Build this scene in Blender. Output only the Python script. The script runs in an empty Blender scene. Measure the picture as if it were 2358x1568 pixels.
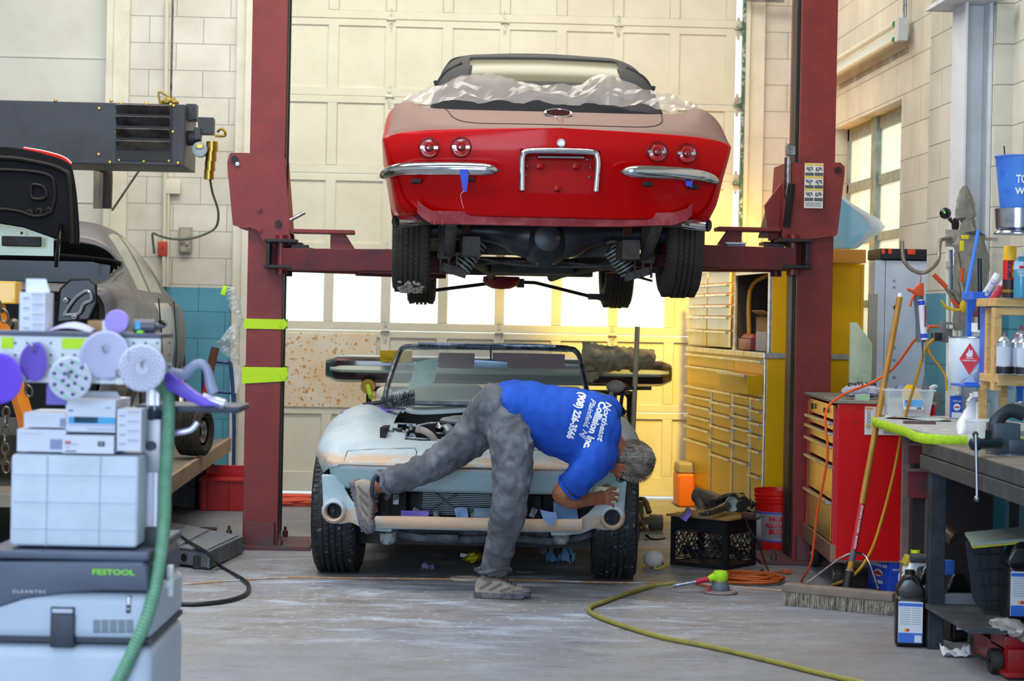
import bpy,bmesh,math,random
from mathutils import Vector,Matrix,noise
from mathutils.bvhtree import BVHTree
random.seed(7)
sc = bpy.context.scene
COL = sc.collection
PI = math.pi
W,H,F,CX,CY = 2358,1568,4600.0,1179.0,729.0
CAMH = 1.39
YAW,ROLL = math.radians(-2.63),0.0195
# ---- camera -------------------------------------------------------------
cam_d = bpy.data.cameras.new('camera')
cam = bpy.data.objects.new('camera',cam_d);COL.objects.link(cam);sc.camera = cam
CR = Matrix.Rotation(YAW,3,'Z') @ Matrix.Rotation(PI/2,3,'X') @ Matrix.Rotation(ROLL,3,'Z')
cam.matrix_world = Matrix.Translation((0,0,CAMH)) @ CR.to_4x4()
cam_d.sensor_width = 36;cam_d.sensor_fit = 'HORIZONTAL';cam_d.lens = F/W*36
cam_d.shift_y = -(H/2-CY)/W
cam_d.clip_start = 0.1;cam_d.clip_end = 200
cam_d.dof.use_dof = True;cam_d.dof.focus_distance = 10.0;cam_d.dof.aperture_fstop = 4.2
# ---- colour management --------------------------------------------------
sc.view_settings.view_transform = 'Standard';sc.view_settings.look = 'None'
sc.view_settings.gamma = 1;sc.view_settings.exposure = 0.0
sc.view_settings.use_curve_mapping = False
sc.cycles.use_denoising = True
sc.cycles.max_bounces = 10;sc.cycles.diffuse_bounces = 5;sc.cycles.transparent_max_bounces = 16
sc.cycles.sample_clamp_indirect = 6;sc.cycles.caustics_reflective = False;sc.cycles.caustics_refractive = False
# ---- world: bright overcast sky seen through the windows and the open bay --
wd = bpy.data.worlds.new('world');sc.world = wd;wd.use_nodes = True
bg = wd.node_tree.nodes['Background']
bg.inputs[0].default_value = (0.80,0.90,1.0,1);bg.inputs[1].default_value = 3.2
def area(name,loc,rot,size,power,col):
 l = bpy.data.lights.new(name,'AREA');l.shape = 'RECTANGLE';l.size,l.size_y = size
 l.energy = power;l.color = col
 o = bpy.data.objects.new(name,l);COL.objects.link(o);o.location = loc;o.rotation_euler = rot;return o
R = math.radians
area('bay_daylight',(-2.2,-3.7,2.0),(R(84),0,R(-6)),(6.0,3.6),760,(0.62,0.78,1.0))
area('ceiling_light_front',(-1.6,5.0,5.1),(0,0,0),(5.0,1.2),230,(0.80,0.90,1.0))
area('ceiling_light_middle',(-1.2,9.4,5.1),(0,0,0),(5.5,1.2),240,(1.0,0.97,0.93))
area('ceiling_light_rear',(-0.6,13.2,5.1),(0,0,0),(5.5,1.2),190,(1.0,0.95,0.82))
# unseen yellow spot, added to make the glow by the yellow cabinets
sl = bpy.data.lights.new('yellow_glow_spot','SPOT');sl.energy = 1050;sl.color = (1.0,.66,.05);sl.spot_size = R(62);sl.spot_blend = 1;sl.shadow_soft_size = .15
so = bpy.data.objects.new('yellow_glow_spot',sl);COL.objects.link(so);so.location = (1.95,12.9,3.6)
so.rotation_euler = (Vector((1.85,15.3,.7))-so.location).to_track_quat('-Z','Y').to_euler()
# sunlight slipping in low through the right-hand window
sun_d = bpy.data.lights.new('sun','SUN');sun_d.energy = 5.0;sun_d.angle = R(0.6);sun_d.color = (1,0.9,0.66)
sun = bpy.data.objects.new('sun',sun_d);COL.objects.link(sun)
sun.rotation_euler = Vector((-0.80,-0.10,-0.62)).to_track_quat('-Z','Y').to_euler()

# ---- placing helpers ------------------------------------------------------
CAMP = Vector((0,0,CAMH))
def ray(px,py):
 return CR @ Vector(((px-CX)/F,-(py-CY)/F,-1.0))
def dp(px,py,d):return CAMP + ray(px,py)*d          # at camera depth d
def gd(px,py,z=0.0):
 r = ray(px,py);return CAMP + r*((z-CAMH)/r.z)     # on the plane at height z
def oy(px,py,Y):
 r = ray(px,py);return CAMP + r*(Y/r.y)            # on the plane at world Y
def ox(px,py,X):
 r = ray(px,py);return CAMP + r*(X/r.x)
# ---- objects ------------------------------------------------------------
def tag(o,label=None,cat=None,group=None,kind=None):
 if label:o['label'] = label
 if cat:o['category'] = cat
 if group:o['group'] = group
 if kind:o['kind'] = kind
 return o
def empty(name,loc=(0,0,0),rz=0.0,label=None,cat=None,group=None,parent=None):
 o = bpy.data.objects.new(name,None);COL.objects.link(o);o.empty_display_size = 0.05
 o.location = loc;o.rotation_euler = (0,0,rz)
 if parent:o.parent = parent
 return tag(o,label,cat,group)
def link(name,me,parent=None,loc=None,rot=None):
 o = bpy.data.objects.new(name,me);COL.objects.link(o)
 if parent:o.parent = parent
 if loc is not None:o.location = loc
 if rot is not None:o.rotation_euler = rot
 return o
def dup(root,loc=None,rot=None,label=None,group=None,scale=None):
 def cp(o,par):
  c = o.copy();COL.objects.link(c);c.parent = par
  for ch in [x for x in KIDS.get(o.name,[])]:cp(ch,c)
  return c
 KIDS.clear()
 for o in bpy.data.objects:
  if o.parent:KIDS.setdefault(o.parent.name,[]).append(o)
 r = cp(root,None)
 if loc is not None:r.location = loc
 if rot is not None:r.rotation_euler = rot if hasattr(rot,'__len__') else (0,0,rot)
 if scale is not None:r.scale = scale if hasattr(scale,'__len__') else (scale,)*3
 if label:r['label'] = label
 if group:r['group'] = group
 return r
KIDS = {}
# ---- mesh builder ---------------------------------------------------------
def basis(d,up=(0,0,1)):
 d = Vector(d).normalized();u = Vector(up)
 if abs(d.dot(u)) > 0.98:u = Vector((0,1,0)) if abs(d.y) < .9 else Vector((1,0,0))
 s = d.cross(u).normalized();return s,s.cross(d).normalized(),d   # side, up, dir
def catmull(pts,n):
 P = [Vector(p) for p in pts];out = []
 if len(P) < 3:
  return [P[0].lerp(P[-1],i/n) for i in range(n+1)]
 Q = [P[0]*2-P[1]] + P + [P[-1]*2-P[-2]]
 for i in range(1,len(Q)-2):
  a,b,c,d = Q[i-1:i+3]
  for k in range(n):
   t = k/n
   out.append(0.5*((2*b)+(c-a)*t+(2*a-5*b+4*c-d)*t*t+(3*b-a-3*c+d)*t**3))
 out.append(P[-1]);return out
class MB:
 def __init__(s):s.v = [];s.f = [];s.m = []
 def add(s,vs,fs,mi=0):
  b = len(s.v);s.v += [tuple(v) for v in vs]
  s.f += [tuple(b+i for i in f) for f in fs];s.m += [mi]*len(fs);return s
 def box(s,c,d,rz=0,mi=0,rot=None,taper=1.0):
  M_ = rot if rot is not None else Matrix.Rotation(rz,3,'Z')
  hx,hy,hz = d[0]/2,d[1]/2,d[2]/2;vs = []
  for z in (-1,1):
   t = taper if z > 0 else 1
   for x,y in ((-1,-1),(1,-1),(1,1),(-1,1)):
    vs.append(Vector(c)+M_ @ Vector((x*hx*t,y*hy*t,z*hz)))
  return s.add(vs,[(0,3,2,1),(4,5,6,7),(0,1,5,4),(1,2,6,5),(2,3,7,6),(3,0,4,7)],mi)
 def cyl(s,a,b,r0,r1=None,n=16,mi=0,caps=True):
  r1 = r0 if r1 is None else r1;a,b = Vector(a),Vector(b);S,U,D = basis(b-a);vs = []
  for p,r in ((a,r0),(b,r1)):
   for i in range(n):
    t = 2*PI*i/n;vs.append(p+S*(r*math.cos(t))+U*(r*math.sin(t)))
  fs = [(i,(i+1) % n,n+(i+1) % n,n+i) for i in range(n)]
  if caps:fs += [tuple(range(n-1,-1,-1)),tuple(range(n,2*n))]
  return s.add(vs,fs,mi)
 def tube(s,pts,r,n=8,mi=0,sm=0,closed=False,ell=None,up=(0,0,1),caps=True):
  if sm:
   if not hasattr(r,'__len__'):pts = catmull(pts,sm)
   else:
    rr = catmull([(q if hasattr(q,'__len__') else (q,q,0)) if not hasattr(q,'__len__') or len(q) == 3 else (q[0],q[1],0) for q in r],sm)
    pts = catmull(pts,sm);r = [(q[0],q[1]) for q in rr]
  P = [Vector(p) for p in pts];N = len(P);vs = [];U0 = None
  for i,p in enumerate(P):
   d = (P[(i+1) % N]-P[i-1]) if closed else (P[min(i+1,N-1)]-P[max(i-1,0)])
   if d.length < 1e-9:d = Vector((0,0,1))
   d.normalize()
   if U0 is None:S,U,D = basis(d,up)
   else:
    U = (U0 - d*U0.dot(d));U = U.normalized() if U.length > 1e-6 else basis(d,up)[1]
    S = d.cross(U)
   U0 = U
   q = r[i] if hasattr(r,'__len__') else r
   ra,rb = q if hasattr(q,'__len__') else (q,q)
   for k in range(n):
    t = 2*PI*k/n;vs.append(p+S*(ra*math.cos(t))+U*(rb*math.sin(t)))
  fs = []
  for i in range(N if closed else N-1):
   j = (i+1) % N
   for k in range(n):
    fs.append((i*n+k,i*n+(k+1) % n,j*n+(k+1) % n,j*n+k))
  if not closed and caps:fs += [tuple(range(n-1,-1,-1)),tuple((N-1)*n+k for k in range(n))]
  return s.add(vs,fs,mi)
 def lathe(s,prof,c=(0,0,0),ax=(0,0,1),n=24,mi=0,up=(0,1,0),ang=2*PI):
  S,U,D = basis(ax,up);c = Vector(c);m = len(prof);vs = [];full = abs(ang-2*PI) < 1e-6
  cnt = n if full else n+1
  for i in range(cnt):
   t = ang*i/n
   for r,h in prof:vs.append(c+S*(r*math.cos(t))+U*(r*math.sin(t))+D*h)
  fs = []
  for i in range(n):
   j = (i+1) % cnt
   for k in range(m-1):fs.append((i*m+k,j*m+k,j*m+k+1,i*m+k+1))
  return s.add(vs,fs,mi)
 def prism(s,poly,h,M_=None,mi=0):
  """poly: 2D points in local XY, extruded 0..h along local Z, placed by a 4x4 matrix"""
  M_ = M_ or Matrix.Identity(4);n = len(poly)
  vs = [M_ @ Vector((x,y,0)) for x,y in poly]+[M_ @ Vector((x,y,h)) for x,y in poly]
  fs = [tuple(range(n-1,-1,-1)),tuple(range(n,2*n))]+[(i,(i+1) % n,n+(i+1) % n,n+i) for i in range(n)]
  return s.add(vs,fs,mi)
 def grid(s,fn,nu,nv,mi=0,skip=None,wrap=False):
  vs = [fn(i/nu,j/nv) for j in range(nv+1) for i in range(nu+1)];fs = []
  for j in range(nv):
   for i in range(nu):
    if skip and skip((i+.5)/nu,(j+.5)/nv):continue
    a = j*(nu+1)+i;fs.append((a,a+1,a+nu+2,a+nu+1))
  return s.add(vs,fs,mi)
 def ball(s,c,r,n=16,mi=0,M_=None):
  rx,ry,rz = r if hasattr(r,'__len__') else (r,r,r);m = n//2;vs = [];fs = []
  c = Vector(c)
  for j in range(m+1):
   for i in range(n):
    th,ph = PI*j/m,2*PI*i/n
    p = Vector((rx*math.sin(th)*math.cos(ph),ry*math.sin(th)*math.sin(ph),rz*math.cos(th)))
    vs.append(c+(M_ @ p if M_ else p))
  for j in range(m):
   for i in range(n):
    fs.append((j*n+i,j*n+(i+1) % n,(j+1)*n+(i+1) % n,(j+1)*n+i))
  return s.add(vs,fs,mi)
 def build(s,name,mats,parent=None,smooth=True,bev=0,seg=2,solid=0,sub=0,loc=None,rot=None,auto=35,off=-1):
  me = bpy.data.meshes.new(name);me.from_pydata(s.v,[],s.f)
  mats = mats if isinstance(mats,(list,tuple)) else [mats]
  for m in mats:me.materials.append(m)
  for p,mi in zip(me.polygons,s.m):p.material_index = mi
  b = bmesh.new();b.from_mesh(me)
  bmesh.ops.remove_doubles(b,verts=b.verts,dist=1e-5)
  bmesh.ops.dissolve_degenerate(b,dist=1e-6,edges=b.edges)
  bmesh.ops.recalc_face_normals(b,faces=b.faces)
  if bev:
   es = [e for e in b.edges if len(e.link_faces) == 2 and e.calc_face_angle(0) > R(28)]
   if es:bmesh.ops.bevel(b,geom=es,offset=bev,offset_type='OFFSET',segments=seg,profile=.6,affect='EDGES',clamp_overlap=True)
  for f_ in b.faces:f_.smooth = smooth
  if smooth:
   for e in b.edges:
    if len(e.link_faces) == 2 and e.calc_face_angle(0) > R(auto):e.smooth = False
  b.to_mesh(me);b.free()
  o = link(name,me,parent,loc,rot)
  if solid:
   md = o.modifiers.new('s','SOLIDIFY');md.thickness = solid;md.offset = off
  if sub:
   md = o.modifiers.new('ss','SUBSURF');md.levels = md.render_levels = sub
  return o
def apply_mods(o):
 dg = bpy.context.evaluated_depsgraph_get()
 me = bpy.data.meshes.new_from_object(o.evaluated_get(dg));o.modifiers.clear();o.data = me;return o
def remesh(o,vox,smooth=6,fac=.5,keep=None):
 md = o.modifiers.new('r','REMESH');md.mode = 'VOXEL';md.voxel_size = vox;md.use_smooth_shade = True
 if smooth:
  m2 = o.modifiers.new('c','SMOOTH');m2.factor = fac;m2.iterations = smooth
 mats = list(o.data.materials);apply_mods(o)
 o.data.materials.clear()
 for m in mats:o.data.materials.append(m)
 for p in o.data.polygons:p.use_smooth = True
 return o
def cut(o,cutter,op='DIFFERENCE'):
 md = o.modifiers.new('b','BOOLEAN');md.operation = op;md.object = cutter;md.solver = 'EXACT'
 apply_mods(o);bpy.data.objects.remove(cutter);return o
def bvh_of(o):
 dg = bpy.context.evaluated_depsgraph_get();dg.update()
 return BVHTree.FromObject(o,dg)
def smoothshade(o,ang=40):
 me = o.data;b = bmesh.new();b.from_mesh(me)
 for f_ in b.faces:f_.smooth = True
 for e in b.edges:
  e.smooth = not (len(e.link_faces) == 2 and e.calc_face_angle(0) > R(ang))
 b.to_mesh(me);b.free()
# ---- text as a thin mesh ---------------------------------------------------
def text_mesh(txt,size,ext=.0008,align='CENTER',bold=.0,shear=0,spacing=1):
 cu = bpy.data.curves.new('t','FONT');cu.body = txt;cu.size = size;cu.extrude = ext
 cu.align_x = align;cu.align_y = 'CENTER';cu.offset = bold;cu.shear = shear;cu.space_character = spacing
 cu.resolution_u = 3
 o = bpy.data.objects.new('t',cu);COL.objects.link(o)
 dg = bpy.context.evaluated_depsgraph_get();dg.update()
 me = bpy.data.meshes.new_from_object(o.evaluated_get(dg))
 bpy.data.objects.remove(o);bpy.data.curves.remove(cu);return me
def text(name,txt,size,mat,parent,loc,rot,**k):
 me = text_mesh(txt,size,**k);me.materials.clear();me.materials.append(mat)
 return link(name,me,parent,loc,rot)
# ---- materials ---------------------------------------------------------------
def lin(c):
 if isinstance(c,str):c = [int(c[i:i+2],16)/255 for i in (0,2,4)]
 return tuple((x/12.92 if x <= .04045 else ((x+.055)/1.055)**2.4) for x in c)
MC = {}
def mat(name,col,rough=.5,metal=0,col2=None,scale=8,mix=(.45,.65),bump=0,bscale=60,coat=0,trans=0,alpha=1,
  emit=0,ior=1.45,detail=5,stretch=None,spec=.5,sub=0):
 if name in MC:return MC[name]
 m = bpy.data.materials.new(name);m.use_nodes = True;nt = m.node_tree;N = nt.nodes;L = nt.links
 b = N['Principled BSDF'];c1 = lin(col)+(1,)
 b.inputs['Base Color'].default_value = c1;b.inputs['Roughness'].default_value = rough
 b.inputs['Metallic'].default_value = metal;b.inputs['IOR'].default_value = ior
 b.inputs['Coat Weight'].default_value = coat;b.inputs['Coat Roughness'].default_value = .08
 b.inputs['Transmission Weight'].default_value = trans;b.inputs['Alpha'].default_value = alpha
 b.inputs['Specular IOR Level'].default_value = spec
 if emit:b.inputs['Emission Color'].default_value = c1;b.inputs['Emission Strength'].default_value = emit
 if sub:b.inputs['Subsurface Weight'].default_value = sub;b.inputs['Subsurface Radius'].default_value = (.02,.008,.004)
 if col2 or bump:
  tc = N.new('ShaderNodeTexCoord');src = tc.outputs['Object']
  if stretch:
   mp = N.new('ShaderNodeMapping');mp.inputs['Scale'].default_value = stretch;L.new(src,mp.inputs[0]);src = mp.outputs[0]
 if col2:
  n = N.new('ShaderNodeTexNoise');n.inputs['Scale'].default_value = scale;n.inputs['Detail'].default_value = detail
  n.inputs['Roughness'].default_value = .65
  L.new(src,n.inputs['Vector']);r = N.new('ShaderNodeValToRGB')
  r.color_ramp.elements[0].position,r.color_ramp.elements[1].position = mix
  r.color_ramp.elements[0].color = c1;r.color_ramp.elements[1].color = lin(col2)+(1,)
  L.new(n.outputs['Fac'],r.inputs[0]);L.new(r.outputs[0],b.inputs['Base Color'])
 if bump:
  n = N.new('ShaderNodeTexNoise');n.inputs['Scale'].default_value = bscale;n.inputs['Detail'].default_value = 4
  L.new(src,n.inputs['Vector']);bp = N.new('ShaderNodeBump');bp.inputs['Strength'].default_value = bump
  bp.inputs['Distance'].default_value = .01;L.new(n.outputs['Fac'],bp.inputs['Height']);L.new(bp.outputs[0],b.inputs['Normal'])
 MC[name] = m;return m
def nodes(m):return m.node_tree.nodes,m.node_tree.links,m.node_tree.nodes['Principled BSDF']
# shared
chrome = mat('chrome','c4c6cc',.12,1)
steel = mat('steel','9a9a98',.35,1,col2='6a6866',scale=20)
black_pl = mat('black_plastic','17181b',.45,bump=.05)
rubber = mat('rubber','1c1b1b',.75,col2='34312c',scale=9,bump=.2,bscale=120)
dark = mat('dark_metal','1b1b1d',.5,.3,col2='2b2826',scale=14)
white_pl = mat('white_plastic','d9dde2',.4)
white_paper = mat('white_paper','dfe1e6',.7)
red_lift = mat('lift_red_paint','7e2522',.5,col2='661c1b',scale=5,mix=(.4,.75),bump=.05,bscale=40)
cardb = mat('cardboard','a78355',.8,col2='96744a',scale=20)
wood = mat('pine_wood','cda970',.6,col2='b88f55',scale=5,stretch=(1,12,12))
orange_cord = mat('orange_cord','e0551a',.5)
lime_tape = mat('lime_tape','b4dc10',.6)
blue_pl = mat('blue_tape','2b49c8',.6)
grey_pl = mat('grey_plastic','4a4e58',.5)
yellow_pt = mat('yellow_paint','e3ab12',.35,coat=.4,col2='d69f10',scale=2)
brass = mat('brass','b59a4a',.3,1)
alu = mat('aluminium','b9bab8',.3,.9,col2='a09f9b',scale=9)
clear_pl = mat('clear_plastic','e8eef0',.15,trans=.0,alpha=.28)
clear_cloudy = mat('cloudy_plastic','dfe5e8',.35,alpha=.5)
# ======================= SETTING ==============================================
YB,XR,XL = 15.36,2.95,-7.5
BH = .2045
def block_mat(name,axis,offz,offx,tone,bandcol='5aa2c6'):
 m = mat(name,tone,.75);N,L,b = nodes(m)
 tc = N.new('ShaderNodeTexCoord');sx = N.new('ShaderNodeSeparateXYZ');L.new(tc.outputs['Object'],sx.inputs[0])
 cb = N.new('ShaderNodeCombineXYZ');ad = N.new('ShaderNodeMath');ad.operation = 'ADD';ad.inputs[1].default_value = offx
 az = N.new('ShaderNodeMath');az.operation = 'ADD';az.inputs[1].default_value = offz
 L.new(sx.outputs[axis],ad.inputs[0]);L.new(sx.outputs['Z'],az.inputs[0])
 L.new(ad.outputs[0],cb.inputs[0]);L.new(az.outputs[0],cb.inputs[1])
 br = N.new('ShaderNodeTexBrick');br.inputs['Scale'].default_value = 1
 br.inputs['Brick Width'].default_value = BH*2;br.inputs['Row Height'].default_value = BH
 br.inputs['Mortar Size'].default_value = .0035;br.inputs['Mortar Smooth'].default_value = .6
 L.new(cb.outputs[0],br.inputs['Vector'])
 c = lin(tone);
 br.inputs['Color1'].default_value = c+(1,);br.inputs['Color2'].default_value = tuple(x*.95 for x in c)+(1,)
 br.inputs['Mortar'].default_value = tuple(x*.6 for x in c)+(1,)
 n = N.new('ShaderNodeTexNoise');n.inputs['Scale'].default_value = 3;n.inputs['Detail'].default_value = 8;L.new(tc.outputs['Object'],n.inputs['Vector'])
 rp = N.new('ShaderNodeValToRGB');rp.color_ramp.elements[0].position = .3;rp.color_ramp.elements[1].position = .62
 rp.color_ramp.elements[0].color = (.82,.81,.78,1);rp.color_ramp.elements[1].color = (1,1,1,1);L.new(n.outputs['Fac'],rp.inputs[0])
 mx = N.new('ShaderNodeMix');mx.data_type = 'RGBA';mx.blend_type = 'MULTIPLY';mx.inputs[0].default_value = 1
 L.new(br.outputs['Color'],mx.inputs[6]);L.new(rp.outputs[0],mx.inputs[7])
 # blue painted dado
 lt = N.new('ShaderNodeMath');lt.operation = 'LESS_THAN';lt.inputs[1].default_value = 1.565;L.new(sx.outputs['Z'],lt.inputs[0])
 m2 = N.new('ShaderNodeMix');m2.data_type = 'RGBA';m2.blend_type = 'MULTIPLY';m2.inputs[0].default_value = 1
 bc = lin(bandcol);m2.inputs[6].default_value = (bc[0]*1.5,bc[1]*1.5,bc[2]*1.5,1);L.new(mx.outputs[2],m2.inputs[7])
 m3 = N.new('ShaderNodeMix');m3.data_type = 'RGBA';L.new(lt.outputs[0],m3.inputs[0]);L.new(mx.outputs[2],m3.inputs[6]);L.new(m2.outputs[2],m3.inputs[7])
 L.new(m3.outputs[2],b.inputs['Base Color'])
 n2 = N.new('ShaderNodeTexNoise');n2.inputs['Scale'].default_value = 70;n2.inputs['Detail'].default_value = 5;L.new(tc.outputs['Object'],n2.inputs['Vector'])
 ml = N.new('ShaderNodeMath');ml.operation = 'MULTIPLY_ADD';ml.inputs[1].default_value = -1.6;L.new(br.outputs['Fac'],ml.inputs[0])
 mm = N.new('ShaderNodeMath');mm.operation = 'MULTIPLY';mm.inputs[1].default_value = .35;L.new(n2.outputs['Fac'],mm.inputs[0]);L.new(mm.outputs[0],ml.inputs[2])
 bp = N.new('ShaderNodeBump');bp.inputs['Strength'].default_value = .7;bp.inputs['Distance'].default_value = .006
 L.new(ml.outputs[0],bp.inputs['Height']);L.new(bp.outputs[0],b.inputs['Normal'])
 return m
wall_b = block_mat('painted_block_back','X',BH*.25,.06,'dad8d0')
wall_r = block_mat('painted_block_right','Y',BH*.28,.1,'d6d0c0')
ST = dict(kind='structure')
def wall_box(mb,x0,x1,y0,y1,z0,z1,mi=0):mb.box(((x0+x1)/2,(y0+y1)/2,(z0+z1)/2),(x1-x0,y1-y0,z1-z0),mi=mi)
# floor -- dusty worn concrete
fm = mat('floor_concrete','a09d9c',.6);N,L,b = nodes(fm)
tc = N.new('ShaderNodeTexCoord')
def noi(sc_,det=8,rough=.6,st=None,dist=0):
 n = N.new('ShaderNodeTexNoise');n.inputs['Scale'].default_value = sc_;n.inputs['Detail'].default_value = det
 n.inputs['Roughness'].default_value = rough;n.inputs['Distortion'].default_value = dist;s = tc.outputs['Object']
 if st:
  mp = N.new('ShaderNodeMapping');mp.inputs['Scale'].default_value = st;L.new(s,mp.inputs[0]);s = mp.outputs[0]
 L.new(s,n.inputs['Vector']);return n.outputs['Fac']
def ramp(src,stops):
 r = N.new('ShaderNodeValToRGB');e = r.color_ramp.elements
 while len(e) < len(stops):e.new(.5)
 for el,(p,c) in zip(e,stops):el.position = p;el.color = (lin(c) if isinstance(c,str) else c)+(1,)
 L.new(src,r.inputs[0]);return r.outputs[0]
def mixc(a,b_,fac,mode='MIX'):
 m = N.new('ShaderNodeMix');m.data_type = 'RGBA';m.blend_type = mode
 if isinstance(fac,(int,float)):m.inputs[0].default_value = fac
 else:L.new(fac,m.inputs[0])
 L.new(a,m.inputs[6]);L.new(b_,m.inputs[7]);return m.outputs[2]
base = ramp(noi(1.3,10,.7),[(.3,'676b76'),(.5,'7b808c'),(.7,'8d929e')])
wear = ramp(noi(3.5,10,.75,(1,2.2,1),.6),[(.36,'716d6c'),(.46,'ffffff')])
base = mixc(base,wear,.55,'MULTIPLY')
tan = ramp(noi(.9,6,.6),[(.42,'8a8170'),(.6,'7f8087')])
base = mixc(base,tan,.35)
dust = ramp(noi(2.1,12,.75,(1,2.6,1),.4),[(.5,(0,0,0)),(.64,(1,1,1))])
sp = N.new('ShaderNodeSeparateXYZ');L.new(tc.outputs['Object'],sp.inputs[0])
# sanding dust lies thick round the grey car's nose
vd = N.new('ShaderNodeVectorMath');vd.operation = 'DISTANCE';L.new(tc.outputs['Object'],vd.inputs[0]);vd.inputs[1].default_value = (.3,10.0,0)
nd = ramp(vd.outputs['Value'],[(.55,(.9,.9,.9)),(.99,(.12,.12,.12))])
for nn in N:
 pass
mm_ = N.new('ShaderNodeMath');mm_.operation = 'MULTIPLY';mm_.inputs[1].default_value = .42;L.new(vd.outputs['Value'],mm_.inputs[0])
nd = ramp(mm_.outputs[0],[(.35,(1,1,1)),(.95,(.12,.12,.12))])
dfac = mixc(dust,nd,1.0,'MULTIPLY')
wh = N.new('ShaderNodeRGB');wh.outputs[0].default_value = lin('a9b6c8')+(1,)
base = mixc(base,wh.outputs[0],dfac)
spk = ramp(noi(26,3,.5),[(.63,(0,0,0)),(.68,(1,1,1))])
spk = mixc(spk,nd,1,'MULTIPLY')
base = mixc(base,wh.outputs[0],spk)
L.new(base,b.inputs['Base Color'])
rg = ramp(noi(2.5,6),[(.3,(.38,.38,.38)),(.7,(.7,.7,.7))]);L.new(rg,b.inputs['Roughness'])
bp = N.new('ShaderNodeBump');bp.inputs['Strength'].default_value = .15;bp.inputs['Distance'].default_value = .01
L.new(noi(45,6),bp.inputs['Height']);L.new(bp.outputs[0],b.inputs['Normal'])
mb = MB();wall_box(mb,XL,XR+.2,-4,YB+.25,-.12,0);tag(mb.build('floor',fm,smooth=False),**ST)
# outside ground beyond the garage door
ogm = mat('outside_ground','c9c8c2',.9,col2='b9b7ae',scale=3)
mb = MB();wall_box(mb,-9,14,YB+.25,34,-.2,-.04);tag(mb.build('ground_outside',ogm,smooth=False),**ST)
# back wall, with the opening for the sectional door
DX0,DX1,DZ1 = -1.30,2.47,4.15
mb = MB()
wall_box(mb,-2.40,DX0,YB,YB+.2,0,5.2);wall_box(mb,DX1,XR+.2,YB,YB+.2,0,5.2);wall_box(mb,DX0,DX1,YB,YB+.2,DZ1,5.2)
wall_box(mb,XL,-6.2,YB,YB+.2,0,5.2);wall_box(mb,-6.2,-2.4,YB,YB+.2,4.4,5.2)
tag(mb.build('wall_back',wall_b,smooth=False),**ST)
cream = mat('cream_paint','dcd9ca',.55,col2='d0ccbb',scale=4)
cream2 = mat('pale_board','d3d3cc',.6,col2='cbcac2',scale=2)
mb = MB();wall_box(mb,-6.2,-2.42,YB+.02,YB+.08,0,4.4)
for z in (1.1,2.2,3.3):wall_box(mb,-6.2,-2.42,YB+.012,YB+.02,z-.006,z+.006)
tag(mb.build('door_2',cream2,smooth=False),**ST)
mb = MB();wall_box(mb,-2.42,-2.25,YB-.05,YB,0,5.2);wall_box(mb,-2.42,-2.37,YB-.08,YB-.05,0,5.2);tag(mb.build('trim_1',cream,smooth=False,bev=.004),**ST)
mb = MB();wall_box(mb,-1.44,-1.37,YB-.03,YB,0,5.2);wall_box(mb,-1.37,-1.30,YB-.06,YB,0,5.2);tag(mb.build('trim_2',cream,smooth=False,bev=.004),**ST)
mb = MB();wall_box(mb,2.47,2.50,YB-.07,YB,0,5.2);wall_box(mb,2.50,2.62,YB-.04,YB,0,5.2);tag(mb.build('trim_3',cream,smooth=False,bev=.004),**ST)
# right wall with the window opening
WY0,WY1,WZ0,WZ1 = 12.24,14.29,1.02,2.785
mb = MB()
wall_box(mb,XR,XR+.2,-4,WY0,0,5.2);wall_box(mb,XR,XR+.2,WY1,YB+.2,0,5.2)
wall_box(mb,XR,XR+.2,WY0,WY1,0,WZ0);wall_box(mb,XR,XR+.2,WY0,WY1,WZ1,5.2)
tag(mb.build('wall_right',wall_r,smooth=False),**ST)
wl = mat('left_wall_paint','d8d6cc',.7,bump=.1)
mb = MB();wall_box(mb,XL-.2,XL,-4,YB+.2,0,5.2);tag(mb.build('wall_left',wl,smooth=False),**ST)
mb = MB();wall_box(mb,XL,XR+.2,-4.2,-4,0,5.2);tag(mb.build('wall_front',wl,smooth=False),**ST)
cm = mat('ceiling_paint','d2d1ca',.8)
mb = MB();wall_box(mb,XL,XR+.2,-4,YB+.2,5.2,5.35);tag(mb.build('ceiling',cm,smooth=False),**ST)
# garage door: ribbed wooden sections, glazed fifth row, hinges
cd = mat('door_cream_paint','dbd9c8',.5,col2='cfccb8',scale=3,mix=(.3,.7),bump=.06,bscale=50)
N,L,b = nodes(cd)
rust = mat('patch_board','ddd3bb',.6,col2='d6bd92',scale=3)
N,L,b = nodes(rust);tc = N.new('ShaderNodeTexCoord')
sx = ramp(noi(38,2,.5),[(.62,(0,0,0)),(.65,(1,1,1))]);rc = N.new('ShaderNodeRGB');rc.outputs[0].default_value = lin('c58d45')+(1,)
L.new(mixc(ramp(noi(3,4),[(.4,'dfd8c6'),(.62,'dcc49b')]),rc.outputs[0],sx),b.inputs['Base Color'])
glass = mat('window_glass','eef4f4',.12,alpha=.22,spec=.4)
SE = [.018,.667,1.262,1.866,2.462,3.062,3.655,4.15]
colx = [-1.145+.4387*i for i in range(9)];SWd = .038;yd = YB+.0
door = empty('door_1',(0,0,0));tag(door,kind='structure')
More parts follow.
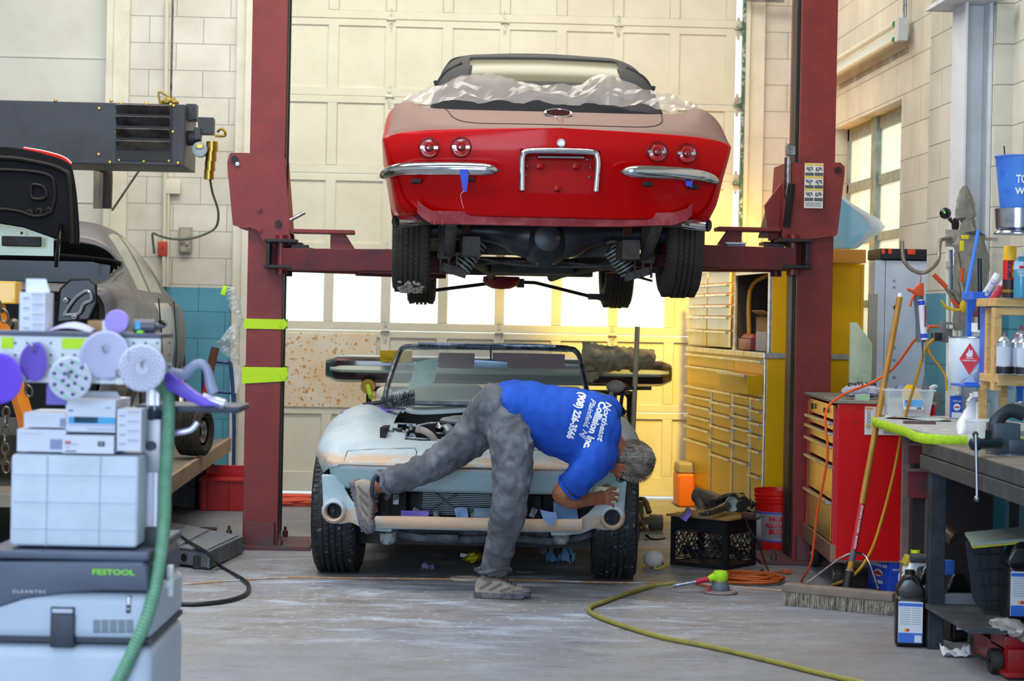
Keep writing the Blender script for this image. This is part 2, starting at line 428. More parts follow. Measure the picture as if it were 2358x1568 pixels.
for k in range(7):
 z0,z1 = SE[k]+.002,SE[k+1]-.002;mb = MB();gl = MB();win = (k == 2);s0 = .15 if k == 0 else .062;s1 = .05 if k != 2 else .05
 wall_box(mb,DX0+.02,DX1-.02,yd+.03,yd+.07,z0,z0+s0);wall_box(mb,DX0+.02,DX1-.02,yd+.03,yd+.07,z1-s1,z1)
 xs = [DX0+.0]+colx[:]
 for i,x in enumerate(colx):wall_box(mb,x-SWd,x+SWd,yd+.03,yd+.07,z0+s0,z1-s1)
 wall_box(mb,DX0+.02,colx[0]-SWd,yd+.03,yd+.07,z0+s0,z1-s1)
 for i in range(8):
  x0,x1 = colx[i]+SWd,colx[i+1]-SWd
  if win and i < 7:wall_box(gl,x0-.005,x1+.005,yd+.048,yd+.052,z0+s0-.005,z1-s1+.005)
  else:
   wall_box(mb,x0,x1,yd+.044,yd+.056,z0+s0,z1-s1)
 o = mb.build('door_section',cd,door,smooth=False,bev=.004,seg=1);o['kind'] = 'structure'
 if win:g = gl.build('window_pane',glass,door,smooth=False)
mb = MB()
for k in range(1,7):
 for x in (colx[2],colx[4],colx[6],DX1-.05):
  z = SE[k];y = yd+.024
  mb.prism([(-.024,-.01),(.024,-.01),(.009,.09),(-.009,.09)],.005,Matrix.Translation((x,y+.006,z)) @ Matrix.Rotation(PI/2,4,'X'))
  mb.prism([(-.024,.01),(-.009,-.09),(.009,-.09),(.024,.01)],.005,Matrix.Translation((x,y+.006,z)) @ Matrix.Rotation(PI/2,4,'X'))
  mb.cyl((x-.032,y-.004,z),(x+.032,y-.004,z),.011,n=10)
  for dz in (.07,.03,-.03,-.07):mb.ball((x,y,z+dz),.006,n=8)
hg = mb.build('hinge',mat('hinge_paint','cfccba',.4,.2,col2='a39f90',scale=30),door)
# flat repair board over the lower left
mb = MB();wall_box(mb,-1.14,-.33,yd+.02,yd+.03,.665,1.235)
mb.build('repair_board',rust,door,smooth=False,bev=.03,seg=3)
# vertical guide track at the right jamb
mb = MB();wall_box(mb,2.448,2.470,yd-.03,yd+.028,.05,5.1)
for k in range(1,7):wall_box(mb,2.40,2.475,yd-.0,yd+.022,SE[k]-.012,SE[k]+.012)
mb.build('door_track',mat('track_green','4d6b58',.5,.4,col2='b9bfae',scale=25,mix=(.5,.6)),door,smooth=False)
# window in the right wall
wfm = mat('window_frame_paint','8d9a94',.5,col2='6e7a76',scale=9)
wgm = mat('frosted_glass','eef3e2',.5,alpha=.6,spec=.3)
mb = MB();fx = XR+.12
def fr(y0,y1,z0,z1,x=fx,t=.03):wall_box(mb,x-t/2,x+t/2,y0,y1,z0,z1)
fr(WY0,WY1,WZ1-.09,WZ1);fr(WY0,WY1,WZ0,WZ0+.05);fr(WY0,WY0+.04,WZ0,WZ1);fr(WY1-.06,WY1,WZ0,WZ1)
fr(13.29,13.44,WZ0,WZ1,fx-.01,.05);fr(WY0,WY1,2.32,2.39);fr(WY0,WY1,1.945,2.005);fr(WY0,WY1,1.5,1.55)
win = tag(mb.build('window_1',wfm,smooth=False,bev=.004),**ST)
mb = MB();wall_box(mb,fx+.0,fx+.004,WY0,WY1,WZ0,WZ1);mb.build('window_pane',wgm,win,smooth=False)
mb = MB();wall_box(mb,XR-.03,XR+.2,WY0-.02,WY1+.02,WZ0-.05,WZ0);mb.build('window_sill',cream,win,smooth=False,bev=.005)
# building column against the right wall
mb = MB();cx0 = 2.66
yc0,yc1 = 9.78,10.55
mb2 = MB();wall_box(mb2,2.86,XR,9.9,11.2,0,5.2);tag(mb2.build('wall_right_pilaster',wall_r,smooth=False),**ST)
wall_box(mb,2.62,2.86,10.00,10.015,0,4.6);
pc = mat('column_grey_paint','cfd2d6',.5,col2='c4c6c8',scale=4)
mb = MB()
wall_box(mb,2.715,2.73,9.95,10.2,0,4.6);wall_box(mb,2.84,2.858,9.95,10.2,0,4.6);wall_box(mb,2.73,2.84,10.06,10.075,0,4.6)
wall_box(mb,2.6,2.88,9.8,10.3,3.02,3.04)
col_o = tag(mb.build('column',pc,smooth=False,bev=.003),**ST)
# outside: chain link fence and pale building seen through the panes
fo = tag(MB().box((1.5,30,3),(30,.3,9)).build('building_outside',mat('outside_wall','dcdcd6',.8,col2='cfd6cc',scale=1.2),smooth=False),**ST)
# ======================= TWO POST LIFT ========================================
def lift(side,px_base,label):
 b0 = gd(*px_base)
 root = empty('lift_column',b0,0,label,'car lift','columns of the two post car lift')
 s = side   # +1: right-hand column, arms point to -x
 pr,pd = .205,.33
 mb = MB()   # C section: web away from the car, flanges
 mb.box((0,0,1.95),(pr,.012,3.9));mb.box((s*(pr/2-.006),pd/2,1.95),(.012,pd,3.9))
 mb.box((0,pd,1.95),(pr,.012,3.9));mb.box((-s*(pr/2-.004),.02,1.95),(.008,.05,3.9));mb.box((-s*(pr/2-.004),pd-.02,1.95),(.008,.05,3.9))
 mb.build('post',red_lift,root,smooth=False,bev=.003)
 mb = MB();mb.box((-s*(pr/2+.0),pd/2,1.95),(.006,pd*.6,3.9));mb.cyl((-s*(pr/2+.016),.04,.1),(-s*(pr/2+.016),.04,3.9),.006)
 mb.build('post_rail',dark,root,smooth=False)
 mb = MB();mb.box((-s*.05,pd/2,.012),(.5,.55,.024));mb.box((0,-.03,.09),(.17,.04,.14))
 for x in (-.22,.12):
  for y in (-.06,.42):mb.cyl((x,y,.02),(x,y,.06),.018,n=6);mb.cyl((x,y,.06),(x,y,.085),.009,n=8)
 mb.build('base_plate',mat('base_plate_metal','6b3a3c',.6,.3,col2='4f4a4a',scale=9),root,smooth=False,bev=.003)
 return root,b0
MLs = []
rootL,bL = lift(-1,(598,1262),'dark red left column of the two post lift, lime tape bands round it')
rootR,bR = lift(1,(1864,1297),'dark red right column of the two post lift with a pictogram warning label')
def fmat(origin):   # maps (x, z) polygon to a vertical plate facing the camera at origin
 return Matrix.Translation(origin) @ Matrix.Rotation(PI/2,4,'X')
def pxpoly(pts,Y,root,back=0):
 o = root.location
 return [((oy(x,y,Y)-o).x,(oy(x,y,Y)-o).z) for x,y in pts]
# carriages
YL = bL.y-.06
P = pxpoly([(530,352),(560,352),(650,354),(655,361),(665,500),(667,535),(672,560),(650,575),(612,565),(600,545),(592,530),(575,524),(553,524),(536,518),(523,375)],YL,rootL)
mb = MB();mb.prism(P,.012,fmat((0,-.05,0)))
mb.prism([(P[3][0]-.012,P[3][1]),(P[3][0],P[3][1]),(P[5][0],P[5][1]),(P[5][0]-.012,P[5][1])],.40,fmat((0,.35,0)))
mb.prism(P,.012,fmat((0,.36,0)))
car_L = mb.build('carriage',red_lift,rootL,smooth=False,bev=.003)
YR_ = bR.y-.06
P = pxpoly([(1812,374),(1935,374),(1945,384),(1945,400),(1929,535),(1925,543),(1810,558),(1800,545)],YR_,rootR)
mb = MB();mb.prism(P,.012,fmat((0,-.05,0)));mb.prism(P,.012,fmat((0,.36,0)))
mb.prism([(P[0][0],P[0][1]),(P[0][0]+.012,P[0][1]),(P[7][0]+.012,P[7][1]),(P[7][0],P[7][1])],.40,fmat((0,.35,0)))
mb.prism([(P[0][0]-.10,P[0][1]-.24),(P[0][0]+.0,P[0][1]-.1),(P[7][0],P[7][1]),(P[7][0]-.05,P[7][1]-.02)],.05,fmat((0,.1,0)))
car_R = mb.build('carriage',red_lift,rootR,smooth=False,bev=.003)
def bolts(root,Y,lst,name='bolt',m=dark,r=.014):
 for x,y in lst:
  p = oy(x,y,Y)-root.location;mb = MB();mb.cyl(p,p+Vector((0,-.02,0)),r,n=14);mb.build(name,m,root)
bolts(rootL,YL,[(540,367),(641,515)],r=.02);bolts(rootL,YL,[(547,378)],r=.012,m=steel);bolts(rootR,YR_,[(1929,392)],r=.018);bolts(rootL,YL,[(598,481),(598,529)],m=red_lift)
# pins and knuckles and arms
def arm(root,pin,tip,zc,h1=.125,w=.13,side=-1):
 mb = MB()
 pin = Vector(pin);tip = Vector(tip);d = (tip-pin);L_ = d.length;a = math.atan2(d.y,d.x);Rm = Matrix.Rotation(a,3,'Z')
 c1 = pin+d*.36;mb.box((c1.x,c1.y,zc),(L_*.72,w,h1),rot=Rm)
 c2 = pin+d*.72;mb.box((c2.x,c2.y,zc-.035),(L_*.56,w-.03,h1-.05),rot=Rm)
 o = mb.build('arm',mat('arm_paint','6e2026',.5,col2='48222a',scale=6,mix=(.35,.65)),root,smooth=False,bev=.004)
 mb = MB();mb.cyl((tip.x,tip.y,zc),(tip.x,tip.y,zc+.07),.055,n=20);mb.cyl((tip.x,tip.y,zc+.07),(tip.x,tip.y,zc+.16),.03,n=16);mb.cyl((tip.x,tip.y,zc+.16),(tip.x,tip.y,zc+.185),.055,n=20)
 mb.build('lift_pad',rubber,root)
for root,px,s in ((rootL,650,1),(rootR,1818,-1)):
 o = root.location;q = oy(px,590,o.y);zc = q.z-o.z+.0;pinx = q.x-o.x
 for yy,tipx,tipy in ((-.10,1.02,-.45),(.42,.95,1.1)):
  mb = MB();mb.cyl((pinx,yy,zc-.11),(pinx,yy,zc+.12),.034,n=18)
  mb.build('arm_pin',mat('arm_pin_metal','7c2228',.4,.3,col2='4e4644',scale=12),root)
  mb = MB();mb.box((pinx,yy,zc+.085),(.19,.17,.02));mb.box((pinx,yy,zc-.065),(.19,.17,.02));mb.box((pinx-s*.07,yy,zc+.01),(.02,.15,.13));mb.box((pinx+s*.11,yy,zc+.02),(.10,.12,.09))
  mb.build('arm_knuckle',dark,root,smooth=False,bev=.004)
  arm(root,(pinx+s*.03,yy,0),(s*tipx+pinx,tipy,0),zc-.02)
 mb = MB();mb.box((pinx+s*.24,.05,zc+.15),(.36,.2,.022));mb.prism([(0,0),(.16,0),(.08,.12),(0,.12)],.02,Matrix.Translation((pinx+s*.28,.02,zc+.03)) @ Matrix.Scale(s,4,(1,0,0)) @ Matrix.Rotation(PI/2,4,'X'))
 mb.build('pad_tray',red_lift,root,smooth=False,bev=.003)
mb = MB();p0 = oy(668,507,YL)-rootL.location;p1 = oy(702,489,YL)-rootL.location;mb.cyl(p0,p1,.011,n=8);mb.build('release_lever',steel,rootL)
mb = MB();q = oy(1815,375,YR_)-rootR.location;mb.cyl(q+Vector((0,0,-.25)),q+Vector((0,0,.11)),.009,n=8);mb.cyl(q+Vector((0,0,-.2)),q+Vector((0,0,.03)),.022,n=12);mb.box(q+Vector((.01,0,.07)),(.05,.05,.05))
mb.build('cable_end',steel,rootR)
# dark slot plate on right carriage's inner edge
mb = MB();a_ = oy(1818,425,YR_)-rootR.location;b_ = oy(1806,525,YR_)-rootR.location;mb.cyl(a_+Vector((0,-.07,0)),b_+Vector((0,-.07,0)),.022,n=4);mb.build('guide_bar',dark,rootR,smooth=False)
# pictogram label
wy = mat('label_yellow','d9b72a',.5);wg = mat('label_grey','4c4f50',.5);lw = mat('label_white','cfcdc8',.5)
def onplate(root,Y,x0,y0,x1,y1,t=.003,yoff=-.065):
 a_ = oy(x0,y0,Y)-root.location;b_ = oy(x1,y1,Y)-root.location;return a_,b_
lab = MB();a_ = oy(1849,377,YR_-.01)-rootR.location;b_ = oy(1890,481,YR_-.01)-rootR.location
Wd,Hd = b_.x-a_.x+.0,a_.z-b_.z;yy = a_.y-.006-.05
lab.box((a_.x+Wd/2,yy,a_.z-Hd/2),(Wd,.002,Hd));
for r_ in range(3):
 for c_ in range(2):
  x0 = a_.x+Wd*(.03+.5*c_);w_ = Wd*.45;zt = a_.z-Hd*(.28*r_+.01)
  lab.box((x0+w_/2,yy-.002,zt-Hd*.02),(w_,.002,Hd*.04),mi=1)
  lab.box((x0+w_/2,yy-.002,zt-Hd*.235),(w_,.002,Hd*.07),mi=2)
  for q in range(4):
   lab.box((x0+w_*(.2+.2*q),yy-.002,zt-Hd*(.11+.02*((q*7+r_*3+c_) % 3))),(w_*.14,.002,Hd*(.04+.03*((q+r_+c_) % 2))),rot=Matrix.Rotation(.5*((q*5+c_) % 3-1),3,'Y'),mi=2)
  lab.box((x0+w_*.5,yy-.002,zt-Hd*.09),(w_*.7,.002,Hd*.012),mi=2)
for q in range(3):lab.box((a_.x+Wd*.5,yy-.002,a_.z-Hd*(.88+.035*q)),(Wd*.85,.002,Hd*.008),mi=2)
lab.build('warning_label',[lw,wy,wg],rootR,smooth=False)
# lime tape bands and the crumpled clear film they hold to the left column
for i,(y0,y1,lb) in enumerate(((734,757,'upper of two lime tape bands around the left lift column'),(845,876,'lower of two lime tape bands around the left lift column'))):
 zt,zb = oy(590,y0,bL.y).z,oy(590,y1,bL.y).z;hw = .115 if i == 0 else .122
 mb = MB();ring = [(-hw,-.012),(hw+(.005 if i == 0 else .02),-.012),(hw,.2),(hw,.335),(-hw,.335)]
 for z in (zb,zt):
  pass
 n_ = len(ring);vs = []
 for z in (zb,zt):vs += [(x,y,z-(.02 if (i == 1 and z == zb and x < 0) else 0)) for x,y in ring]
 mb.add([Vector(v)+Vector((bL.x,bL.y,0)) for v in vs],[(k,(k+1) % n_,n_+(k+1) % n_,n_+k) for k in range(n_)])
 mb.add([Vector((bL.x+hw,bL.y-.014,zt+.005)),Vector((bL.x+hw+.03,bL.y-.02,(zt+zb)/2)),Vector((bL.x+hw,bL.y-.014,zb)),Vector((bL.x+hw-.03,bL.y-.016,(zt+zb)/2))],[(0,1,2,3)])
 o = mb.build('tape_band',lime_tape,solid=.0015,smooth=False,off=1);tag(o,lb,'tape','lime tape bands on the left column')
def crumple(mb,pts,rad,n=14,seed=0,sm=5,amp=.35,mi=0):
 P = catmull(pts,sm);rr = [rad[min(int(i/(len(P)-1)*(len(rad)-1)),len(rad)-2)] for i in range(len(P))]
 rr = [rad[int(t)]+(rad[min(int(t)+1,len(rad)-1)]-rad[int(t)])*(t-int(t)) for t in [i/(len(P)-1)*(len(rad)-1) for i in range(len(P))]]
 vs = []
 for i,p in enumerate(P):
  d = P[min(i+1,len(P)-1)]-P[max(i-1,0)];S,U,D = basis(d)
  for k in range(n):
   t = 2*PI*k/n;r = rr[i]*(1+amp*(noise.noise(Vector((math.cos(t)*2+seed,math.sin(t)*2,i*.7)))*2+((k % 2)-.5)*.5))
   vs.append(p+S*r*math.cos(t)+U*r*math.sin(t)*.6)
 fs = [(i*n+k,i*n+(k+1) % n,(i+1)*n+(k+1) % n,(i+1)*n+k) for i in range(len(P)-1) for k in range(n)]
 mb.add(vs,fs,mi)
film = mat('clear_film','d8dcda',.12,alpha=.32,spec=.8)
mb = MB();Y0 = bL.y-.0
crumple(mb,[oy(x,y,Y0) for x,y in ((515,662),(532,672),(541,700),(549,725),(552,745),(536,765),(521,790),(533,812),(545,835),(546,880),(544,905))],[.01,.05,.05,.035,.02,.05,.07,.05,.02,.015,.005],seed=3)
tag(mb.build('plastic_film',film,smooth=False),'crumpled clear plastic film taped to the left lift column','plastic film')
mb = MB();mb.box(oy(516,669,Y0-.03),(.028,.02,.055),rot=Matrix.Rotation(.3,3,'Y'));tag(mb.build('tape_scrap',lime_tape,bev=.004),'small lime tape scrap at the top end of the clear film by the left column','tape')
# ======================= RAISED RED CAR ======================================
def loft_half(stations,n_sub=4,y_sub=4,mirror=True):
 """stations: [(y, [(x,z)...])] half profiles, centre first and last x=0 allowed; returns grid rows of full open rings"""
 rows = []
 for y,prof in stations:
  c = catmull([(x,y,z) for x,z in prof],n_sub);rows.append(c)
 n = len(rows[0]);out = []
 cols = [catmull([r[i] for r in rows],y_sub) for i in range(n)]
 for j in range(len(cols[0])):out.append([cols[i][j] for i in range(n)])
 return out
def add_rows(mb,rows,skip=None,mi=None,mirror=True):
 n = len(rows[0])
 for sgn in ((1,-1) if mirror else (1,)):
  vs = [Vector((p.x*sgn,p.y,p.z)) for r in rows for p in r];b = len(mb.v);mb.v += [tuple(v) for v in vs]
  for j in range(len(rows)-1):
   for i in range(n-1):
    c = (rows[j][i]+rows[j+1][i+1])/2;c = Vector((c.x*sgn,c.y,c.z))
    if skip and skip(c):continue
    f = (b+j*n+i,b+j*n+i+1,b+(j+1)*n+i+1,b+(j+1)*n+i)
    mb.f.append(f if sgn > 0 else f[::-1]);mb.m.append(mi(c) if mi else 0)
def cap_rows(mb,row,m=10,mi=0):
 """closes an end ring: joins mirrored halves with strips"""
 vs = [];n = len(row)
 for p in row:
  for k in range(-m,m+1):vs.append(Vector((p.x*k/m,p.y+(0 if abs(k) == m else 0),p.z)))
 w = 2*m+1;fs = []
 for i in range(n-1):
  for k in range(w-1):fs.append((i*w+k,i*w+k+1,(i+1)*w+k+1,(i+1)*w+k))
 mb.add(vs,fs,mi)
def tyre(parent,c,r,w,rot=0,tread='rib',dust=None,name='wheel',rim=chrome,rimr=.19):
 w_ = empty(name,c,rot,parent=parent);n = 96;prof = []
 hw = w/2
 pts = [(rimr,-hw*.75),(rimr+.02,-hw*.93),(r*.80,-hw),(r*.93,-hw*.96),(r*.985,-hw*.80),(r,-hw*.6)]
 for gx in (-.42,-.14,.14,.42):
  pts += [(r,hw*(gx-.045)),(r-.008,hw*(gx-.035)),(r-.008,hw*(gx+.035)),(r,hw*(gx+.045))]
 pts += [(r,hw*.6),(r*.985,hw*.80),(r*.93,hw*.96),(r*.80,hw),(rimr+.02,hw*.93),(rimr,hw*.75)]
 mb = MB();mb.lathe(pts,ax=(1,0,0),n=n)
 o = mb.build('tire',dust or rubber,w_,auto=25)
 # tread blocks: radial sipes cut as small raised lugs
 mb = MB()
 for k in range(72):
  a = 2*PI*k/72
  for i,gx in enumerate((-.74,-.28,0,.28,.74)):
   aa = a+(i % 2)*PI/72;x = hw*gx;ww = hw*(.17 if abs(gx) < .5 else .2)
   rr = r+.002 if abs(gx) < .5 else r*.994
   Rm = Matrix.Rotation(aa,3,'X');cc = Rm @ Vector((x,0,rr))
   mb.box(cc,(ww,r*2*PI/72*.72,.007),rot=Rm @ Matrix.Rotation(.25 if tread != 'rib' else .12,3,'Z'))
 mb.build('tread',dust or rubber,w_,smooth=False)['kind'] = 'stuff'
 mb = MB();mb.lathe([(.03,hw*.25),(.10,hw*.3),(rimr*.8,hw*.1),(rimr*.95,hw*.62),(rimr+.012,hw*.8),(rimr,hw*.9),(rimr-.012,hw*.6),(rimr-.02,-hw*.7),(rimr-.05,-hw*.4),(.06,-hw*.3)],ax=(1,0,0),n=48)
 mb.ball((hw*.3,0,0),(.03,.045,.045));mb.build('rim',rim,w_)
 return w_
redp = mat('red_car_paint','c00004',.35,coat=.15,spec=.12)
# sanding dust film on upward facing paint
N,L,b = nodes(redp)
geo = N.new('ShaderNodeNewGeometry');sx = N.new('ShaderNodeSeparateXYZ');L.new(geo.outputs['Normal'],sx.inputs[0])
tc = N.new('ShaderNodeTexCoord')
nz = N.new('ShaderNodeTexNoise');nz.inputs['Scale'].default_value = 6;L.new(tc.outputs['Object'],nz.inputs['Vector'])
ma = N.new('ShaderNodeMath');ma.operation = 'MULTIPLY_ADD';ma.inputs[1].default_value = .22;L.new(nz.outputs['Fac'],ma.inputs[0]);L.new(sx.outputs['Z'],ma.inputs[2])
f_ = ramp(ma.outputs[0],[(.42,(0,0,0)),(.86,(.96,.96,.96))])
r1 = N.new('ShaderNodeRGB');r1.outputs[0].default_value = lin('b80002')+(1,);r2 = N.new('ShaderNodeRGB');r2.outputs[0].default_value = lin('75645d')+(1,)
L.new(mixc(r1.outputs[0],r2.outputs[0],f_),b.inputs['Base Color'])
rr_ = N.new('ShaderNodeMapRange');L.new(f_,rr_.inputs[0]);rr_.inputs[3].default_value = .32;rr_.inputs[4].default_value = .65;L.new(rr_.outputs[0],b.inputs['Roughness'])
rc_ = N.new('ShaderNodeMapRange');L.new(f_,rc_.inputs[0]);rc_.inputs[3].default_value = .18;rc_.inputs[4].default_value = 0;L.new(rc_.outputs[0],b.inputs['Coat Weight'])
Z0 = 1.555
tailp = dp(1291,330,9.98)
RC = empty('red_sports_car',(tailp.x,tailp.y,Z0),R(0.3),'red convertible sports car with black soft top raised on the two post lift','car')
stn = [
 (0.00,[(0,.345),(.60,.345),(.76,.40),(.82,.56),(.865,.70),(.862,.728),(.80,.748),(.66,.765),(.4,.775),(0,.782)]),
 (0.06,[(0,.335),(.66,.335),(.80,.39),(.85,.56),(.885,.70),(.882,.735),(.83,.775),(.70,.80),(.5,.80),(0,.80)]),
 (0.30,[(0,.33),(.70,.33),(.82,.38),(.865,.55),(.893,.70),(.892,.76),(.86,.855),(.76,.91),(.6,.875),(0,.865)]),
 (0.62,[(0,.33),(.70,.33),(.83,.36),(.87,.52),(.893,.66),(.892,.76),(.868,.90),(.77,.965),(.62,.93),(0,.925)]),
 (1.05,[(0,.33),(.70,.33),(.83,.34),(.87,.50),(.89,.64),(.885,.75),(.86,.90),(.77,.955),(.64,.94),(0,.955)]),
 (1.50,[(0,.30),(.70,.30),(.82,.32),(.86,.48),(.88,.62),(.87,.73),(.84,.86),(.76,.90),(.66,.90),(0,.92)]),
 (2.10,[(0,.26),(.70,.26),(.80,.28),(.84,.45),(.86,.60),(.85,.72),(.82,.82),(.74,.86),(.66,.86),(0,.86)]),
 (2.90,[(0,.26),(.70,.26),(.80,.28),(.84,.45),(.87,.60),(.86,.72),(.83,.84),(.74,.88),(.60,.89),(0,.93)]),
 (3.60,[(0,.28),(.70,.28),(.82,.34),(.87,.50),(.88,.62),(.87,.74),(.83,.86),(.72,.90),(.55,.86),(0,.86)]),
 (4.20,[(0,.30),(.66,.30),(.78,.36),(.82,.48),(.84,.60),(.83,.70),(.78,.78),(.68,.80),(.5,.76),(0,.76)]),
 (4.42,[(0,.34),(.5,.34),(.60,.40),(.66,.48),(.68,.56),(.67,.62),(.62,.68),(.55,.70),(.4,.68),(0,.68)])]
def wrap(rows,k=.14,fall=.9):
 for r in rows:
  for p in r:
   p.y += k*(p.x/.88)**2*max(0,1-p.y/fall)
   if p.y < .3:p.y += .10*max(0,(.70-p.z)/.38)**1.5*max(0,1-p.y/.4)
 return rows
rows = wrap(loft_half(stn,4,5));mb = MB();add_rows(mb,rows)
row0 = [p.copy() for p in rows[0]]
m_ = 12;vs = [];w_ = 2*m_+1
for p in row0:
 for k in range(-m_,m_+1):
  x = p.x*k/m_;y = .14*(x/.88)**2+.10*max(0,(.70-p.z)/.38)**1.5-.012*(1-abs(k/m_)**3);vs.append(Vector((x,y,p.z)))
mb.add(vs,[(i*w_+k,i*w_+k+1,(i+1)*w_+k+1,(i+1)*w_+k) for i in range(len(row0)-1) for k in range(w_-1)])
cap_rows(mb,rows[-1])
body = mb.build('body',redp,RC,auto=180)
for ax in (.98,3.57):
 for s in (-1,1):
  c_ = MB();poly = [(ax+.37*math.cos(t*PI/20),.36+.37*math.sin(t*PI/20)) for t in range(21)]+[(ax-.37,.1),(ax+.37,.1)]
  c_.prism([(y,z) for y,z in poly],.42,Matrix.Translation((.52 if s > 0 else -.94,0,0)) @ Matrix(((0,0,1,0),(1,0,0,0),(0,1,0,0),(0,0,0,1))))
  cut(body,c_.build('c',redp,RC))
# licence recess
co = MB().box((0,.02,.565),(.40,.13,.215)).build('c',redp,RC);cut(body,co);smoothshade(body,38)
bv = bvh_of(body)
def rear_y(x,z):
 h = bv.ray_cast(Vector((x,-1,z)),Vector((0,1,0)));return h[0].y if h[0] else 0.1
def top_z(x,y):
 h = bv.ray_cast(Vector((x,y,3)),Vector((0,0,-1)));return h[0].z if h[0] else .9
def LX(px,py,d=None):   # photo position -> local x,z on the tail
 p = dp(px,py,d or 10.0);q = RC.matrix_basis.inverted() @ p;return q.x,q.z
# tail lights
lens = mat('red_lens','c8060c',.15,coat=1,trans=.0);lensd = mat('red_lens_dark','7c0508',.1,coat=1)
for px,py in ((988,340),(1061,340),(1514,349),(1585,351)):
 x,z = LX(px,py,10.02);y = rear_y(x,z)-.004
 rt = empty('tail_light',(x,y,z),0,parent=RC)
 MB().lathe([(.042,.0),(.044,-.014),(.049,-.02),(.053,-.012),(.055,.006),(.05,.02)],ax=(0,1,0),n=36).build('bezel',chrome,rt)
 MB().lathe([(0,-.006),(.02,-.006),(.043,0),(.043,.01)],ax=(0,1,0),n=36).build('lens',lens,rt)
 mb = MB();mb.lathe([(0,-.026),(.012,-.024),(.021,-.014),(.024,0)],ax=(0,1,0),n=28);mb.build('reflector',lensd,rt)
 for s in (-1,1):mb = MB();mb.cyl((s*.036,-.012,0),(s*.036,.0,0),.006,n=8);mb.box((s*.034,-.008,0),(.02,.004,.014));mb.build('screw',chrome,rt)
# bumpers: two bars that wrap round the corners
def bumper(side,pts,rad):
 P = []
 for px,py,d in pts:
  x,z = LX(px,py,10.0);P.append(Vector((x,d,z)))
 o = MB().tube(P,rad,n=20,sm=6,up=(0,0,1)).build('bumper',chrome,RC)
 return o
bumper(-1,[(878,402,.36),(890,396,.16),(925,390,.03),(1000,391,-.045),(1080,393,-.085),(1125,395,-.10),(1148,397,-.075)],[(.02,.012),(.028,.026),(.03,.032),(.032,.034),(.032,.034),(.028,.028),(.006,.004)])
bumper(1,[(1424,400,-.075),(1445,398,-.10),(1490,399,-.085),(1560,401,-.045),(1625,405,.03),(1658,412,.16),(1672,420,.36)],[(.006,.004),(.028,.028),(.032,.034),(.032,.034),(.03,.032),(.028,.026),(.02,.012)])
for px,py in ((958,416),(1080,414),(1492,423),(1603,428)):
 x,z = LX(px,py);mb = MB();mb.box((x,rear_y(x,z)-.025,z),(.05,.08,.022));mb.cyl((x,rear_y(x,z)-.06,z),(x,rear_y(x,z)-.075,z),.009,n=8);mb.build('bumper_bracket',dark,RC,smooth=False,bev=.003)
# licence surround and mounting nubs
def rpx(px,py,off=0):
 x,z = LX(px,py);return Vector((x,-.03+off,z))
mb = MB();mb.tube([rpx(1201,440),rpx(1201,380),rpx(1203,360),rpx(1215,350),rpx(1290,349),rpx(1362,352),rpx(1373,362),rpx(1375,385),rpx(1370,442)],.0155,n=14,sm=4);mb.build('plate_frame',chrome,RC)
mb = MB()
for px,py in ((1244,381),(1327,381),(1285,432)):
 x,z = LX(px,py);mb.box((x,.055,z),(.03,.05,.028));mb.cyl((x,.03,z),(x,.02,z),.008,n=8)
mb.build('plate_mount',redp,RC,bev=.004)
mb = MB();a_ = rpx(1240,361,.05);mb.tube([rpx(1238,361,.04),rpx(1345,362,.04)],.009,n=10)
for px,py in ((1214,365),(1212,385),(1209,405),(1352,367),(1360,386),(1357,408)):p = rpx(px,py,.03);mb.ball(p,.008,n=8)
mb.build('plate_lamp',chrome,RC)
mb = MB();x,z = LX(1291,331);mb.lathe([(0,-.014),(.012,-.014),(.015,-.010),(.019,-.014),(.023,-.006),(.023,.01)],(x,rear_y(x,z),z),(0,1,0),28);mb.build('trunk_lock',mat('polished_alu','dfe0e2',.25,.8),RC)
# round emblem ring on deck
x,z = LX(1285,256,10.35);yy = .36
mb = MB();M_ = Matrix.Translation((x,yy,top_z(x,yy)+.014)) @ Matrix.Rotation(R(24),4,'X')
ringp = [M_ @ Vector((.068*math.cos(t*PI/16),.062*math.sin(t*PI/16),0)) for t in range(32)]
mb.tube(ringp,.007,n=8,closed=True);mb.build('emblem_ring',chrome,RC)
mb = MB();mb.add([M_ @ Vector((.06*math.cos(t*PI/16),.055*math.sin(t*PI/16),.003)) for t in range(32)],[tuple(range(32))]);mb.build('emblem_well',mat('emblem_dark','2c0a0c',.9,spec=.05),RC)
mb = MB();mb.tube([(x,.30,top_z(x,.30)+.002),(x,.18,top_z(x,.18)+.003),(x,.10,top_z(x,.10)-.002)],[(.018,.006),(.012,.005),(.002,.001)],n=10,sm=4);mb.build('deck_ridge',redp,RC)
# boot lid shut line
mb = MB();pts = []
for xx,yv in [(-.60,.93),(-.585,.7),(-.56,.45),(-.53,.22),(-.45,.12),(-.3,.085),(0,.07),(.3,.085),(.45,.12),(.53,.22),(.56,.45),(.585,.7),(.60,.93)]:pts.append((xx,yv,0))
P = [Vector((p.x,p.y,top_z(p.x,p.y)+.0005)) for p in catmull(pts,8)]
mb.tube(P,.0032,n=6);mb.build('trunk_seam',mat('seam_black','1a0505',.8),RC)
